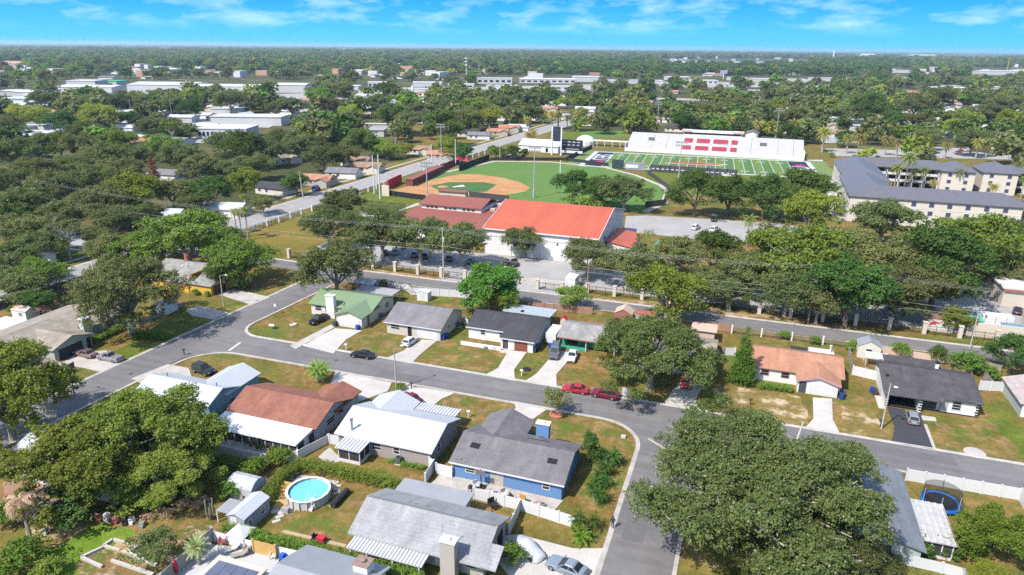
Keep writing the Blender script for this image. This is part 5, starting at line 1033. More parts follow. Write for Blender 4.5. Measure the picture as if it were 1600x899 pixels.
# ------------------------------------------------------------------ trees and plants
L_OAK = leaf_mat("oak_leaves", (.06, .076, .026), (.13, .138, .05), (.32, .28, .22), .05)
L_DENSE = leaf_mat('dark_leaves', (.035, .068, .018), (.085, .125, .03), (.15, .13, .06), .02)
L_LIME = leaf_mat('lime_leaves', (.13, .17, .02), (.21, .215, .04), (.3, .26, .1), .03)
L_BRIGHT = leaf_mat('fresh_leaves', (.075, .13, .018), (.135, .182, .04), (.25, .24, .12), .03)
L_YG = leaf_mat('olive_yellow_leaves', (.08, .105, .016), (.17, .185, .03), (.2, .16, .05), .02)
L_PALM = leaf_mat('palm_fronds', (.09, .12, .03), (.21, .2, .06), (.35, .26, .1), .12)
L_RUST = leaf_mat('rust_needles', (.13, .05, .025), (.22, .09, .045), (.25, .15, .1), .1)
L_DRY = leaf_mat('dead_fronds', (.27, .18, .12), (.42, .3, .22), (.45, .36, .28), .2)
L_PINK = leaf_mat('pink_bloom', (.3, .15, .12), (.42, .24, .2), (.3, .28, .15), .1)
L_HEDGE = leaf_mat('hedge_leaves', (.07, .115, .02), (.15, .19, .035), (.2, .2, .06), .03)
M_BARK = mat('grey_bark', (.26, .22, .18), .95, .2, 1.5); M_BARKD = mat('brown_bark', (.15, .11, .085), .95, .2, 1.5); M_PTRUNK = mat('palm_trunk', (.32, .27, .22), .95, .2, 1.5); M_PALE = mat('pale_wood', (.42, .37, .31), .9, .15, 1.5)

def leaf_mesh(name, clumps, n, size, m, seed=1, asp=.62, fk=2.6, per=16, spread=1.5):
    n = int(n*fk); size = size*1.0/math.sqrt(fk)
    """many small leaf sprays on the surfaces of overlapping clumps (x, y, z, r)"""
    g = np.random.default_rng(seed); C = np.array(clumps); w_ = C[:, 3]**2; T = max(len(C)*3, n//per); ti = g.choice(len(C), T, p=w_/w_.sum())
    d = g.normal(size=(T, 3)); d /= np.linalg.norm(d, axis=1)[:, None]; d[:, 2] = np.where((d[:, 2] < -.2) & (g.random(T) < .75), -d[:, 2], d[:, 2])
    tp = C[ti, :3]+d*(C[ti, 3]*(1-.5*g.random(T)**2)*g.choice([1, 1, 1.12, 1.25], T))[:, None]*np.array([1, 1, .8])
    k = g.integers(0, T, n); sg = size*spread
    p = tp[k]+g.normal(size=(n, 3))*sg*np.array([1, 1, .6])
    nn = d[k]*.4+g.normal(size=(n, 3))*.6+np.array([0, 0, .45]); nn /= np.linalg.norm(nn, axis=1)[:, None]
    t = np.cross(nn, g.normal(size=(n, 3))); t /= np.linalg.norm(t, axis=1)[:, None]+1e-9; b = np.cross(nn, t)
    s = size*(.5+.8*g.random(n))[:, None]
    v = np.stack([p-t*s, p-b*s*asp, p+t*s, p+b*s*asp], 1).reshape(-1, 3)
    lv = g.random(n)*.3+.35*g.random(T)[k]+.35*g.random(len(C))[ti[k]]
    lv = np.where(g.random(n) < .03, 1.0, lv*.93)
    me = bpy.data.meshes.new(name); me.vertices.add(len(v)); me.vertices.foreach_set('co', v.astype(np.float32).ravel())
    me.loops.add(4*n); me.loops.foreach_set('vertex_index', np.arange(4*n, dtype=np.int32)); me.polygons.add(n); me.polygons.foreach_set('loop_start', np.arange(0, 4*n, 4, dtype=np.int32))
    at = me.attributes.new('lv', 'FLOAT', 'FACE'); at.data.foreach_set('value', lv.astype(np.float32))
    me.materials.append(m); me.update(); me.validate()
    return me

def crown_clumps(rx, z0, z1, n, cr, seed, dome=1.0, ry=None, lobes=5):
    """clump centres gathered on boughs over an uneven dome, with gaps between the boughs"""
    g = random.Random(seed); out = []; ry = ry or rx; nb = max(5, lobes*2); bs = []
    for i in range(nb):
        u = math.sqrt((i+.4)/nb)*g.uniform(.86, 1.08); a = i*2.39996+g.uniform(-.35, .35)
        bs.append((u*rx*.82*math.cos(a), u*ry*.82*math.sin(a), z0+(z1-z0)*(math.sqrt(max(0, 1-min(1, u*.93)**2))**dome*g.uniform(.72, 1.0)), g.uniform(.75, 1.25)*rx/math.sqrt(nb)*1.05))
    for i in range(n):
        b = bs[i % nb]; s_ = b[3]
        x, y = b[0]+g.gauss(0, .42)*s_, b[1]+g.gauss(0, .42)*s_; q = ((x-b[0])**2+(y-b[1])**2)/s_**2
        z = b[2]+s_*(.28-.42*q)+g.gauss(0, .12)*s_
        if g.random() < .16: z = z0+(b[2]-z0)*g.uniform(.1, .6)
        out.append((x, y, max(z0*.6, z), cr*g.uniform(.55, 1.3)))
    return out

def limbs(mb, z0, h, rx, r0, n, seed, ends=None, m=0):
    g = random.Random(seed); zt = z0
    mb.path([(0, 0, -.1), (g.uniform(-.1, .1)*r0, 0, zt*.5), (g.uniform(-.3, .3)*r0, g.uniform(-.3, .3)*r0, zt)], [r0*1.25, r0, r0*.9], 8)
    for i in range(n):
        a = 6.283*i/n+g.uniform(-.4, .4); R1 = rx*g.uniform(.55, .9); z1 = h*g.uniform(.55, .85)
        p1 = (R1*.4*math.cos(a), R1*.4*math.sin(a), zt+(z1-zt)*.55); p2 = (R1*math.cos(a+.2), R1*math.sin(a+.2), z1)
        mb.path([(0, 0, zt*.9), p1, p2], [r0*.6, r0*.38, r0*.12], 5)
        for s_ in (-1, 1):
            a2 = a+s_*g.uniform(.4, .9); mb.tube(p1, (R1*.85*math.cos(a2), R1*.85*math.sin(a2), h*g.uniform(.6, .92)), r0*.25, r0*.06, 4)
def twigs(mb, cl, n, seed, r=.06, zt=2):
    g = random.Random(seed)
    for q in g.sample(cl, min(n, len(cl))):
        p = [Vector((0, 0, zt)), Vector((q[0]*.45, q[1]*.45, zt+(q[2]-zt)*.75)), Vector((q[0]*.9, q[1]*.9, q[2]+q[3]*.1))]; a = math.atan2(q[1], q[0])+g.uniform(-.8, .8)
        for i in range(4): a += g.uniform(-.7, .7); l = q[3]*.42; p.append(p[-1]+Vector((math.cos(a)*l, math.sin(a)*l, l*g.uniform(-.3, .25))))
        mb.path(p, [r*1.6, r*1.3, r, r*.9, r*.75, r*.5, r*.3], 4)
PROTO = {}
def tree_kind(key, name, R, h, z0, nc, cr, nl, ls, lm, bark=None, r0=.35, nb=6, dome=1.0, seed=1, zt=None, lobes=5, ry=None):
    cl = crown_clumps(R, z0, h-cr*.75, nc, cr, seed, dome, ry, lobes)
    me = leaf_mesh('crown', cl, nl, ls, lm, seed)
    b = MB(); limbs(b, zt or max(z0*.8, h*.22), h*.95, R*.9, r0, nb, seed)
    if nb > 7: twigs(b, cl, 70 if R > 15 else 30, seed, .07, zt or max(z0*.8, h*.22))
    PROTO[key] = dict(name=name, crown=me, trunk=b, bark=bark or M_BARK, R=R, h=h, tm=None)
for i in range(4): tree_kind(f'oak{i}', 'oak_tree', 8, 10.5, 3.6, 46, 1.65, 8200, .34, L_OAK, seed=10+i, r0=.42)
for i in range(2): tree_kind(f'dense{i}', 'broadleaf_tree', 6, 9.5, 2.6, 40, 1.6, 6200, .31, L_DENSE, M_BARKD, seed=20+i, dome=.8)
for i in range(2): tree_kind(f'lime{i}', 'broadleaf_tree', 6, 8.5, 2.8, 36, 1.5, 5200, .3, L_LIME, seed=30+i)
for i in range(2): tree_kind(f'bright{i}', 'broadleaf_tree', 6, 9.5, 2.4, 40, 1.5, 6200, .31, L_BRIGHT, seed=40+i, dome=.85)
for i in range(2): tree_kind(f'yg{i}', 'broadleaf_tree', 6, 9.0, 2.6, 38, 1.45, 5600, .3, L_YG, seed=50+i)
tree_kind('small', 'small_tree', 2.3, 4.4, 1.5, 18, .75, 1300, .2, L_OAK, seed=61, r0=.1, nb=4)
tree_kind('bush', 'shrub', 1.3, 1.9, .3, 16, .55, 1100, .15, L_BRIGHT, M_BARKD, seed=62, r0=.06, nb=4, zt=.3)
tree_kind('dbush', 'shrub', 1.3, 2.2, .3, 16, .55, 1300, .15, L_DENSE, M_BARKD, seed=63, r0=.06, nb=4, zt=.3)
tree_kind('pink', 'flowering_shrub', 2.3, 3.0, .6, 18, .7, 1300, .18, L_PINK, M_BARKD, seed=64, r0=.08, nb=5, zt=.5)
tree_kind('rusttree', 'broadleaf_tree', 4, 7, 2, 26, 1.2, 2400, .28, L_RUST, M_BARKD, seed=65)
tree_kind('sparse', 'sparse_tree', 5, 9, 4.5, 14, 1.2, 1200, .28, L_OAK, M_PALE, seed=66, r0=.3, nb=8)
tree_kind('bare', 'bare_tree', 3.4, 9, 5, 5, .7, 120, .22, L_OAK, M_PALE, seed=67, r0=.28, nb=7)
tree_kind('bigoak', 'oak_tree', 17, 14.5, 4.0, 150, 1.95, 64000, .24, leaf_mat('corner_oak_leaves', (.05, .066, .022), (.105, .122, .042), (.32, .28, .22), .05), M_PALE, seed=71, r0=.75, nb=11, lobes=11)
tree_kind('streetoak', 'oak_tree', 13, 13.2, 2.2, 130, 1.75, 30000, .31, leaf_mat('street_oak_leaves', (.05, .075, .022), (.115, .138, .042), (.3, .26, .2), .035), M_BARK, seed=72, r0=.6, nb=8, dome=.8, lobes=7)
tree_kind('leftoak', 'oak_tree', 12, 12.5, 2.6, 76, 1.75, 26000, .31, leaf_mat('yellow_green_oak_leaves', (.066, .088, .016), (.185, .19, .036), (.34, .28, .2), .06), M_BARK, seed=73, r0=.55, nb=8, lobes=7)
tree_kind('openoak', 'oak_tree', 10, 14.2, 3.4, 100, 1.5, 18000, .28, L_OAK, M_BARK, seed=77, r0=.6, nb=8, zt=4.2, dome=.8, lobes=6)
tree_kind('mango', 'mango_tree', 4.8, 5.6, .6, 60, .95, 9000, .22, leaf_mat('glossy_leaves', (.05, .085, .012), (.15, .185, .03), (.2, .2, .06), .02), M_BARKD, seed=74, dome=.6, zt=.8)
tree_kind('magnolia', 'broadleaf_tree', 5.6, 9.5, 1.0, 60, 1.25, 8000, .34, leaf_mat('broad_fresh_leaves', (.05, .11, .015), (.11, .168, .035), (.2, .22, .06), .02), M_BARKD, seed=75, dome=.7, zt=1.5)
def conifer(key, name, lm, h, r, nl, seed, bark=None):
    g = random.Random(seed); cl = []
    for i in range(46):
        t = (i+.5)/46; a = i*2.4; rr = r*(1-t)**.8; cl.append((rr*.62*math.cos(a), rr*.62*math.sin(a), .6+h*.94*t, max(.28, rr*.52)*g.uniform(.8, 1.2)))
    b = MB(); b.tube((0, 0, -.1), (0, 0, h*.9), .22, .05, 6)
    PROTO[key] = dict(name=name, crown=leaf_mesh('crown', cl, nl, .24, lm, seed), trunk=b, bark=bark or M_BARKD, R=r, h=h, tm=None)
conifer('cypress', 'conifer_tree', leaf_mat('fresh_conifer', (.045, .095, .016), (.11, .17, .03), (.12, .1, .04), .02), 10.5, 2.8, 6500, 81); conifer('rustcone', 'conifer_tree', L_RUST, 13, 2.4, 2600, 82)
def palm(key, h, n, fl, lm, seed, droop=1.0, multi=1, tr=.17, name='palm_tree'):
    g = random.Random(seed); v = []; lv = []; b = MB()
    for q in range(multi):
        bx, by = ((g.uniform(-.5, .5), g.uniform(-.5, .5)) if multi > 1 else (0, 0)); tx, ty = (bx*2.4, by*2.4); hh = h*(g.uniform(.7, 1) if multi > 1 else 1)
        b.path([(bx*.3, by*.3, -.05), ((bx+tx)/2, (by+ty)/2, hh*.5), (tx, ty, hh)], [tr*1.3, tr, tr*.9], 6)
        for i in range(n):
            a = 2.399*i; el = rad(75-115*((i+.5)/n)) ; p = Vector((tx, ty, hh)); st_ = fl*g.uniform(.85, 1.1)/6
            for k in range(6):
                q0 = p.copy(); p = p+Vector((math.cos(a)*math.cos(el), math.sin(a)*math.cos(el), math.sin(el)))*st_; el -= rad(13*droop)
                wd = fl*.13*(1.0 if 0 < k < 4 else .6); side = Vector((-math.sin(a), math.cos(a), 0)); dn = Vector((0, 0, -wd*.75))
                for s_ in (-1, 1):
                    for jj in range(2):
                        m0 = q0.lerp(p, jj*.5); m1 = q0.lerp(p, jj*.5+.34); v += [m0, m1, m1+side*s_*wd+dn+(p-q0)*.35, m0+side*s_*wd+dn+(p-q0)*.35]; lv.append(min(.92, g.random()*.6+(.3 if i > n*.8 else 0)))
    n4 = len(v)//4; me = bpy.data.meshes.new('fronds'); me.from_pydata([tuple(x_) for x_ in v], [], [(4*i, 4*i+1, 4*i+2, 4*i+3) for i in range(n4)])
    at = me.attributes.new('lv', 'FLOAT', 'FACE'); at.data.foreach_set('value', lv); me.materials.append(lm)
    PROTO[key] = dict(name=name, crown=me, trunk=b, bark=M_PTRUNK, R=fl, h=h, tm=None, part='fronds')
palm('queen', 8.5, 26, 2.9, L_PALM, 91); palm('sabal', 7.5, 34, 1.9, L_PALM, 92, 1.3); palm('date', 6.5, 40, 3.2, leaf_mat('date_fronds', (.14, .13, .035), (.3, .25, .08), (.4, .28, .1), .1), 93, tr=.3); palm('fan', 2.0, 20, 1.5, leaf_mat('young_palm', (.03, .07, .014), (.075, .125, .03), (.3, .3, .1), .05), 94, multi=3, tr=.08)
palm('sago', .5, 30, 1.3, leaf_mat('sago_fronds', (.06, .14, .02), (.16, .25, .04), (.3, .3, .1), .05), 95, .9, tr=.2, name='sago_palm'); palm('yucca', 1.6, 46, 1.0, leaf_mat('yucca_leaves', (.16, .2, .09), (.3, .33, .16), (.35, .35, .2), .05), 96, .3, tr=.15, name='yucca'); palm('dead', 5.0, 40, 2.7, L_DRY, 97, 2.1, tr=.2)
palm('clump', 3.4, 14, 2.0, leaf_mat('clump_palm', (.1, .15, .03), (.22, .25, .06), (.3, .3, .1), .05), 98, multi=5, tr=.09)

def plant(key, x, y, s=1.0, label='', group=None, rz=None, sz=None, cat=None, z=0.0):
    p = PROTO[key]; nm = p['name']; cat = cat or nm.replace('_tree', ' tree').replace('_', ' ')
    if cat in ('oak tree', 'broadleaf tree', 'small tree', 'sparse tree', 'conifer tree', 'mango tree', 'bare tree'): cat = 'tree'
    o = thing(nm, label, cat, (x, y, z), group, rnd.uniform(0, 6.28) if rz is None else rz); o.scale = (s, s, sz or s)
    if p['tm'] is None:
        t = p['trunk'].build('trunk', p['bark'], o, world=False); p['tm'] = t.data
    else:
        t = bpy.data.objects.new('trunk', p['tm']); COL.objects.link(t); t.parent = o
    c = bpy.data.objects.new(p.get('part', 'crown'), p['crown']); COL.objects.link(c); c.parent = o
    return o
def at_crown(key, cx, cy, wpx, zc=.62, hs=1.0):
    """place for a crown seen centred at (cx, cy), wpx wide: position, horizontal and vertical scale"""
    p = PROTO[key]; s = 1.0
    for _ in range(4):
        z = p['h']*s*hs*zc; x, y = P(cx, cy, z); s = (wpx/2)/FPX*dist(x, y, z)/(p['R']*1.04)
    return x, y, s, s*hs
def tree(key, cx, cy, wpx, label, group=None, hs=1.0, zc=.62, rz=None):
    x, y, s, sz = at_crown(key, cx, cy, wpx, zc, hs); return plant(key, x, y, s, label, group, rz, sz)
def stand_at(key, px, py, h, label, group=None, wide=1.0):
    x, y = P(px, py); s = h/(PROTO[key]['h']+ (PROTO[key]['R']*.3 if 'part' in PROTO[key] else 0)); return plant(key, x, y, s*wide, label, group, None, s)

# the big trees near the viewer
tree('bigoak', 1186, 760, 445, 'huge spreading oak over the lower street corner', rz=.6)
tree('bigoak', 1262, 860, 260, 'second oak crown merging below the huge corner oak', rz=2.0)
tree('streetoak', 1020, 548, 214, 'big round oak on the far side of the street behind the dark red vehicles', rz=1.0)
tree('yg0', 1045, 452, 128, 'yellow green tree behind the big round street oak')
tree('leftoak', 218, 672, 235, 'bright green oak left of the white porch roof', rz=.3, zc=.6)
tree('leftoak', 108, 715, 205, 'yellow green oak shading the brick drive at lower left', rz=2.2, zc=.6)
tree('leftoak', 262, 735, 150, 'smaller oak crown above the storage tent at lower left', rz=4.0, zc=.6)
tree('leftoak', 0, 604, 190, 'tall bright oak at the left edge by the street lamp', rz=2.4, zc=.6, hs=1.35)
tree('openoak', 194, 446, 168, 'tall open oak on the lawn between the sage house and the mustard house', rz=4.1, zc=.63)
tree('mango', 1558, 832, 100, 'large dense glossy shrub tree right of the trampoline')
tree('lime0', 1545, 897, 50, 'small lime green tree at the bottom right corner')
tree('magnolia', 766, 450, 98, 'dense fresh green tree beside the school road', hs=1.0, zc=.5); tree('yg1', 784, 472, 56, 'low yellow green tree in front of the dense fresh green tree')
tree('bright1', 896, 460, 54, 'slim green tree leaning by the road behind the grey carport house')
stand_at('cypress', 1158, 600, 11.0, 'bushy green conifer left of the terracotta roofed house', wide=.72)
stand_at('small', 869, 648, 4.6, 'young street tree in a red ringed bed by the blue house drive')
stand_at('dbush', 922, 722, 4.6, 'dark narrow magnolia at the corner of the bright blue house', wide=.5)
tree('dense0', 1583, 556, 62, 'dark round tree at the right edge of the school road', zc=.5); tree('yg0', 1495, 496, 46, 'airy tree over the painted mural shed')
tree('bright0', 288, 365, 118, 'lime bright tree beside the mustard house', zc=.6); tree('bright1', 372, 402, 96, 'bushy green tree between the mustard house and the school road', zc=.55); tree('dense1', 352, 430, 64, 'dark low tree behind the yellow house gable', zc=.5)
tree('oak0', 524, 416, 120, 'round oak hanging over the school road corner', zc=.6, hs=1.15)
tree('oak1', 512, 352, 96, 'dark oak on the dry school lawn'); tree('oak2', 528, 318, 86, 'olive oak behind the dark oak on the school lawn')
for i, (cx, cy, w_, k) in enumerate(((596, 362, 104, 'oak3'), (656, 370, 102, 'oak0'), (722, 376, 96, 'oak1'))):
    tree(k, cx, cy, w_, ('first oak of the school car park row, nearest the round corner oak', 'middle oak of the school car park row behind the grey pole', 'oak at the gymnasium end of the school car park row')[i], 'oaks along the school fence', hs=1.15)
tree('oak2', 819, 372, 80, 'single oak standing in front of the white gymnasium wall', zc=.65)
for cx, cy, w_, k, lab in ((918, 398, 92, 'oak0', 'oak at the right corner of the gymnasium'), (985, 412, 104, 'oak3', 'oak below the small orange annex roof'), (1060, 398, 104, 'oak1', 'oak in front of the turquoise canopy'), (1118, 392, 90, 'dense0', 'dark oak right of the turquoise canopy'), (1172, 420, 110, 'oak2', 'oak below the lone car park palm'),
    (1255, 392, 150, 'bright1', 'broad yellow green oak below the stadium trees'), (1232, 452, 110, 'oak3', 'oak behind the brown utility pole'), (1330, 448, 130, 'dense1', 'dark oak right of the brown utility pole'), (1352, 408, 150, 'oak1', 'broad oak in the middle of the right grove'), (1425, 446, 120, 'oak0', 'oak above the painted mural shed'),
    (1470, 410, 140, 'dense0', 'dark leafy oak at the right of the grove'), (1530, 375, 130, 'bright0', 'green tree in front of the apartment corner'), (1400, 470, 80, 'oak2', 'low oak by the school fence pillars'), (1280, 470, 90, 'oak0', 'low oak behind the fence by the utility pole'), (1140, 455, 80, 'oak2', 'low oak right of the yellow green tree'), (1105, 440, 80, 'oak3', 'oak over the dark school yard strip'),
    (1382, 340, 108, 'oak2', 'round oak against the cream apartment wall'), (1268, 330, 92, 'yg1', 'olive tree left of the apartment path'), (1225, 318, 64, 'oak1', 'dark oak at the corner of the football lawn'), (1590, 370, 80, 'oak3', 'oak at the right edge by the apartments'), (1560, 425, 70, 'oak1', 'oak above the workshop yard'), (1300, 378, 80, 'oak0', 'oak in front of the apartment left wing'), (1200, 372, 70, 'oak3', 'oak beside the lone car park palm')):
    tree(k, cx, cy, w_, lab, 'oaks of the school grounds')
tree('rusttree', 1548, 412, 40, 'rust brown dying tree near the workshop roof')
for cx, cy, w_, lab in ((1088, 298, 86, 'leftmost lawn oak of the row below the football field'), (1140, 302, 76, 'second lawn oak of the row below the football field'), (1196, 303, 82, 'third lawn oak of the row below the football field'), (1256, 298, 88, 'right lawn oak of the row below the football field')):
    tree('dense0' if w_ > 84 else 'dense1', cx, cy, w_, lab, 'lawn oaks below the football field', zc=.6)
for cx, cy, w_, k, lab in ((898, 288, 64, 'dense0', 'left dark oak of the clump beyond the gymnasium roof'), (940, 296, 60, 'dense1', 'middle dark oak of the clump beyond the gymnasium roof'), (976, 298, 84, 'oak3', 'right dark oak of the clump beyond the gymnasium roof')): tree(k, cx, cy, w_, lab, 'oak clump beyond the gymnasium')
for px, py, h_ in ((893, 322, 4.5), (908, 324, 5), (922, 325, 4.5), (938, 326, 4), (950, 327, 3.5)): stand_at('clump', px, py, h_, 'clump palm along the back of the orange gymnasium roof', 'clump palms behind the gymnasium')
# palms
for k, px, py, h_, lab in (('queen', 1166, 387, 9.5, 'lone tall palm in the school car park'), ('queen', 996, 394, 5.5, 'palm beside the small orange annex'), ('queen', 1012, 390, 4.5, 'shorter palm right of the annex palm'), ('queen', 1395, 303, 12, 'palm in the court left of the tall one'), ('queen', 1411, 301, 16, 'tallest palm of the apartment court'), ('queen', 1422, 300, 9, 'palm in front of the court balconies'), ('queen', 1438, 300, 10, 'right palm of the court balconies'), ('queen', 1492, 302, 10, 'palm before the cream apartment end wall'), ('date', 1548, 312, 6, 'broad palm between the two apartment blocks'), ('date', 1386, 305, 5, 'low palm behind the slate roof'), ('date', 1455, 302, 5, 'bushy palm by the court wall'),
    ('queen', 1582, 300, 12, 'palm at the right block corner'), ('queen', 1594, 312, 9, 'palm at the right edge'), ('sabal', 378, 372, 9, 'left trunk of the three palms on the boulevard corner'), ('sabal', 388, 375, 10, 'middle trunk of the three palms on the boulevard corner'), ('sabal', 370, 366, 8, 'short trunk of the three palms on the boulevard corner'), ('sabal', 383, 335, 7, 'palm cluster left of the boulevard fence'), ('date', 277, 478, 4.2, 'yellow tipped palm beside the small white shed'),
    ('clump', 498, 598, 4.2, 'multi trunk palm on the front lawn opposite the black parked car'), ('sago', 908, 846, 1.15, 'sago palm at the end of the white fence'), ('yucca', 312, 882, 3.0, 'spiky yucca beside the tiled patio'), ('dead', 48, 842, 6.0, 'dead brown palm at lower left')):
    stand_at(k, px, py, h_, lab)
for px, py, h_ in ((1137, 214, 12), (1182, 218, 11), (1238, 222, 13), (1284, 238, 13), (1322, 240, 10), (1340, 242, 11), (1382, 243, 10), (1400, 245, 9), (1524, 248, 10), (1540, 246, 9), (1476, 248, 8), (1580, 250, 9), (826, 232, 9), (832, 229, 9), (824, 205, 9), (862, 203, 12), (872, 202, 12), (902, 196, 10), (886, 200, 9), (1100, 210, 8)): stand_at('date', px, py, h_, 'feathery palm along the road behind the stadium and apartments', 'palms behind the stadium and apartments')
# young palms beside the blue house and the shrubs
for px, py, h_, lab in ((952, 728, 2.5, 'palmetto nearest the dark magnolia'), (944, 748, 2.3, 'second palmetto from the dark magnolia'), (935, 764, 2.0, 'third palmetto from the dark magnolia'), (930, 784, 2.3, 'palmetto nearest the white fence end'), (911, 826, 2.3, 'palmetto between the fence end and the sago palm')): stand_at('fan', px, py, h_, lab, 'palmettos along the corner lawn')
for k, px, py, h_, lab in (('bush', 905, 838, 1.6, 'round shrub by the fence end'), ('bush', 1430, 858, 2.4, 'leafy shrub by the pale green front wall'), ('dbush', 1445, 873, 1.5, 'clipped round shrub below the screened patio'), ('dbush', 1482, 872, 1.7, 'wider clipped shrub right of the first one'), ('bush', 799, 880, 2.2, 'tall yellow green shrub by the covered car'), ('bush', 1224, 530, 1.8, 'small round shrub behind the terracotta roof'), ('bush', 1272, 538, 1.6, 'low shrub along the back fence of the terracotta house'), ('bush', 1335, 550, 2.2, 'green shrub at the playhouse shed corner'), ('bush', 1408, 556, 2.6, 'light green shrub behind the black roof'), ('dbush', 1465, 565, 3.0, 'upright dark shrub on the sandy back yard'), ('bush', 1510, 583, 3.6, 'bushy tree on the sandy back yard by the wooden fence'), ('bush', 1546, 592, 2.4, 'shrub between the board fences at right'),
    ('bush', 440, 722, 2.2, 'flowering yellow shrub outside the white garden wall'), ('bush', 426, 728, 2.0, 'leafy shrub at the corner of the pool hedge'), ('bush', 395, 745, 2.6, 'shrub in the shade above the storage tent'), ('bush', 358, 778, 2.2, 'yellow green shrub by the grey garden shed'), ('bush', 372, 772, 2.0, 'second yellow green shrub by the grey garden shed'), ('bush', 540, 600+14, 1.2, 'low shrub beside the white roofed house drive'), ('bush', 627, 610, 1.3, 'shrub at the foot of the street lamp'),
    ('bush', 215, 800, 3.4, 'tall weedy shrub behind the vivid lawn'), ('small', 240, 884, 4.4, 'citrus tree in the walled vegetable garden'), ('bush', 30, 893, 3.4, 'leafy mass at the bottom left corner'), ('bush', 80, 902, 2.2, 'leafy shrub right of the corner mass'), ('bush', 8, 820, 2.8, 'shrub beside the dead palm'), ('dbush', 130, 800, 5.5, 'dark glossy shrub in the shade of the oak'), ('dbush', 300, 772, 3.0, 'dark shrub on the shaded lawn'), ('pink', 72, 494, 3.2, 'pink flowering shrub beside the rust roofed shed'), ('bush', 24, 490, 1.8, 'small shrub left of the rust roofed shed'), ('pink', 345-60, 455, 2.2, 'dusty pink bush by the mustard wall'), ('bush', 306, 461, 1.4, 'small fern bush before the mustard wall'), ('bush', 325, 463, 1.2, 'second fern bush before the mustard wall'), ('bush', 600, 448, 1.5, 'shrub behind the pool cage')):
    stand_at(k, px, py, h_, lab, wide=1.25 if h_ > 3 else 1.0)
stand_at('bare', 85, 392, 12, 'pale bare trunk by the side street'); stand_at('sparse', 110, 405, 11, 'thin topped tree with pale trunk on the left lawn'); stand_at('bare', 62, 330, 12, 'bare white branches in the left wood'); stand_at('bare', 270, 225, 11, 'grey leafless tree in the far left grove'); stand_at('bare', 1293, 186, 14, 'leafless pale tree behind the stadium palms')
stand_at('rustcone', 242, 288, 15, 'rust brown dead cypress in the left wood'); stand_at('rustcone', 515, 206, 17, 'tall rust brown cypress beside the grey flat hall'); stand_at('rustcone', 1097, 158, 20, 'distant rust brown cypress in the right wood')
for px, py in ((1300, 246), (1335, 250), (1352, 250), (1372, 251)): stand_at('bush', px, py, 2.6, 'clipped round shrub along the road behind the slate roofs', 'round shrubs behind the slate roofs')

# the wood left of the boulevard and the groves beyond, tree by tree
KW = ['oak0', 'oak1', 'oak2', 'oak3', 'oak0', 'oak2', 'dense0', 'dense1', 'bright0', 'yg0', 'lime1']
DESC = {'oak': 'grey green oak', 'den': 'dark green tree', 'bri': 'fresh green tree', 'yg0': 'olive yellow tree', 'yg1': 'olive yellow tree', 'lim': 'bright lime tree'}
def grove(lst, where):
    for cx, cy, w_, k in lst:
        tree(k, cx, cy, w_, f'{DESC[k[:3]]} {where}', f'{DESC[k[:3]]}s {where}', zc=.6, hs=rnd.uniform(.9, 1.15))
grove([(20, 240, 66, 'oak0'), (62, 226, 54, 'oak1'), (92, 222, 46, 'bright0'), (128, 228, 62, 'oak2'), (158, 246, 72, 'oak3'), (110, 262, 66, 'oak0'), (44, 268, 70, 'oak2'), (10, 285, 60, 'oak1'), (80, 296, 78, 'oak3'), (140, 282, 72, 'oak1'), (186, 270, 66, 'oak0'), (216, 246, 60, 'oak2'), (252, 226, 54, 'bright1'), (286, 246, 70, 'oak3'), (312, 262, 66, 'oak1'), (268, 300, 70, 'oak0'), (205, 300, 92, 'yg0'), (150, 318, 86, 'oak2'), (40, 318, 80, 'oak3'), (95, 338, 66, 'oak1'), (178, 345, 70, 'oak0'), (225, 335, 54, 'oak3'), (330, 300, 62, 'dense0'), (350, 270, 64, 'oak1'), (380, 285, 60, 'yg1'), (398, 258, 66, 'oak0'), (420, 236, 64, 'oak2'), (378, 230, 66, 'dense1'), (350, 222, 60, 'oak3'), (440, 218, 60, 'oak1'), (465, 228, 54, 'oak2'), (488, 224, 50, 'oak0'), (505, 245, 66, 'oak3'), (536, 242, 56, 'oak1'), (560, 222, 50, 'dense0'), (462, 285, 42, 'dense1'), (300, 318, 58, 'oak2'), (30, 362, 80, 'oak0'), (12, 330, 60, 'dense1'), (64, 382, 60, 'oak3'), (20, 405, 84, 'oak1'), (60, 425, 60, 'bright1'), (20, 440, 62, 'oak2'), (585, 225, 44, 'bright0'), (605, 232, 40, 'bright1'), (634, 232, 32, 'lime0'), (155, 372, 50, 'oak3')], 'in the wood left of the boulevard')
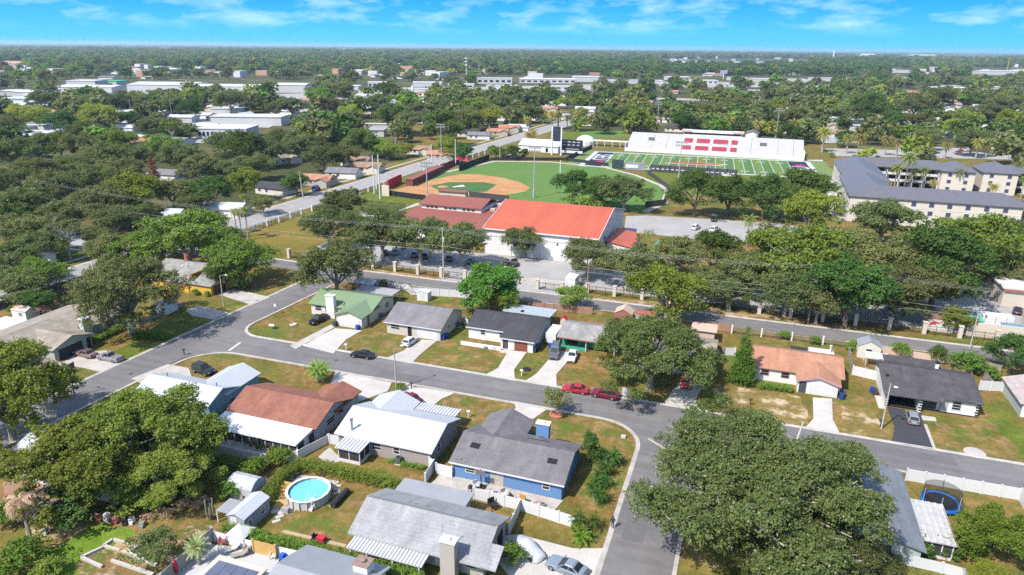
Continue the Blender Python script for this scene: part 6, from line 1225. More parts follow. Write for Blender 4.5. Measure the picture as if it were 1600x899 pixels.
grove([(10, 196, 50, 'oak3'), (32, 178, 40, 'lime0'), (58, 182, 44, 'lime1'), (96, 192, 44, 'dense0'), (156, 180, 52, 'lime1'), (128, 208, 52, 'oak1'), (185, 218, 50, 'bright0'), (235, 200, 46, 'oak2'), (262, 196, 40, 'oak0'), (205, 186, 30, 'dense1'), (300, 170, 36, 'dense0'), (275, 162, 42, 'oak2'), (360, 158, 46, 'oak0'), (245, 150, 34, 'oak3'), (60, 155, 36, 'oak1'), (170, 160, 46, 'oak2'), (130, 165, 46, 'oak0'), (215, 160, 40, 'oak3'), (395, 155, 34, 'yg0'), (430, 170, 40, 'oak1'), (455, 165, 48, 'oak2'), (500, 150, 40, 'bright1'), (535, 140, 36, 'oak0'), (525, 165, 44, 'oak3'), (560, 165, 40, 'dense0'), (590, 160, 44, 'oak1'), (615, 180, 54, 'dense1'), (640, 190, 50, 'oak0'), (545, 178, 40, 'lime1'), (690, 196, 62, 'dense0'), (728, 186, 56, 'oak3'), (765, 182, 50, 'lime0'), (800, 180, 46, 'oak1'), (830, 176, 44, 'oak2'), (700, 168, 50, 'oak2'), (655, 170, 44, 'oak1'), (745, 165, 44, 'bright0'), (790, 160, 44, 'oak3'), (700, 228, 44, 'lime0'), (722, 238, 40, 'dense1'), (672, 206, 24, 'dense0'), (775, 235, 30, 'bright0'), (800, 237, 30, 'dense1'), (820, 239, 16, 'dense0'), (622, 208, 24, 'dense0'), (545, 195, 36, 'oak1')], 'in the groves below the commercial strip')
grove([(905, 178, 34, 'yg1'), (950, 180, 36, 'dense0'), (985, 178, 46, 'oak0'), (1030, 172, 46, 'oak2'), (1070, 190, 46, 'dense1'), (1110, 176, 52, 'oak1'), (1150, 165, 46, 'oak3'), (1175, 185, 40, 'oak0'), (1210, 168, 40, 'yg0'), (1240, 180, 44, 'oak2'), (1232, 208, 34, 'dense0'), (1262, 195, 36, 'oak1'), (1320, 178, 46, 'oak0'), (1355, 168, 50, 'dense1'), (1393, 190, 40, 'dense0'), (1440, 188, 40, 'oak1'), (1430, 165, 46, 'oak3'), (1505, 188, 46, 'lime0'), (1495, 198, 40, 'lime1'), (1545, 176, 50, 'oak2'), (1585, 190, 46, 'lime0'), (1570, 160, 46, 'oak1'), (1470, 150, 46, 'oak0'), (1320, 215, 32, 'dense1'), (1378, 205, 30, 'oak2'), (1450, 215, 40, 'oak0'), (1520, 220, 46, 'oak3'), (1560, 222, 40, 'oak1'), (1595, 215, 40, 'dense0'), (1440, 228, 36, 'oak2'), (1100, 200, 34, 'oak1'), (1060, 172, 36, 'bright0')], 'in the wood behind the stadium')

for i, (cx, cy, w_, k) in enumerate(((172, 392, 80, 'oak1'), (214, 386, 74, 'bright1'), (250, 374, 72, 'oak3'), (322, 352, 70, 'oak0'), (348, 372, 60, 'bright0'), (28, 452, 76, 'oak2'), (60, 470, 46, 'dense1'), (410, 318, 44, 'oak0'))): tree(k, cx, cy, w_, ('broad oak left of the lime bright tree', 'fresh green tree between the oak and the lime bright tree', 'oak directly behind the lime bright tree', 'oak shading the boulevard above the lime bright tree', 'green tree at the foot of the three palms', 'oak over the left end of the boulevard', 'small dark tree by the boulevard board fence', 'oak on the far verge above the three palms')[i], zc=.6)
# farther woods: real trees, uncounted, one growth of many crowns
def far_tree(name, seed, n, size, R, h, lm):
    cl = crown_clumps(R, h*.2, h*.8, 13, R*.33, seed); me = leaf_mesh(name, cl, n, size, lm, seed, fk=1.0, per=7, spread=.9); return me
FK = [far_tree('far_crown', 201, 460, 1.05, 6.5, 10.5, L_OAK), far_tree('far_crown', 202, 420, 1.05, 6.5, 10, L_OAK), far_tree('far_crown', 203, 420, 1.0, 6.0, 10.5, L_DENSE), far_tree('far_crown', 204, 420, 1.0, 6.0, 9.5, L_YG), far_tree('far_crown', 205, 420, 1.0, 6, 10, L_BRIGHT), far_tree('far_crown', 206, 420, 1.0, 5.5, 9, L_LIME)]
src_col = bpy.data.collections.new('far_crowns')
for i, me in enumerate(FK):
    o = bpy.data.objects.new('far_crown', me); src_col.objects.link(o)
OPEN = []                                     # places kept clear: pixel boxes of buildings, fields, roads, water
for lab, a0, a1, py, hh, dp, rg, nw in FLATS:
    OPEN.append((a0-4, a1+4, py-2-dp*.15*(1 if py > 110 else .2), py+(11 if py > 160 else 9 if py > 110 else 1.5)))
OPEN += [(84, 480, 126, 158), (560, 700, 128, 150), (745, 940, 118, 141), (1040, 1330, 120, 137), (1030, 1265, 92, 105), (1285, 1600, 230, 250), (1275, 1350, 210, 226), (1400, 1500, 225, 240), (1000, 1200, 151, 162), (1340, 1600, 179, 190), (440, 700, 158, 178), (150, 186, 126, 146), (-10, 42, 100, 112), (300, 445, 180, 240), (470, 520, 182, 206), (560, 690, 186, 224), (1035, 1262, 93, 101.5), (-10, 66, 205, 232), (390, 432, 186, 204), (640, 664, 150, 172)]
HPX = [(x, y) for x, y in BOX]
OPENW = [(-172, 30, 60, 480), (30, 140, 150, 395)]
def clear(px, py, x, y):
    rr = math.hypot(x, y)
    for a, b_, c, d_ in OPEN:
        if a <= px <= b_ and c <= py <= d_: return False
    if -170 < x < 45 and y < 470: return False
    if x >= 45 and x < 200 and y < 400: return False
    for i in range(len(BX0)-1):
        if BX0[i][1] <= y < BX0[i+1][1] and BX0[i][0]-8 < x < BX1[i][0]+22: return False
    for hx, hy in FAR:
        if abs(x-hx) < 24 and -26-rr*.07 < y-hy < 10: return False
    for hx, hy in HPX:
        if abs(x-hx) < 12+rr*.004 and -26-max(0, rr-700)*.07 < y-hy < 8: return False
    return True
from mathutils import noise as mnoise
# the farthest roofs, past counting: one object of pale specks in the clearings
fr = MB(); g = random.Random(31); FAR = []
for _ in range(330):
    px = g.uniform(0, 1600); base = 83 if px > 800 else 79; py = base+g.random()**1.3*(42 if px < 850 else 34)
    if 830 < px < 1420 and 102 < py < 118: continue
    x, y = P(px, py); l = g.uniform(14, 34); w_ = g.uniform(10, 18); h_ = g.uniform(6, 11); FAR.append((x, y)); fr.obox(x, y, 0, l, w_, h_, g.choice((0, 1.57))+g.uniform(-.15, .15), g.choice((0, 0, 0, 1, 2)))
o = fr.build('far_rooftops', [R_FARW, W_FART, mat('terracotta_far', (.45, .2, .13), .8, .1, .05)]); tag(o, 'pale scattered roofs far off among the woods', 'rooftops', kind='stuff')
pts = []; g = random.Random(77)
# range bands: (near, far, metres between trees)
for r0_, r1_, sp in ((210, 420, 15.5), (420, 900, 16), (900, 1700, 17), (1700, 3200, 17.5), (3200, 6500, 24)):
    area = .74*1.06*(r1_**2-r0_**2); n = int(area/sp**2)
    for _ in range(n):
        r_ = math.sqrt(g.uniform(r0_**2, r1_**2)); a = g.uniform(-.66, .66); X, Y = r_*math.sin(a), r_*math.cos(a)
        x, y = X*math.cos(YAW)-Y*math.sin(YAW), X*math.sin(YAW)+Y*math.cos(YAW)
        # image place
        dyy, dzz = Y, -CAMH; cp, sp_ = math.cos(PITCH), math.sin(PITCH); f_ = dyy*cp-dzz*sp_; v_ = dyy*sp_+dzz*cp; u2, v2 = X/f_*FPX, v_/f_*FPX
        c, s = math.cos(-ROLL), math.sin(-ROLL); u2, v2 = u2*c-v2*s, u2*s+v2*c; px, py = 800+u2, 449.5-v2
        if px < -60 or px > 1660 or py > 262: continue
        # commercial strip and open streets thin the wood
        strip = 118 < py < 152
        if strip and g.random() < .62: continue
        if r_ < 420 and (px > 480 or py > 230): continue
        
        nz = mnoise.noise(Vector((x/150, y/150, 0)))+.5*mnoise.noise(Vector((x/50, y/50, 7)))
        if nz < -.28 and r_ > 420: continue
        if not clear(px, py, x, y): continue
        dark = 95 < py < 121 and 830 < px < 1420 and (py > 99)
        nk = mnoise.noise(Vector((x/90, y/90, 3)))
        k = 2 if (dark and g.random() < .85) else g.choices((0, 1, 2, 3, 4, 5), (5, 5, 6, .8, 1, .1) if nk < -.05 else (5, 5, 2.5, 2.5, 3, .5))[0]
        sc_ = (g.uniform(.6, 1.2) if g.random() < .7 else g.uniform(1.2, 1.75))*(1.08 if r_ < 1700 else 1.25 if r_ < 3200 else 1.9)
        pts.append((x, y, k, sc_, sc_*g.uniform(.8, 1.15)*(1.0 if r_ < 3200 else .75), g.uniform(0, 6.28)))
print('far trees', len(pts))
me = bpy.data.meshes.new('far_woods'); me.from_pydata([(p[0], p[1], 0) for p in pts], [], [])
for nm, ty, vals in (('kind_index', 'INT', [p[2] for p in pts]),):
    at = me.attributes.new(nm, ty, 'POINT'); at.data.foreach_set('value', vals)
at = me.attributes.new('tree_scale', 'FLOAT_VECTOR', 'POINT'); at.data.foreach_set('vector', [c_ for p in pts for c_ in (p[3], p[3], p[4])])
at = me.attributes.new('tree_turn', 'FLOAT_VECTOR', 'POINT'); at.data.foreach_set('vector', [c_ for p in pts for c_ in (0, 0, p[5])])
wo = bpy.data.objects.new('far_woods', me); COL.objects.link(wo); tag(wo, 'continuous green woods spreading to the horizon', 'woods', kind='stuff')
ng = bpy.data.node_groups.new('far_woods', 'GeometryNodeTree'); ng.interface.new_socket('Geometry', in_out='INPUT', socket_type='NodeSocketGeometry'); ng.interface.new_socket('Geometry', in_out='OUTPUT', socket_type='NodeSocketGeometry')
gi = ng.nodes.new('NodeGroupInput'); go = ng.nodes.new('NodeGroupOutput'); ip = ng.nodes.new('GeometryNodeInstanceOnPoints'); ci = ng.nodes.new('GeometryNodeCollectionInfo')
ci.inputs['Collection'].default_value = src_col; ci.inputs['Separate Children'].default_value = True; ci.inputs['Reset Children'].default_value = True
def na(nm, ty):
    n = ng.nodes.new('GeometryNodeInputNamedAttribute'); n.data_type = ty; n.inputs['Name'].default_value = nm; return n
a1, a2, a3 = na('kind_index', 'INT'), na('tree_scale', 'FLOAT_VECTOR'), na('tree_turn', 'FLOAT_VECTOR')
k_ = ng.links; k_.new(gi.outputs[0], ip.inputs['Points']); k_.new(ci.outputs[0], ip.inputs['Instance']); ip.inputs['Pick Instance'].default_value = True
k_.new(a1.outputs['Attribute'], ip.inputs['Instance Index']); k_.new(a2.outputs['Attribute'], ip.inputs['Scale']); k_.new(a3.outputs['Attribute'], ip.inputs['Rotation']); k_.new(ip.outputs[0], go.inputs[0])
wo.modifiers.new('woods', 'NODES').node_group = ng
# canopy rolling on beyond the last single trees
vv, fs = [], []; na_, nr_ = 420, 34; g = random.Random(5)
for j in range(nr_):
    r_ = 5200*(13000/5200)**(j/(nr_-1))
    for i in range(na_):
        a = -.68+1.36*i/(na_-1); X, Y = r_*math.sin(a), r_*math.cos(a)
        vv.append((X*math.cos(YAW)-Y*math.sin(YAW), X*math.sin(YAW)+Y*math.cos(YAW), (6+g.random()*9+5*math.sin(a*23+j)) if j else 0))
for j in range(nr_-1):
    for i in range(na_-1): q = j*na_+i; fs.append((q, q+1, q+na_+1, q+na_))
me = bpy.data.meshes.new('forest'); me.from_pydata(vv, [], fs); me.materials.append(mat('forest_canopy', (.062, .085, .033), .95, .4, .006, .3, .03)); o = bpy.data.objects.new('forest', me); COL.objects.link(o); tag(o, 'unbroken forest along the horizon', 'forest', kind='stuff')

# dry brush, cactus and odds and ends of the lower left yard
x, y = P(276, 800); cl = [(g_*1.1-3.3, .6*math.sin(g_*2.1), .45, .7) for g_ in range(7)]; me = leaf_mesh('brush_heap', cl, 900, .16, L_DRY, 301); o = bpy.data.objects.new('brush_heap', me); COL.objects.link(o); o.location = (x, y, 0); o.rotation_euler = (0, 0, .9); tag(o, 'heap of dry brown brush beside the grey rendered wall', 'brush heap')
x, y = P(330, 812); s = thing('cactus', 'tall green grey column cactus by the corner of the rendered wall', 'cactus', (x, y, 0)); b = MB()
for i in range(6): a = i*1.05; q = (x+.5*math.cos(a), y+.4*math.sin(a)); b.path([(x+.15*math.cos(a), y+.15*math.sin(a), 0), (*q, 1.0), (*q, 2.6+.5*math.sin(i*2.2))], [.1, .12, .08], 6)
b.build('stem', mat('cactus_green', (.17, .17, .1), .8, .15, 2), s)
for i, (px, py, m, nm) in enumerate(((148, 808, M_BLK, 'black'), (156, 812, mat('rust_junk', (.3, .1, .05), .8, .2, 2), 'rusty'), (168, 812, W_WHITE, 'white'), (182, 815, mat('maroon_junk', (.2, .05, .06), .8, .1, 2), 'maroon'), (196, 818, M_BLK, 'black'), (206, 816, W_WHITE, 'white'), (222, 822, S_OLD, 'grey'), (86, 818, S_OLD, 'grey'), (72, 832, W_WHITE, 'white'), (92, 822, mat('rust_junk', (.3, .1, .05), .8, .2, 2), 'rusty'))):
    x, y = P(px, py); b = MB(); b.obox(x, y, 0, rnd.uniform(.6, 1.1), rnd.uniform(.5, .8), rnd.uniform(.4, .9), rnd.uniform(0, 1.5)); b.obox(x+.3, y-.35, 0, .4, .35, .35, .4); single(b, 'junk_crate', m, f'{nm} crate among the clutter round the vivid lawn', 'crate', 'clutter round the vivid lawn')
# the air itself
b = MB(); b.box(-15500, 11500, -1600, 15500, -1, 66); hz_ = b.build('haze', [])
m = bpy.data.materials.new('haze_air'); m.use_nodes = True; q = m.node_tree; q.nodes.remove(q.nodes['Principled BSDF']); pv = q.nodes.new('ShaderNodeVolumePrincipled')
pv.inputs['Color'].default_value = (.6, .8, 1, 1); pv.inputs['Density'].default_value = .00007; pv.inputs['Anisotropy'].default_value = 0.2
q.links.new(pv.outputs[0], q.nodes['Material Output'].inputs['Volume']); hz_.data.materials.append(m); tag(hz_, 'pale blue summer haze over the distance', 'haze', kind='stuff')
# ------------------------------------------------------------------ vehicles
M_TYRE = mat('tyre_rubber', (.018, .018, .018), .85, 0); M_RIM = mat('alloy_rim', (.4, .41, .43), .35, 0, metal=.7); M_CGL = mat('car_glass', (.015, .018, .024), .08, 0, spec=.7); M_LAMP = mat('lamp_lens', (.7, .7, .68), .15, 0, spec=.6); M_TAIL = mat('tail_lens', (.3, .012, .01), .2, 0, spec=.6); M_BLK = mat('black_plastic', (.02, .02, .022), .6, 0); M_PLATE = mat('number_plate', (.55, .56, .5), .5, 0)
def paint(name, c, metal=.15): return mat(name, c, .26, 0, metal=metal, spec=.6)
KIND = {  # length, half width, belt, profile of body top (x from rear 0..1, z), greenhouse (rear base, rear top, front top, front base), roof z
 'sedan': (4.7, .9, .92, [(0, .72), (.02, .93), (.16, .98), (.30, .97), (.68, .94), (.86, .86), (.97, .72), (1, .55)], (.13, .27, .52, .70), 1.44),
 'coupe': (4.6, .93, .9, [(0, .75), (.02, .98), (.12, 1.0), (.30, .96), (.66, .92), (.86, .82), (.97, .68), (1, .5)], (.08, .28, .48, .68), 1.36),
 'hatch': (4.2, .88, .98, [(0, .7), (.02, 1.0), (.1, 1.02), (.4, 1.0), (.72, .97), (.9, .86), (.98, .72), (1, .55)], (.03, .12, .54, .74), 1.52),
 'suv': (4.75, .95, 1.08, [(0, .75), (.015, 1.08), (.1, 1.1), (.4, 1.09), (.7, 1.08), (.9, 1.0), (.98, .86), (1, .6)], (.02, .09, .56, .72), 1.74),
 'van': (5.3, 1.0, 1.15, [(0, .7), (.01, 1.15), (.1, 1.16), (.5, 1.15), (.76, 1.13), (.93, 1.02), (.99, .85), (1, .6)], (.01, .04, .62, .78), 2.1),
 'pickup': (5.5, .97, 1.05, [(0, .8), (.01, 1.03), (.1, 1.05), (.42, 1.06), (.7, 1.08), (.92, 1.03), (.985, .9), (1, .6)], (.40, .43, .60, .70), 1.78),
 'oldsedan': (5.2, .95, .9, [(0, .7), (.015, .9), (.2, .92), (.35, .92), (.66, .92), (.95, .88), (.99, .8), (1, .55)], (.18, .25, .52, .63), 1.4)}
def car(kind, x, y, ang, pm, label, group='parked cars', roof=None, s=1.0, name=None):
    Lc, hw, belt, prof, (gb, gt, ft, fb), zr = KIND[kind]; X = lambda t: (t-.5)*Lc
    c = thing(name or {'suv': 'parked_car', 'pickup': 'pickup_truck', 'van': 'parked_van'}.get(kind, 'parked_car'), label, {'pickup': 'pickup', 'van': 'van'}.get(kind, 'car'), (x, y, .03), group, ang); c.scale = (s, s, s)
    b = MB(); zb = .24; rows = []; fine = []
    for i in range(len(prof)-1):
        n = 2
        for k in range(n): fine.append((prof[i][0]+(prof[i+1][0]-prof[i][0])*k/n, prof[i][1]+(prof[i+1][1]-prof[i][1])*k/n))
    fine.append(prof[-1])
    for t, z in fine:
        e = min(t, 1-t); w_ = hw*(1-.16*max(0, 1-e/.1)**2); z0 = zb+(.12 if e < .03 else 0)
        rows.append([(X(t), -w_*.9, z0), (X(t), -w_, z0+(z-z0)*.35), (X(t), -w_*.985, z0+(z-z0)*.75), (X(t), -w_*.9, z), (X(t), 0, z+.03), (X(t), w_*.9, z), (X(t), w_*.985, z0+(z-z0)*.75), (X(t), w_, z0+(z-z0)*.35), (X(t), w_*.9, z0)])
    vs = [p for r in rows for p in r]; m_ = 9; fs = []
    for i in range(len(rows)-1):
        for j in range(m_-1): fs.append((i*m_+j, i*m_+j+1, (i+1)*m_+j+1, (i+1)*m_+j))
        fs.append((i*m_+8, i*m_, (i+1)*m_, (i+1)*m_+8))
    fs.append(tuple(range(m_))[::-1]); fs.append(tuple((len(rows)-1)*m_+j for j in range(m_))); b.add(vs, fs)
    # greenhouse pillars and roof
    wb, wt = hw*.88, hw*.72; zt = zr; G = [(X(gb), wb, belt-.03), (X(gt), wt, zt), (X(ft), wt, zt), (X(fb), wb, belt-.03)]
    v = [(px, -w_, z) for px, w_, z in G]+[(px, w_, z) for px, w_, z in G]
    b.add(v, ((0, 1, 2, 3), (4, 7, 6, 5), (0, 4, 5, 1), (2, 6, 7, 3)))
    rv = [(X(gt), -wt, zt), (X(ft), -wt, zt), (X(ft), wt, zt), (X(gt), wt, zt), (X(gt)+.12, -wt*.86, zt+.06), (X(ft)-.12, -wt*.86, zt+.06), (X(ft)-.12, wt*.86, zt+.06), (X(gt)+.12, wt*.86, zt+.06)]
    rf = ((4, 5, 6, 7), (0, 1, 5, 4), (1, 2, 6, 5), (2, 3, 7, 6), (3, 0, 4, 7))
    if kind == 'pickup':
        b.box(X(.02), X(.39), -hw*.86, -hw*.78, 1.0, 1.14); b.box(X(.02), X(.39), hw*.78, hw*.86, 1.0, 1.14); b.box(X(.005), X(.025), -hw*.86, hw*.86, .95, 1.14)
    if kind in ('suv', 'van'):
        for sy in (-1, 1): b.box(X(gt)+.2, X(ft)-.3, sy*wt*.84-.03, sy*wt*.84+.03, zt+.05, zt+.11)
    for sy in (-1, 1): b.box(X(fb)-.32, X(fb)-.12, sy*(hw+.02)-.09, sy*(hw+.02)+.09, belt, belt+.16)
    if roof is None: b.add(rv, rf)
    b.build('body', pm, c, world=False)
    if roof is not None: r_ = MB(); r_.add(rv, rf); r_.build('roof', roof, c, world=False)
    def lerp(p, q, t): return tuple(p[i]+(q[i]-p[i])*t for i in range(3))
    def pane(name, q, o, t0=.08, t1=.9, s0=.06, s1=.94):
        a, b_, c_, d_ = q; g = MB(); pts_ = [lerp(lerp(a, d_, u), lerp(b_, c_, u), w_) for u, w_ in ((s0, t0), (s1, t0), (s1, t1), (s0, t1))]
        g.add([(p[0]+o[0], p[1]+o[1], p[2]+o[2]) for p in pts_], ((0, 1, 2, 3),)); g.build(name, M_CGL, c, world=False)
    pane('windscreen', (v[3], v[2], v[6], v[7]), (.018, 0, .012)); pane('rear_window', (v[0], v[1], v[5], v[4]), (-.018, 0, .012))
    for sy, q in ((-1, (v[0], v[1], v[2], v[3])), (1, (v[4], v[5], v[6], v[7]))):
        for s0, s1 in ((.09, .47), (.52, .92)): pane('side_window', q, (0, sy*.016, .004), .12, .88, s0, s1)
    wr = .34 if kind not in ('suv', 'van', 'pickup') else .39
    for t in (.19, .81):
        for sy in (-1, 1):
            q = MB(); q.tube((X(t), sy*(hw-.2), wr-.03), (X(t), sy*(hw+.015), wr-.03), wr, wr, 14); wo_ = q.build('wheel', M_TYRE, c, world=False)
            r_ = MB(); r_.tube((X(t), sy*(hw+.016), wr-.03), (X(t), sy*(hw+.03), wr-.03), wr*.62, wr*.55, 10); r_.build('rim', M_RIM, wo_, world=False)
    zf = prof[-2][1]
    for sy in (-1, 1):
        q = MB(); q.box(X(.975), X(.992), sy*hw*.66-.17, sy*hw*.66+.17, zf-.16, zf-.02); q.build('headlight', M_LAMP, c, world=False)
        q = MB(); q.box(X(0)-.012, X(.02), sy*hw*.68-.14, sy*hw*.68+.14, belt-.28, belt-.08); q.build('tail_light', M_TAIL, c, world=False)
    q = MB(); q.box(X(.985), X(1)+.015, -.5, .5, .42, .6); q.build('grille', M_BLK, c, world=False)
    q = MB(); q.box(X(0)-.02, X(0)+.02, -.24, .24, .6, .72); q.build('number_plate', M_PLATE, c, world=False)
    return c
def carp(kind, px, py, toward, pm, label, group='parked cars', **kw):
    x, y = P(px, py, .5); x2, y2 = P(*toward, .5); return car(kind, x, y, math.atan2(y2-y, x2-x), pm, label, group, **kw)
BLACKP = paint('black_paint', (.012, .012, .014)); WHITEP = paint('car_white', (.72, .72, .71), 0); REDP = paint('car_red', (.42, .015, .02)); MAROON = paint('car_maroon', (.13, .008, .02)); SILVER = paint('car_silver', (.4, .4, .4), .5); GREYP = paint('car_grey', (.09, .09, .1)); NAVY = paint('car_navy', (.02, .026, .02)); ICE = paint('car_ice_blue', (.27, .34, .42), .4); BROWNP = paint('car_brown', (.2, .13, .11), .2); PLUM = paint('car_mauve_silver', (.33, .29, .32), .4)
carp('pickup', 497.5, 500, (484, 507), BLACKP, 'black pickup parked on the lawn before the green roofed house', s=.92)
carp('sedan', 566, 555, (546, 552), BLACKP, 'glossy black car parked at the far kerb of the street', roof=BLACKP)
carp('hatch', 641, 534, (655, 524), WHITEP, 'white hatchback on the drive of the plain grey roofed house')
carp('van', 867, 552, (861, 570), GREYP, 'dark grey van facing the street beside the carport house'); carp('sedan', 894, 557, (888, 572), WHITEP, 'white sedan on the grass edge right of the dark grey van')
carp('sedan', 899, 609, (878, 606), REDP, 'bright red sedan parked at the far kerb'); carp('suv', 945, 617, (924, 613), MAROON, 'dark red suv parked behind the bright red sedan')
carp('coupe', 1073, 598, (1070, 610), REDP, 'red car in the shade before the teal garage door'); carp('hatch', 1425, 653, (1421, 640), SILVER, 'silver hatchback on the black asphalt drive')
carp('suv', 318, 579, (330, 583), NAVY, 'dark suv beside the slate blue house'); carp('oldsedan', 133, 553, (112, 548), BROWNP, 'old brown sedan before the dark garage of the sage house', roof=paint('brown_vinyl', (.1, .06, .05), 0)); carp('pickup', 172, 559.5, (155, 556), PLUM, 'silver mauve pickup behind the old brown sedan', s=.95)
carp('coupe', 885, 887, (859, 876), ICE, 'ice blue fastback on the pale drive at the bottom edge', roof=paint('ice_roof', (.3, .37, .45), .4), s=1.05); carp('sedan', 641, 623, (631, 618), MAROON, 'maroon car mostly hidden behind the bright white roof')
carp('suv', 1115, 343, (1116, 350), NAVY, 'dark suv crossing the school car park', 'cars on the school car park'); carp('suv', 1087, 356, (1094, 352), WHITEP, 'white suv by the car park fence', 'cars on the school car park'); carp('suv', 1117, 359, (1126, 355), WHITEP, 'second white suv by the car park fence', 'cars on the school car park')
carp('sedan', 99, 351, (110, 349), WHITEP, 'white car on the side street among the left trees'); carp('suv', 161, 366, (175, 362), BLACKP, 'black suv at the house on the side street'); carp('van', 494, 296, (500, 293), paint('car_blue', (.03, .06, .25)), 'blue van beside the terracotta boulevard house')
for i, (px, py, m) in enumerate(((601, 395, BLACKP), (618, 394, SILVER), (648, 398, GREYP), (664, 400, NAVY), (702, 404, BLACKP), (735, 408, GREYP), (790, 410, NAVY), (803, 412, BLACKP), (1030, 432, SILVER), (1150, 446, WHITEP), (1210, 452, NAVY), (1440, 478, SILVER), (1590, 486, BLACKP))): carp('suv' if i % 2 else 'sedan', px, py, (px+3, py-9), m, f"{('black', 'silver', 'grey', 'navy', 'black', 'grey', 'navy', 'black', 'silver', 'white', 'navy', 'silver', 'black')[i]} car parked in the shade of the school oaks", 'cars under the school oaks')
for i in range(26):
    px = (1440 if i < 14 else 1120)+rnd.uniform(0, 150); py = 239+rnd.uniform(-8, 3) if i < 14 else 206+rnd.uniform(-3, 3)
    if i >= 20: px, py = rnd.uniform(785, 830), 251-rnd.uniform(3, 5)
    m, nm = rnd.choice(((WHITEP, 'white'), (SILVER, 'silver'), (NAVY, 'navy'), (GREYP, 'grey'), (REDP, 'red'))); x, y = P(px, py)
    car('suv', x, y, math.pi/2+rnd.uniform(-.1, .1), m, f"{nm} car in the car parks {'behind the apartments' if i < 14 else 'behind the stadium' if i < 20 else 'behind the outfield wall'}", 'cars in the far car parks')
# car under a fitted cover
c = thing('covered_car', 'car under a silver white fitted cover on the pale drive', 'car', (*P(826, 862), 0)); (xa, ya), (xb, yb) = P(806, 846), P(845, 878); a = math.atan2(yb-ya, xb-xa); b = MB(); cx_, cy_ = (xa+xb)/2, (ya+yb)/2
rows = []
for i in range(13):
    t = i/12; e = min(t, 1-t); zt = .75+.72*math.exp(-((t-.45)/.24)**2)-(.25*(1-e/.08) if e < .08 else 0); w_ = .98*(1-.25*max(0, 1-e/.12)**2)
    xx = (t-.5)*4.9; rr = []
    for j in range(11):
        q = math.pi*j/10; yy = -w_*math.cos(q)*(1 if .05 < 1 else 1); zz_ = .12+(zt-.12)*math.sin(q)**.55+.012*math.sin(j*2.3+i*1.7); rr.append((cx_+xx*math.cos(a)-yy*math.sin(a), cy_+xx*math.sin(a)+yy*math.cos(a), zz_+.1))
    rows.append(rr)
vs = [p for r in rows for p in r]; b.add(vs, [(i*11+j, i*11+j+1, (i+1)*11+j+1, (i+1)*11+j) for i in range(12) for j in range(10)]+[tuple(range(11))[::-1], tuple(12*11+j for j in range(11))]); b.build('cover', mat('silver_cover', (.5, .52, .56), .5, .1, 1.5), c, smooth=True)
for t in (-1.5, 1.5):
    for sy in (-1, 1): q = MB(); wx, wy = cx_+t*math.cos(a)-sy*.8*math.sin(a), cy_+t*math.sin(a)+sy*.8*math.cos(a); q.tube((wx, wy, .32), (wx-sy*.2*math.sin(a), wy+sy*.2*math.cos(a), .32), .32, .32, 10); q.build('wheel', M_TYRE, c)
# white box trailer
t = thing('box_trailer', 'white box trailer between the charcoal roofed house and the carport house', 'trailer', (-34, 123.5, 0)); b = MB(); b.box(-35.0, -32.9, 122.6, 127.6, .5, 2.5); b.build('body', M_WHITE, t)
for sx_ in (-35.02, -32.88): b = MB(); b.tube((sx_-.1, 125, .38), (sx_+.1, 125, .38), .36, .36, 10); b.build('wheel', M_TYRE, t)

# ------------------------------------------------------------------ fences and walls
def fence(label, pts, h=1.8, m=None, step=2.4, pr=.09, px=True, name='fence', cap=0.0, pm=None, th=.06, cat='fence'):
    q = [P(*p) for p in pts] if px else pts; f = thing(name, label, cat, (*q[0], 0)); b = MB()
    for (x0, y0), (x1, y1) in zip(q[:-1], q[1:]): b.obox((x0+x1)/2, (y0+y1)/2, .05, math.hypot(x1-x0, y1-y0), th, h-.08, math.atan2(y1-y0, x1-x0))
    b.build('panel', m or M_VINYL, f); pb = None; k = 0
    for (x0, y0), (x1, y1) in zip(q[:-1], q[1:]):
        n = max(1, round(math.hypot(x1-x0, y1-y0)/step))
        for i in range(n+1):
            if k and i == 0: continue
            x, y = x0+(x1-x0)*i/n, y0+(y1-y0)*i/n; k += 1
            if pb is None: bb = MB(); bb.box(q[0][0]-pr, q[0][0]+pr, q[0][1]-pr, q[0][1]+pr, 0, h+cap); bb.box(q[0][0]-pr*1.3, q[0][0]+pr*1.3, q[0][1]-pr*1.3, q[0][1]+pr*1.3, h+cap, h+cap+.06); pb = bb.build('post', pm or m or M_VINYL, f)
            else: o = pb.copy(); COL.objects.link(o); o.parent = f; o.location = (x-q[0][0], y-q[0][1], 0)
    return f
M_WOODF = mat('weathered_board', (.25, .19, .16), .95, .25, .9, band=(0, .3, .2)); M_WOODD = mat('dark_board', (.1, .08, .07), .95, .25, .9, band=(0, .3, .2)); M_BROWNF = mat('brown_board', (.3, .15, .1), .95, .2, .9, band=(0, .3, .2))
fence('white vinyl fence from the green roofed yard along the school road', [(562, 452), (600, 447), (636, 455), (642, 461), (716, 465), (735, 468)], 1.9)
fence('white vinyl side fence between the mauve house and the blue house', [(671, 731), (678, 736), (665, 757)], 1.8); fence('white vinyl gate fence beside the blue house wall', [(682, 741), (706, 747)], 1.8)
fence('long white vinyl fence behind the pale grey shingle house', [(740, 780), (812, 798), (904, 828)], 1.8); fence('short white vinyl fence closing the pale grey house side yard', [(812, 800), (802, 822), (795, 838)], 1.8)
fence('white masonry wall behind the long screened porch', [(318, 705), (420, 724), (466, 718), (514, 693)], 1.5, W_WHITE, 30, .12); fence('white vinyl gate between the porch house and the mauve house', [(515, 694), (532, 697)], 1.7)
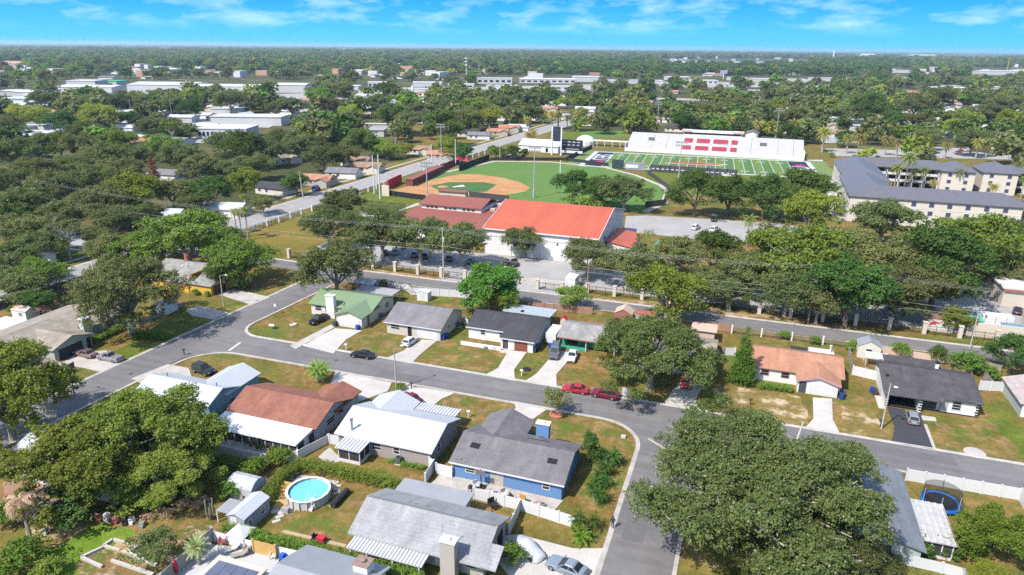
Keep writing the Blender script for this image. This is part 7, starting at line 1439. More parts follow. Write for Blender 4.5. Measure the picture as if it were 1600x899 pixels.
fence('white vinyl fence beside the dark open carport house', [(1331, 586), (1369, 595)], 1.9); fence('white vinyl fence right of the weathered black roof', [(1529, 610), (1565, 612)], 1.9); fence('long white vinyl fence along the street behind the trampoline', [(25.2, 95.5), (38.7, 95.6), (38.7, 90.5), (39.5, 84)], 1.9, px=False)
fence('white vinyl fence across the bottom right front yard', [(1417, 884), (1470, 896), (1520, 910)], 1.5); fence('white vinyl fence panel left of the terracotta house', [(1131, 556), (1148, 556)], 1.7); fence('white vinyl fence closing the green house side yard', [(608, 474), (614, 480)], 1.8); fence('short white fence left of the charcoal roofed house', [(725, 506), (731, 512)], 1.8)
fence('brown board fence left of the white fence panel', [(1120, 553), (1131, 556)], 1.8, M_BROWNF); fence('weathered board fence running up to the street at left', [(20, 617), (53, 604), (117, 580)], 1.8, M_WOODD); fence('pale board fence between the sage house and its side yard', [(68, 570), (104, 582)], 1.8, M_WOODF)
fence('dark board fence between the boulevard and the left yards', [(-155.0, 88), (-153.8, 113), (-152.8, 140)], 1.9, M_WOODD, px=False); fence('dark board fence along the school road behind the charcoal roofed house', [(805, 482), (880, 488), (925, 492)], 1.8, M_BROWNF); fence('brown board fence along the school road behind the street oak', [(1095, 512), (1143, 520)], 1.7, M_BROWNF)
fence('peach block wall along the school road behind the black roofed house', [(1326, 546), (1400, 555), (1520, 575)], 1.4, W_PEACH, 30, .1); fence('weathered board fence at the right end of the school road', [(1522, 574), (1562, 584)], 1.7, M_WOODF); fence('board fence between the sandy yard and the pink roofed house', [(1527, 580), (1546, 606)], 1.7, M_WOODF); fence('dark board fence between the terracotta house yard and the playhouse', [(1325, 556), (1331, 584)], 1.8, M_WOODF)
fence('grey rendered wall between the vegetable garden and the tiled patio', [(334, 846), (275, 900), (255, 920)], 2.0, mat('grey_render', (.36, .33, .32), .9, .1, .6), 40, .1, cat='wall', name='wall'); fence('white wall along the hedge behind the tiled patio', [(336, 846), (397, 862), (470, 878)], 1.5, W_WHITE, 40, .1, cat='wall', name='wall'); fence('orange brown timber panel leaning in the tiled patio wall', [(397, 864), (432, 873)], 1.9, mat('orange_timber', (.6, .3, .09), .8, .12, .8))
fence('low brown wall edging the lawn beyond the big open oak', [(218, 509), (270, 486), (288, 478)], 1.0, mat('taupe_wall', (.32, .26, .22), .9, .1, .6), 40, .12, cat='wall', name='wall')
# open post and rail fence of the terracotta house
f = thing('rail_fence', 'dark rail fence with white posts along the school road behind the terracotta house', 'fence', (1.5, 144, 0)); (x0, y0), (x1, y1) = P(1143, 521), P(1318, 543); b = MB(); a = math.atan2(y1-y0, x1-x0); l = math.hypot(x1-x0, y1-y0)
for z in (.5, .95, 1.4): b.obox((x0+x1)/2, (y0+y1)/2, z, l, .06, .14, a)
b.build('rail', mat('grey_rail', (.13, .11, .1), .9, .2, 1), f)
for i in range(12): t = i/11; q = MB(); q.obox(x0+(x1-x0)*t, y0+(y1-y0)*t, 0, .3 if i % 3 == 0 else .12, .3 if i % 3 == 0 else .12, 1.9 if i % 3 == 0 else 1.6); q.build('post', M_WHITE if i % 3 == 0 else MATS['grey_rail'], f)
# school fence: cream pillars with dark railings
M_PIL = wallm('pillar_cream', (.66, .55, .42)); M_RAIL = mat('railing_black', (.02, .02, .022), .6, 0)
def pillar_fence(label, p0, p1, n, h=2.5, m=M_PIL, mesh=True, pw=.38):
    f = thing('railing_fence', label, 'fence', (*p0, 0)); a = math.atan2(p1[1]-p0[1], p1[0]-p0[0]); l = math.hypot(p1[0]-p0[0], p1[1]-p0[1]); b = MB(); mx_, my_ = (p0[0]+p1[0])/2, (p0[1]+p1[1])/2
    for z in (.25, 1.75): b.obox(mx_, my_, z, l, .07, .07, a)
    for i in range(int(l/.34)):
        t = (i+.5)*.34; b.obox(p0[0]+math.cos(a)*t, p0[1]+math.sin(a)*t, .1, .03, .03, 1.85, a)
    for i in range(n*3): t = l*i/(n*3); b.obox(p0[0]+math.cos(a)*t, p0[1]+math.sin(a)*t, 0, .09, .09, 2.0, a)
    b.build('railing', M_RAIL, f); pb = None
    for i in range(n+1):
        x, y = p0[0]+math.cos(a)*l*i/n, p0[1]+math.sin(a)*l*i/n
        if pb is None: q = MB(); q.obox(x, y, 0, pw*2, pw*2, h, a); q.obox(x, y, h, pw*2.5, pw*2.5, .18, a); pb = q.build('pillar', m, f)
        else: o = pb.copy(); COL.objects.link(o); o.parent = f; o.location = (x-p0[0], y-p0[1], 0)
pillar_fence('pillared black railing fence along the school road left of the gymnasium', (-119.1, 154.6), (-65.7, 154.0), 8); pillar_fence('pillared black railing fence in front of the white gymnasium', (-46.4, 154.0), (-40.1, 154.0), 1); pillar_fence('pillared black railing fence along the school road from the oaks to the dumpster yard', (-34.2, 155.6), (58, 155.9), 14)
pillar_fence('white pillared railing fence along the boulevard beside the school lawn', (-148.2, 152), (-147.0, 200), 8, 2.0, M_WHITE, pw=.26); pillar_fence('white pillared railing fence along the boulevard beside the backstop', (-146.8, 206), (-145.2, 262), 9, 2.0, M_WHITE, pw=.26); pillar_fence('white pillared railing fence along the far bend of the boulevard', (-143.5, 290), (-138.5, 380), 12, 2.0, M_WHITE, pw=.26)
s = thing('gate_wall', 'low cream wall with a white gate box at the school entrance', 'wall', (-52, 157, 0)); b = MB(); b.box(-58, -41, 157.4, 157.8, 0, 1.5); b.build('wall', M_CONC_W, s); b = MB(); b.box(-40.2, -37.6, 156.6, 161, .2, 2.9); b.build('box', M_WHITE, s)

# ------------------------------------------------------------------ poles, lamps, wires
def lamp(label, px, py, hh, toward, m=None, arm=1.6):
    x, y = P(px, py); s = thing('street_lamp', label, 'street lamp', (x, y, 0), 'street lamps'); b = MB(); b.tube((x, y, 0), (x, y, hh), .14, .09, 8); b.build('pole', m or mat('concrete_pole', (.42, .38, .33), .9, .1, 1), s)
    tx, ty = toward; l = math.hypot(tx, ty); tx, ty = tx/l, ty/l; b = MB(); b.path([(x, y, hh-.15), (x+tx*arm*.6, y+ty*arm*.6, hh+.22), (x+tx*arm, y+ty*arm, hh+.25)], [.05, .05, .05], 6); b.build('arm', M_RIM, s)
    b = MB(); b.lathe(0, 0, [(.1, 0), (.2, .04), (.16, .14), (.02, .18)], 8); b.v = [(x+tx*arm+q[0]*1.8, y+ty*arm+q[1]*1.2, hh+.18+q[2]) for q in b.v]; b.build('lamp_head', mat('lamp_white', (.7, .7, .7), .4, 0), s)
lamp('street lamp beside the bright white roof on the near kerb', 619, 609, 7.6, (.5, 1)); lamp('concrete street lamp on the yard left of the black driveway', 1377, 670, 7.9, (.3, -1)); lamp('street lamp at the left edge above the bright oaks', 117, 620, 5.6, (-1, -.2), mat('dark_pole', (.2, .17, .15), .8, .1, 1)); lamp('concrete street lamp before the mustard yellow house', 350, 479, 7.4, (1, .1)); lamp('brown street lamp beside the boulevard at far left', 92, 456, 7.4, (-1, .3), MATS.get('dark_pole'))
lamp('twin headed lamp in the oak grove', 1278, 378, 9, (1, 0), arm=2.4)
M_UTW = mat('utility_wood', (.27, .17, .11), .95, .2, 1); M_UTC = mat('utility_concrete', (.45, .42, .38), .9, .1, 1)
TOPS = {}
def pole(key, label, px, py, hh, m, arms=1, lean=(0, 0), r=.16, adir=(0, 1), name='utility_pole', cat='utility pole', tf=True):
    x, y = P(px, py) if px is not None else py; s = thing(name, label, cat, (x, y, 0), 'utility poles' if name == 'utility_pole' else 'light poles'); b = MB(); b.tube((x, y, 0), (x+lean[0], y+lean[1], hh), r*1.2, r*.8, 8); b.build('pole', m, s); tx, ty = x+lean[0], y+lean[1]
    for i in range(arms):
        b = MB(); z = hh-.5-i*1.0; b.tube((tx-adir[0]*1.1, ty-adir[1]*1.1, z), (tx+adir[0]*1.1, ty+adir[1]*1.1, z), .06, n=4); 
        for t in (-1, 0, 1): b.tube((tx+adir[0]*t, ty+adir[1]*t, z), (tx+adir[0]*t, ty+adir[1]*t, z+.28), .05, n=5)
        b.build('crossarm', M_UTW if m is M_UTW else M_UTC, s)
    if tf: b = MB(); b.lathe(tx+.35, ty-.2, [(.24, hh-3.6), (.26, hh-2.6), (.1, hh-2.5)], 8); b.build('transformer', mat('transformer_grey', (.45, .46, .48), .6, 0), s)
    TOPS[key] = (tx, ty, hh); return s
pole('a', 'tall pale utility pole by the school fence left of the gymnasium', None, (-71.2, 153.0), 13.6, M_UTC, tf=True); pole('b', 'tall brown utility pole by the school fence in front of the right grove', None, (15.4, 153.0), 13.3, M_UTW)
pole('c', 'shorter wooden pole where the slim green tree leans over the school road', 917, 470, 9.0, M_UTW, 1, tf=False); pole('d', 'pale leaning utility pole on the far boulevard verge', 474, 311, 10.5, M_UTC, 1, (-1.2, .6)); pole('e', 'leaning grey pole rising from the left wood', 209, 358, 10, M_UTW, 1, (-1.4, 0), tf=False); pole('f', 'utility pole before the bright white roof in the left wood', 264, 344, 8, M_UTW, 1, tf=True)
pole('g', 'thin pale pole at the right end of the school road', 1515, 545, 7.5, M_UTC, 0, r=.1, tf=False); pole('h', 'distant utility pole above the left groves', 270, 190, 16, M_UTC, 1, tf=False); pole('i', 'distant utility pole between the left bungalows', 208, 195, 18, M_UTC, 1, tf=False); pole('j', 'distant utility pole in the left wood below the yellow trees', 85, 210, 14, M_UTC, 1, tf=False); pole('k', 'distant utility pole below the round crowned oaks', 528, 166, 14, M_UTC, 1, tf=False); pole('l', 'distant utility pole by the far bend of the boulevard', 619, 245, 13, M_UTC, 1, tf=False)
pole('m', 'white foul pole left of the second tall white pole', 585, 303, 15.5, M_WHITE, 0, r=.22, name='light_pole', cat='pole', tf=False); pole('n', 'right one of the two tall white poles behind the backstop', 594, 311, 17, M_WHITE, 0, r=.24, name='light_pole', cat='pole', tf=False); pole('o', 'white pole at the boulevard end of the third base fence', 675, 269, 13, M_WHITE, 0, r=.22, name='light_pole', cat='pole', tf=False); pole('p', 'white pole beside the red bullpen canopy', 712, 259, 13, M_WHITE, 0, r=.22, name='light_pole', cat='pole', tf=False); pole('q', 'cream pole behind the left outfield wall', 781, 250, 8, mat('cream_pole', (.55, .42, .25), .8, 0), 0, r=.2, name='light_pole', cat='pole', tf=False); pole('r', 'white yellow foul pole before the dark oak clump', 875, 282, 9, M_WHITE, 0, r=.22, name='light_pole', cat='pole', tf=False)
def light_tower(label, px, py, hh):
    x, y = P(px, py); s = thing('light_tower', label, 'light tower', (x, y, 0), 'stadium light towers'); b = MB(); b.tube((x, y, 0), (x, y, 3), .5, .5, 8); b.tube((x, y, 3), (x, y, hh), .26, .16, 8); b.build('pole', mat('steel_pole', (.5, .51, .52), .5, 0, metal=.3), s)
    b = MB(); b.box(x-2.4, x+2.4, y-.1, y+.1, hh-1.6, hh-1.4); b.box(x-2.4, x+2.4, y-.1, y+.1, hh-.3, hh-.1); b.build('crossarm', MATS['steel_pole'], s)
    for zz_ in (hh-1.4, hh-.1):
        for i in range(5): q = MB(); q.box(x-2.3+i*1.0, x-1.7+i*1.0, y-.35, y-.05, zz_, zz_+.55); q.build('floodlight', mat('flood_dark', (.25, .25, .26), .4, 0), s)
light_tower('light tower at first base above the orange gymnasium roof', 834, 309, 19.5); light_tower('light tower beside the dark visitor bleachers', 1059, 293, 19); light_tower('light tower behind the left end of the grandstand', 1026, 206, 20); light_tower('light tower behind the right end of the grandstand', 1212, 216, 19); light_tower('light tower beside the maroon school wing', 668, 317, 15); light_tower('light tower in the grove beside the boulevard duplex', 690, 250, 18)
for px, py in ((842, 262), (1104, 200), (1060, 245)): pass
M_WIRE = mat('wire', (.45, .43, .41), .6, 0)
WIRES = MB()
def wire(label, a, b_, sag, r=.013, n=14):
    m = MB(); p = [(a[0]+(b_[0]-a[0])*i/n, a[1]+(b_[1]-a[1])*i/n, a[2]+(b_[2]-a[2])*i/n-sag*4*(i/n)*(1-i/n)) for i in range(n+1)]
    m.path(p, [r]*(n+1), 4); return single(m, 'power_line', M_WIRE, label, 'power line', 'power lines along the school road', loc=a)
A, B = TOPS['a'], TOPS['b']; A0 = (-215, 156, 15); B1 = (110, 153.6, 13.2)
for t, dz, k in ((-1, -.2, 'near'), (0, -.2, 'middle'), (1, -.2, 'far')):
    wire(f'upper {k} power line from the left wood to the pale pole', (A0[0], A0[1]+t, A0[2]), (A[0], A[1]+t, A[2]+dz), 2.2); wire(f'upper {k} power line from the pale pole to the brown pole', (A[0], A[1]+t, A[2]+dz), (B[0], B[1]+t, B[2]+dz), 1.5); wire(f'upper {k} power line from the brown pole to the right edge', (B[0], B[1]+t, B[2]+dz), (B1[0], B1[1]+t, B1[2]), 1.6)
for z, k in ((8.8, 'higher'), (7.6, 'lower')): wire(f'{k} cable strung from the pale pole to the brown pole', (A[0], A[1], z), (B[0], B[1], z-.6), 1.2, .02); wire(f'{k} cable strung right from the brown pole', (B[0], B[1], z-.6), (B1[0], B1[1], z-.8), 1.3, .02); wire(f'{k} cable strung left from the pale pole', (A0[0], A0[1], z+1), (A[0], A[1], z), 1.6, .018)
C = TOPS['c']; wire('service wire from the short wooden pole to the brown pole', (C[0], C[1], C[2]-.3), (B[0], B[1], 5.6), .8, .02)

# ------------------------------------------------------------------ yard things
def bin_(px, py, m, lid, label, ang=0):
    x, y = P(px, py); s = thing('wheelie_bin', label, 'bin', (x, y, 0), 'wheeled bins'); b = MB(); b.add([(x-.26, y-.28, .06), (x+.26, y-.28, .06), (x+.26, y+.28, .06), (x-.26, y+.28, .06), (x-.34, y-.38, 1.0), (x+.34, y-.38, 1.0), (x+.34, y+.38, 1.0), (x-.34, y+.38, 1.0)], ((0, 3, 2, 1), (4, 5, 6, 7), (0, 1, 5, 4), (1, 2, 6, 5), (2, 3, 7, 6), (3, 0, 4, 7))); b.build('bin_body', m, s); b = MB(); b.box(x-.37, x+.37, y-.42, y+.4, 1.0, 1.1); b.build('lid', lid, s)
    for sx_ in (-.28, .28): b = MB(); b.tube((x+sx_-.04, y+.3, .12), (x+sx_+.04, y+.3, .12), .12, .12, 8); b.build('wheel', M_TYRE, s)
BB = mat('bin_blue', (.015, .05, .3), .5, .05, 1); BG = mat('bin_dark', (.03, .045, .06), .5, .05, 1)
for px, py, m, l_, lab in ((559, 516, BB, BB, 'blue bin before the white double garage door'), (524, 510, BG, BG, 'dark bin left of the double garage door'), (693, 531, BB, BB, 'blue bin at the corner of the plain grey roofed house'), (698, 529, BG, BB, 'dark bin behind the blue one at the plain grey house corner'), (835, 551, BG, BG, 'dark bin right of the brown garage door'), (839, 548, BG, BB, 'dark bin with blue lid right of the brown garage door'), (842, 545, BG, BG, 'rear bin of the trio right of the brown garage door'), (860, 545, BB, BB, 'blue bin in front of the white box trailer'), (1314, 624, BB, BG, 'blue bin right of the pink trimmed garage'), (1316, 620, BG, BB, 'dark bin behind the pink trimmed garage bin'), (1362, 614, BB, BB, 'blue bin left of the black roofed house'), (1366, 617, BG, BG, 'dark bin left of the black roofed house')): bin_(px, py, m, l_, lab)
def ac(px, py, label, s_=1.0):
    x, y = P(px, py); s = thing('ac_unit', label, 'air conditioner', (x, y, 0), 'air conditioner units'); b = MB(); b.box(x-.6, x+.6, y-.6, y+.6, .05, .12); b.build('pad', M_CONC_W, s); b = MB(); b.box(x-.42*s_, x+.42*s_, y-.42*s_, y+.42*s_, .12, 1.0*s_); b.build('casing', mat('ac_dark', (.07, .08, .09), .5, .2, 6), s); b = MB(); b.lathe(x, y, [(.34, 1.0*s_), (.34, 1.03*s_), (.1, 1.06*s_)], 10); b.build('fan_guard', M_BLK, s)
ac(623, 724, 'dark air conditioner on a round pad behind the mauve house'); ac(716, 511, 'air conditioner beside the plain grey house wall'); ac(597, 497, 'air conditioner at the side of the green roofed house'); ac(366, 632, 'grey air conditioner on the slate blue gable wall')
def mailbox(px, py, label, m=None):
    x, y = P(px, py); s = thing('mailbox', label, 'mailbox', (x, y, 0), 'kerbside mailboxes'); b = MB(); b.box(x-.07, x+.07, y-.07, y+.07, 0, 1.05); b.build('post', m or M_WHITE, s); b = MB(); b.extr([(y-.14, 1.05), (y-.14, 1.22), (y-.07, 1.32), (y+.07, 1.32), (y+.14, 1.22), (y+.14, 1.05)], x-.28, x+.28, 'x'); b.build('box', m or M_BLK, s)
for px, py, lab, m in ((541, 547, 'mailbox at the kerb of the green roofed house', M_WHITE), (815, 588, 'pale mailbox at the kerb between the two white drives', M_WHITE), (1172, 634, 'dark mailbox on the sandy verge', M_BLK), (732, 653, 'white post mailbox on the lawn of the mauve house', M_WHITE), (1375, 668, 'black mailbox at the foot of the right street lamp', M_BLK), (288, 575-20, 'dark post box at the inner curve of the street', M_BLK), (643, 608, 'dark mailbox between the two near drives', M_BLK)): mailbox(px, py, lab, m)
s = thing('sign_board', 'small white board sign leaning by the kerb near the dark red suv', 'sign', (*P(976, 622), 0)); x, y = P(976, 622); b = MB(); b.box(x-.5, x+.5, y, y+.08, .4, 1.9); b.build('panel', mat('pale_blue_panel', (.55, .6, .62), .5, 0), s); posts(s, [(x-.4, y+.04), (x+.4, y+.04)], .5, .04, M_BLK)
x, y = P(431, 491); s = thing('road_sign', 'white round topped road sign at the left street kerb', 'sign', (x, y, 0)); b = MB(); b.tube((x, y, 0), (x, y, 2.2), .04, n=6); b.build('post', M_RIM, s); b = MB(); b.box(x-.32, x+.32, y-.03, y+.03, 1.7, 2.4); b.build('plate', M_WHITE, s)
x, y = P(426, 514); s = thing('bird_feeder', 'small white roofed box on a post in the corner lawn', 'post box', (x, y, 0)); b = MB(); b.tube((x, y, 0), (x, y, .8), .09, n=6); b.build('post', M_BARKD, s); b = MB(); b.extr([(y-.5, .8), (y, 1.1), (y+.5, .8)], x-.6, x+.6, 'x'); b.build('roof', mat('pale_green_board', (.55, .6, .52), .8, 0), s)
for px, py, r_, lab, m in ((458, 508, .75, 'stone ring planter on the corner lawn', M_CONC_W), (823, 578, .7, 'dark fire pit bowl on the grass strip', M_BLK), (869, 649.5, 1.1, 'red ring of edging around the young street tree', mat('red_edging', (.5, .12, .08), .8, .1, 2))):
    x, y = P(px, py); b = MB(); b.lathe(x, y, [(r_, .01), (r_*1.05, .22), (r_*.8, .24), (r_*.75, .1)], 14); single(b, 'planter_ring', m, lab, 'planter')
for px, py, lab in ((759, 545, 'left chair by the low white planter wall'), (773, 546, 'right chair by the low white planter wall')):
    x, y = P(px, py); s = thing('garden_chair', lab, 'chair', (x, y, 0), 'chairs by the planter wall'); b = MB(); b.box(x-.35, x+.35, y-.35, y+.35, .38, .46); b.build('seat', M_BARKD, s); b = MB(); b.box(x-.35, x+.35, y+.3, y+.38, .46, 1.05); b.build('backrest', M_BARKD, s)
    for a in (-.3, .3):
        for c in (-.3, .3): b = MB(); b.box(x+a-.03, x+a+.03, y+c-.03, y+c+.03, 0, .38); b.build('leg', M_BARKD, s)
# round pool
px_, py_ = (-50.1, 64.1); s = thing('swimming_pool', 'round above ground pool with turquoise water and pale ribbed wall', 'pool', (px_, py_, 0)); R0 = 2.75
b = MB(); N = 18; v = []; f = []
for r_, z in ((R0, 0), (R0, 1.25), (R0-.06, 1.25), (R0-.06, .2)):
    for i in range(N): a = 6.28319*i/N; v.append((px_+r_*math.cos(a), py_+r_*math.sin(a), z))
for k_ in range(3):
    for i in range(N): f.append((k_*N+i, k_*N+(i+1) % N, (k_+1)*N+(i+1) % N, (k_+1)*N+i))
b.add(v, f); b.build('wall', mat('pool_wall', (.58, .56, .52), .6, .06, 1, band=(0, .5, .1)), s)
b = MB(); b.lathe(px_, py_, [(R0-.02, .95), (.01, .951)], 24); b.build('water', mat('pool_water', (.12, .56, .66), .12, .06, .8, spec=.5), s)
b = MB(); v = []
for r_, z in ((R0-.16, 1.26), (R0+.16, 1.26), (R0+.16, 1.32), (R0-.16, 1.32)):
    for i in range(N): a = 6.28319*i/N; v.append((px_+r_*math.cos(a), py_+r_*math.sin(a), z))
b.add(v, [(k_*N+i, k_*N+(i+1) % N, ((k_+1) % 4)*N+(i+1) % N, ((k_+1) % 4)*N+i) for k_ in range(4) for i in range(N)]); b.build('rim', M_WHITE, s)
for i in range(N):
    a = 6.28319*i/N; b = MB(); x, y = px_+(R0+.06)*math.cos(a), py_+(R0+.06)*math.sin(a); b.box(x-.07, x+.07, y-.07, y+.07, 0, 1.27); b.build('upright', mat('pool_upright', (.5, .48, .45), .6, 0), s)
x, y = P(483, 798); s = thing('pool_steps', 'white moulded steps leaning against the round pool', 'pool steps', (x, y, 0)); b = MB()
for i in range(4): b.box(x-.5, x+.5, y-.1+i*.28, y+.25+i*.28, 0, .3+i*.3)
b.build('treads', M_WHITE, s); b = MB(); b.path([(x-.5, y, 0), (x-.5, y, 1.3), (x-.5, y+1, 2.0)], [.05]*3, 5); b.path([(x+.5, y, 0), (x+.5, y, 1.3), (x+.5, y+1, 2.0)], [.05]*3, 5); b.build('handrail', M_WHITE, s)
x, y = P(441, 775); s = thing('timber_steps', 'orange timber steps and deck at the left side of the round pool', 'steps', (x, y, 0)); b = MB()
for i in range(5): b.box(x-.7, x+.7, y-.6+i*.45, y-.2+i*.45, 0, .25+i*.22)
b.build('treads', mat('cedar', (.5, .24, .07), .8, .12, 2), s); b = MB(); x2, y2 = P(441, 787); b.box(x2-.6, x2+.9, y2-1.1, y2+.5, 0, .18); b.build('deck', MATS['cedar'], s)
(x0, y0), (x1, y1) = P(520, 795), P(543, 771); s = thing('pool_cover_roll', 'rolled black pool cover lying on the grass right of the round pool', 'cover roll', ((x0+x1)/2, (y0+y1)/2, 0)); b = MB(); b.tube((x0, y0, .5), (x1, y1, .5), .42, .42, 12); b.build('roll', mat('black_sheet', (.022, .022, .026), .6, .2, 2), s); b = MB(); b.tube((x0-.5, y0+.1, .15), (x1-.5, y1+.1, .15), .14, .14, 6); b.build('edge_tube', M_CONC_W, s)
for i in range(22):
    t = i/21; px, py = (512+(530-512)*rnd.random(), 750+rnd.random()*26) if i < 14 else (440+rnd.random()*25, 738+rnd.random()*12); x, y = P(px, py); b = MB(); b.obox(x, y, 0, .55, .4, .1, rnd.random()); single(b, 'paving_stone', M_CONC_W, 'loose pale paving stone on the sand around the round pool', 'paving stone', 'loose paving stones by the pool')
for i, (px, py) in enumerate(((432, 815), (437, 808), (441, 802), (447, 797), (430, 800))): x, y = P(px, py); b = MB(); b.obox(x, y, 0, 1.0, .5, .11, .9); single(b, 'paving_stone', M_CONC_W, 'stepping slab beside the grey garden shed', 'paving stone', 'stepping slabs by the shed')
x, y = P(447, 801); b = MB(); b.box(x-.5, x+.5, y-.3, y+.3, 0, .75); single(b, 'storage_box', mat('rattan_grey', (.3, .27, .25), .8, .1, 3), 'grey deck box between the shed and the round pool', 'storage box')
(x0, y0), (x1, y1) = P(442, 831), P(541, 854); b = MB(); b.obox((x0+x1)/2, (y0+y1)/2, 0, math.hypot(x1-x0, y1-y0), .5, .1, math.atan2(y1-y0, x1-x0)); single(b, 'timber_edging', mat('tan_timber', (.42, .28, .15), .9, .1, 1), 'tan timber edging along the hedge foot', 'edging')
x, y = P(499, 847); s = thing('ride_on_mower', 'red and black ride on mower parked by the timber edging', 'mower', (x, y, 0)); b = MB(); b.box(x-.2, x+.8, y-.35, y+.35, .35, .85); b.build('bonnet', M_RED, s); b = MB(); b.box(x-.9, x-.2, y-.4, y+.4, .3, .5); b.box(x-.85, x-.7, y-.25, y+.25, .5, 1.0); b.build('seat', M_BLK, s)
for a, c, r_ in ((-.6, -.45, .32), (-.6, .45, .32), (.6, -.4, .22), (.6, .4, .22)): b = MB(); b.tube((x+a, y+c-.08, r_), (x+a, y+c+.08, r_), r_, r_, 10); b.build('wheel', M_TYRE, s)
# trampoline
tx_, ty_ = 28.4, 90.6; s = thing('trampoline', 'blue rimmed round trampoline with a black safety net', 'trampoline', (tx_, ty_, 0)); b = MB(); b.lathe(tx_, ty_, [(1.9, .84), (.01, .85)], 28); b.build('mat', mat('black_mat', (.012, .012, .016), .7, 0), s)
b = MB(); v = []; N = 28
for r_, z in ((1.85, .86), (2.35, .8), (2.38, .55), (2.28, .55)):
    for i in range(N): a = 6.28319*i/N; v.append((tx_+r_*math.cos(a), ty_+r_*math.sin(a), z))
b.add(v, [(k_*N+i, k_*N+(i+1) % N, ((k_+1) % 4)*N+(i+1) % N, ((k_+1) % 4)*N+i) for k_ in range(4) for i in range(N)]); b.build('pad', mat('pad_blue', (.01, .1, .5), .5, .05, 1), s)
for i in range(6):
    a = 6.28319*i/6+.3; x, y = tx_+2.3*math.cos(a), ty_+2.3*math.sin(a); b = MB(); b.tube((x, y, 0), (x, y, 2.7), .05, n=6); b.build('pole', mat('pole_blue', (.25, .4, .55), .4, 0), s)
    b = MB(); b.tube((x*.97+tx_*.03, y*.97+ty_*.03, 0), (x*.97+tx_*.03, y*.97+ty_*.03, .8), .06, n=6); b.build('leg', M_RIM, s)
b = MB(); b.lathe(tx_, ty_, [(2.2, .86), (2.2, 2.6)], 24); b.f = [f_ for f_ in b.f if len(f_) == 4]; b.mi = [0]*len(b.f); b.build('net', mat('black_net', (.02, .02, .025), .9, 0, alpha=.55), s)
# hedges
def hedge(label, pts, w, h, px=True, seed=3, dens=95):
    q = [P(*p) for p in pts]; cl = []; gg = random.Random(seed)
    for (x0, y0), (x1, y1) in zip(q[:-1], q[1:]):
        l = math.hypot(x1-x0, y1-y0); n = max(2, int(l/.55))
        for i in range(n):
            t = (i+.5)/n; nx, ny = -(y1-y0)/l, (x1-x0)/l
            for o_ in (-.5, .5):
                for z in (.35, .75): cl.append((x0+(x1-x0)*t+nx*w*o_*.55+gg.uniform(-.1, .1)-q[0][0], y0+(y1-y0)*t+ny*w*o_*.55-q[0][1], h*z*gg.uniform(.9, 1.06), w*.42))
    me = leaf_mesh('hedge', cl, int(len(cl)*dens), .12, L_HEDGE, seed); o = bpy.data.objects.new('hedge', me); COL.objects.link(o); o.location = (*q[0], 0); return tag(o, label, 'hedge')
hedge('long clipped hedge behind the round pool', [(470, 733), (540, 748), (605, 762), (622, 772)], 1.5, 1.9, dens=80); hedge('hedge running down the left side of the round pool', [(468, 735), (440, 755), (418, 785)], 1.3, 1.9, seed=4, dens=80); hedge('clipped hedge between the tiled patio and the pool yard', [(352, 838), (440, 858), (500, 873), (600, 897), (660, 912)], 1.2, 1.8, seed=5, dens=75)
hedge('low row of shrubs under the terracotta house windows', [(1184, 606), (1236, 613)], 1.1, 1.0, seed=6); hedge('low hedge along the sage house path', [(150, 535), (192, 515)], 1.4, 1.2, seed=7); hedge('dark hedge across the lawn under the big open oak', [(205, 528), (262, 531)], 1.5, 1.2, seed=8); hedge('straggling shrubs along the shaded lawn edge', [(330, 730), (390, 740)], 1.8, 1.8, seed=9, dens=60)
hedge('weedy strip along the mauve house rear wall', [(607, 722), (665, 734)], .6, .5, seed=10, dens=30); hedge('hedge line beside the car park fence', [(1006, 368), (1022, 368)], 2.0, 1.6, seed=11, dens=40)
# raised beds and garden bits
for i, (p0, p1) in enumerate((((162, 855), (177, 845)), ((177, 845), (215, 856)), ((215, 856), (200, 866)), ((162, 855), (200, 866)), ((128, 873), (160, 858)), ((128, 873), (160, 888)), ((200, 866), (245, 885)), ((175, 878), (240, 900)))):
    (x0, y0), (x1, y1) = P(*p0), P(*p1); b = MB(); b.obox((x0+x1)/2, (y0+y1)/2, 0, math.hypot(x1-x0, y1-y0), .3, .35, math.atan2(y1-y0, x1-x0)); single(b, 'bed_edging', M_CONC_W, 'white block edging of the raised vegetable beds', 'edging', 'edging of the vegetable beds')
x, y = P(192, 858); b = MB(); b.box(x-1.2, x+1.2, y-.7, y+.7, 0, .25); single(b, 'vegetable_bed', mat('terracotta_soil', (.4, .2, .1), .95, .2, 2), 'terracotta soil bed inside the white block edging', 'garden bed')
x, y = P(40, 842); s = thing('wrecked_shed', 'grey lean-to among clutter at lower left', 'shed', (x, y, 0))
x, y = P(62, 815); b = MB(); b.add([(x-1.4, y-1.2, 1.9), (x+1.4, y-1.2, 1.7), (x+1.4, y+1.4, 2.3), (x-1.4, y+1.4, 2.5), (x-1.4, y-1.2, 1.8), (x+1.4, y-1.2, 1.6), (x+1.4, y+1.4, 2.2), (x-1.4, y+1.4, 2.4)], ((0, 1, 2, 3), (4, 7, 6, 5), (0, 4, 5, 1), (1, 5, 6, 2), (2, 6, 7, 3), (3, 7, 4, 0))); b.build('roof', S_OLD, s); posts(s, [(x-1.3, y-1.1), (x+1.3, y-1.1), (x+1.3, y+1.3), (x-1.3, y+1.3)], 1.7, .07, M_BARKD)
b = MB(); x, y = P(97, 801); b.box(x-1.1, x+1.1, y-.8, y+.8, .02, 1.2); single(b, 'tarped_pile', mat('blue_tarp', (.03, .07, .25), .6, .2, 2), 'blue tarp covered pile by the vivid lawn', 'pile')
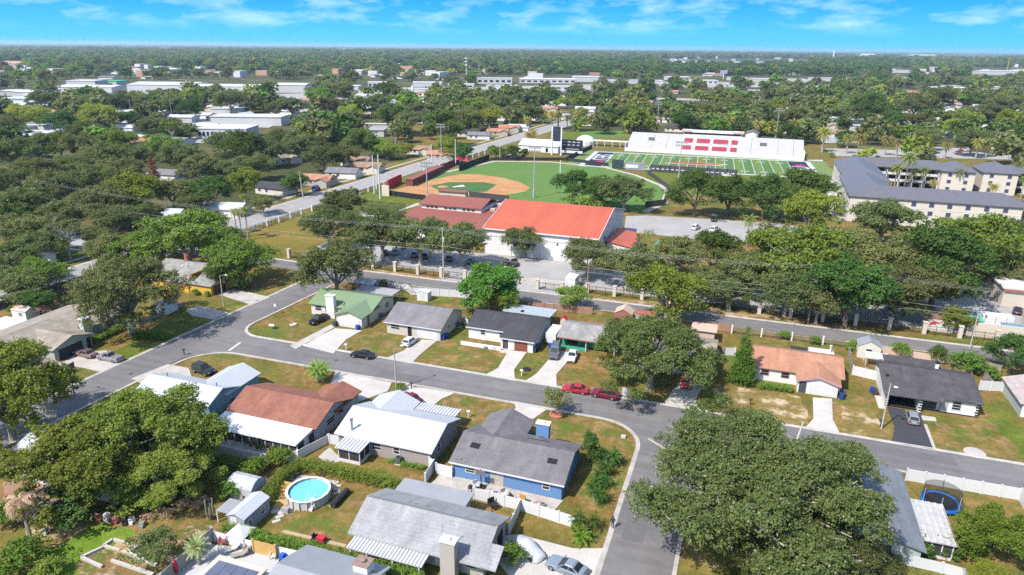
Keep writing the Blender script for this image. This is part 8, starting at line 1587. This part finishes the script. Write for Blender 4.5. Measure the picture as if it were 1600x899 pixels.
(x, y) = P(277, 900); s = thing('garden_umbrella', 'closed red garden umbrella against the grey rendered wall', 'umbrella', (x, y, 0)); b = MB(); b.lathe(x, y, [(.22, .6), (.3, 1.0), (.16, 2.0), (.03, 2.4)], 10); b.build('canopy', M_RED, s); b = MB(); b.tube((x, y, 0), (x, y, .6), .05, n=6); b.build('pole', M_RIM, s)
# patio furniture: simple chairs, tables, pots, toys
def chair(px, py, m, label, group, ang=0.0, s_=1.0):
    x, y = P(px, py); s = thing('patio_chair', label, 'chair', (x, y, .1), group, ang); s.scale = (s_, s_, s_); b = MB(); b.box(-.35, .35, -.35, .35, .36, .46); b.build('seat', m, s, world=False); b = MB(); b.box(-.35, .35, .28, .38, .46, 1.0); b.build('backrest', m, s, world=False)
    for a in (-.3, .3): b = MB(); b.box(a-.05, a+.05, -.35, .35, .6, .66); b.build('armrest', m, s, world=False)
    for a in (-.3, .3):
        for c in (-.3, .3): b = MB(); b.box(a-.03, a+.03, c-.03, c+.03, 0, .36); b.build('leg', m, s, world=False)
def lounger(px, py, m, label, group, ang):
    x, y = P(px, py); s = thing('sun_lounger', label, 'lounger', (x, y, .1), group, ang); b = MB(); b.box(-.9, .4, -.32, .32, .3, .4); b.build('seat', m, s, world=False); b = MB(); b.add([(.4, -.32, .3), (.4, .32, .3), (1.0, .32, .75), (1.0, -.32, .75), (.4, -.32, .4), (.4, .32, .4), (.95, .32, .85), (.95, -.32, .85)], ((0, 1, 2, 3), (4, 7, 6, 5), (0, 4, 5, 1), (2, 6, 7, 3), (0, 3, 7, 4), (1, 5, 6, 2))); b.build('backrest', m, s, world=False)
    for a in (-.8, .3):
        for c in (-.28, .28): b = MB(); b.box(a-.04, a+.04, c-.04, c+.04, 0, .3); b.build('leg', m, s, world=False)
MT, MW2 = mat('taupe_cushion', (.25, .2, .18), .8, .1, 2), mat('cream_cushion', (.6, .56, .5), .8, .1, 2)
lounger(375, 871, MT, 'taupe lounger on the tiled patio', 'furniture on the tiled patio', .7); lounger(363, 862, MW2, 'cream lounger on the tiled patio', 'furniture on the tiled patio', .9); chair(349, 851, mat('maroon_cushion', (.2, .06, .06), .8, .1, 2), 'maroon chair in the corner of the tiled patio', 'furniture on the tiled patio', .4, 1.3); chair(388, 862, MT, 'taupe chair by the orange timber panel', 'furniture on the tiled patio', .3, 1.2); chair(428, 873, MW2, 'cream chair right of the orange timber panel', 'furniture on the tiled patio', .2, 1.1)
x, y = P(446, 878); s = thing('ride_on_toy', 'blue plastic ride on toy on the tiled patio', 'toy', (x, y, .1)); b = MB(); b.box(x-.6, x+.6, y-.3, y+.3, .3, .65); b.box(x-.6, x-.1, y-.3, y+.3, .65, 1.0); b.build('body', mat('toy_blue', (.02, .09, .5), .4, 0), s)
for a in (-.4, .4):
    for c in (-.35, .35): b = MB(); b.tube((x+a, y+c-.06, .28), (x+a, y+c+.06, .28), .22, .22, 8); b.build('wheel', M_BLK, s)
for i, (px, py, m, lab) in enumerate(((735, 770, M_BLK, 'black barbecue grill on the blue house patio'), (752, 762, M_BLK, 'basketball hoop base by the blue wall'))):
    x, y = P(px, py); s = thing('grill' if i == 0 else 'basketball_hoop', lab, 'grill' if i == 0 else 'basketball hoop', (x, y, .1)); b = MB()
    if i == 0: b.lathe(x, y, [(.1, .6), (.32, .75), (.34, 1.0), (.2, 1.2), (.02, 1.25)], 10); b.build('bowl', m, s); posts(s, [(x-.2, y-.2), (x+.2, y-.2), (x, y+.25)], .7, .03, M_BLK)
    else: b.box(x-.6, x+.6, y-.4, y+.4, .08, .3); b.build('base', m, s); b = MB(); b.tube((x, y, .3), (x, y-.2, 3.0), .07, n=6); b.build('pole', m, s); b = MB(); b.box(x-.7, x+.7, y-.42, y-.36, 2.2, 3.0); b.build('backboard', mat('smoked_board', (.12, .12, .13), .3, 0), s)
for px, py, m, lab, sc_ in ((766, 776, MW2, 'cream chair before the curtained sliding door', 1.1), (796, 786, M_BLK, 'dark chair right of the sliding door', 1.1), (814, 790, mat('orange_cushion', (.5, .2, .06), .8, .1, 2), 'orange brown chair on the blue house patio', 1.3), (838, 796, mat('faded_pink', (.5, .3, .28), .8, .1, 2), 'faded pink swing seat by the blue wall', 1.3), (852, 803, mat('faded_green', (.25, .35, .25), .8, .1, 2), 'faded green chair at the patio end', 1.1), (788, 778, MW2, 'white chair against the blue wall', 1.2), (770, 796, M_BLK, 'black folded lounger in the middle of the patio', 1.4), (744, 764, mat('pale_cooler', (.5, .5, .5), .6, 0), 'pale grey cooler chair beside the grill', 1.1)): chair(px, py, m, lab, 'clutter on the blue house patio', rnd.uniform(-1, 1), sc_)
for i in range(14):
    px, py = 372+i*6.2+rnd.uniform(-2, 2), 692.5+i*1.62+rnd.uniform(-1, 1); x, y = P(px, py); k_ = i % 4; m = (mat('terracotta_pot', (.4, .15, .07), .8, .1, 2), M_RED, mat('grey_pot', (.2, .22, .22), .8, .1, 2), M_BLK)[k_]; s = thing('flower_pot', ('terracotta', 'red', 'grey', 'black')[k_]+' plant pot in the row before the long screened porch', 'plant pot', (x, y, .1), 'plant pots before the long screened porch'); s.scale = (1.2,)*3
    b = MB(); b.lathe(0, 0, [(.18, 0), (.27, .42), (.23, .44)], 10); b.build('pot', m, s, world=False); me = PROTO['sago']['crown'] if i % 3 else PROTO['bush']['crown']; o = bpy.data.objects.new('foliage', me); COL.objects.link(o); o.parent = s; o.location = (0, 0, .15); o.scale = (.32,)*3
x, y = P(1495, 711); b = MB(); b.lathe(*P(1523, 708), [(1.5, .06), (1.4, .16), (.5, .2), (.02, .2)], 16); single(b, 'storm_drain', M_CONC, 'round topped concrete storm drain inlet at the kerb', 'drain')
x, y = P(974, 684); b = MB(); b.box(x-.35, x+.35, y-.3, y+.3, .01, .35); single(b, 'utility_box', M_CONC_W, 'small white utility box on the corner lawn', 'utility box')
# person walking at the kerb of the side street
x, y = P(957, 826); s = thing('person', 'person in dark clothes standing at the kerb of the lower side street', 'person', (x, y, .05)); me = bpy.data.meshes.new('body'); jv = [(0, 0, .95), (0, 0, 1.2), (0, 0, 1.42), (0, .02, 1.52), (0, .03, 1.64), (-.2, 0, 1.4), (-.26, .05, 1.12), (-.24, .16, .9), (.2, 0, 1.4), (.26, .02, 1.12), (.24, .12, .88), (-.1, 0, .9), (-.11, .03, .5), (-.11, 0, .08), (-.11, .14, .04), (.1, 0, .9), (.11, -.04, .5), (.12, -.12, .1), (.12, .02, .04)]
je = [(0, 1), (1, 2), (2, 3), (3, 4), (2, 5), (5, 6), (6, 7), (2, 8), (8, 9), (9, 10), (0, 11), (11, 12), (12, 13), (13, 14), (0, 15), (15, 16), (16, 17), (17, 18)]; jr = [.15, .14, .15, .06, .1, .075, .05, .04, .075, .05, .04, .1, .07, .05, .04, .1, .07, .05, .04]
me.from_pydata(jv, je, []); o = bpy.data.objects.new('body', me); COL.objects.link(o); o.parent = s; md = o.modifiers.new('skin', 'SKIN'); 
for i, r_ in enumerate(jr): me.skin_vertices[0].data[i].radius = (r_, r_)
me.skin_vertices[0].data[0].use_root = True; o.modifiers.new('sub', 'SUBSURF').levels = 1; me.materials.append(mat('dark_clothes', (.025, .025, .035), .8, .1, 4))
b = MB(); b.lathe(0, .03, [(.02, 1.56), (.09, 1.62), (.11, 1.72), (.07, 1.8), (.01, 1.83)], 10); b.build('hair', mat('dark_hair', (.03, .02, .015), .7, 0), s, world=False)
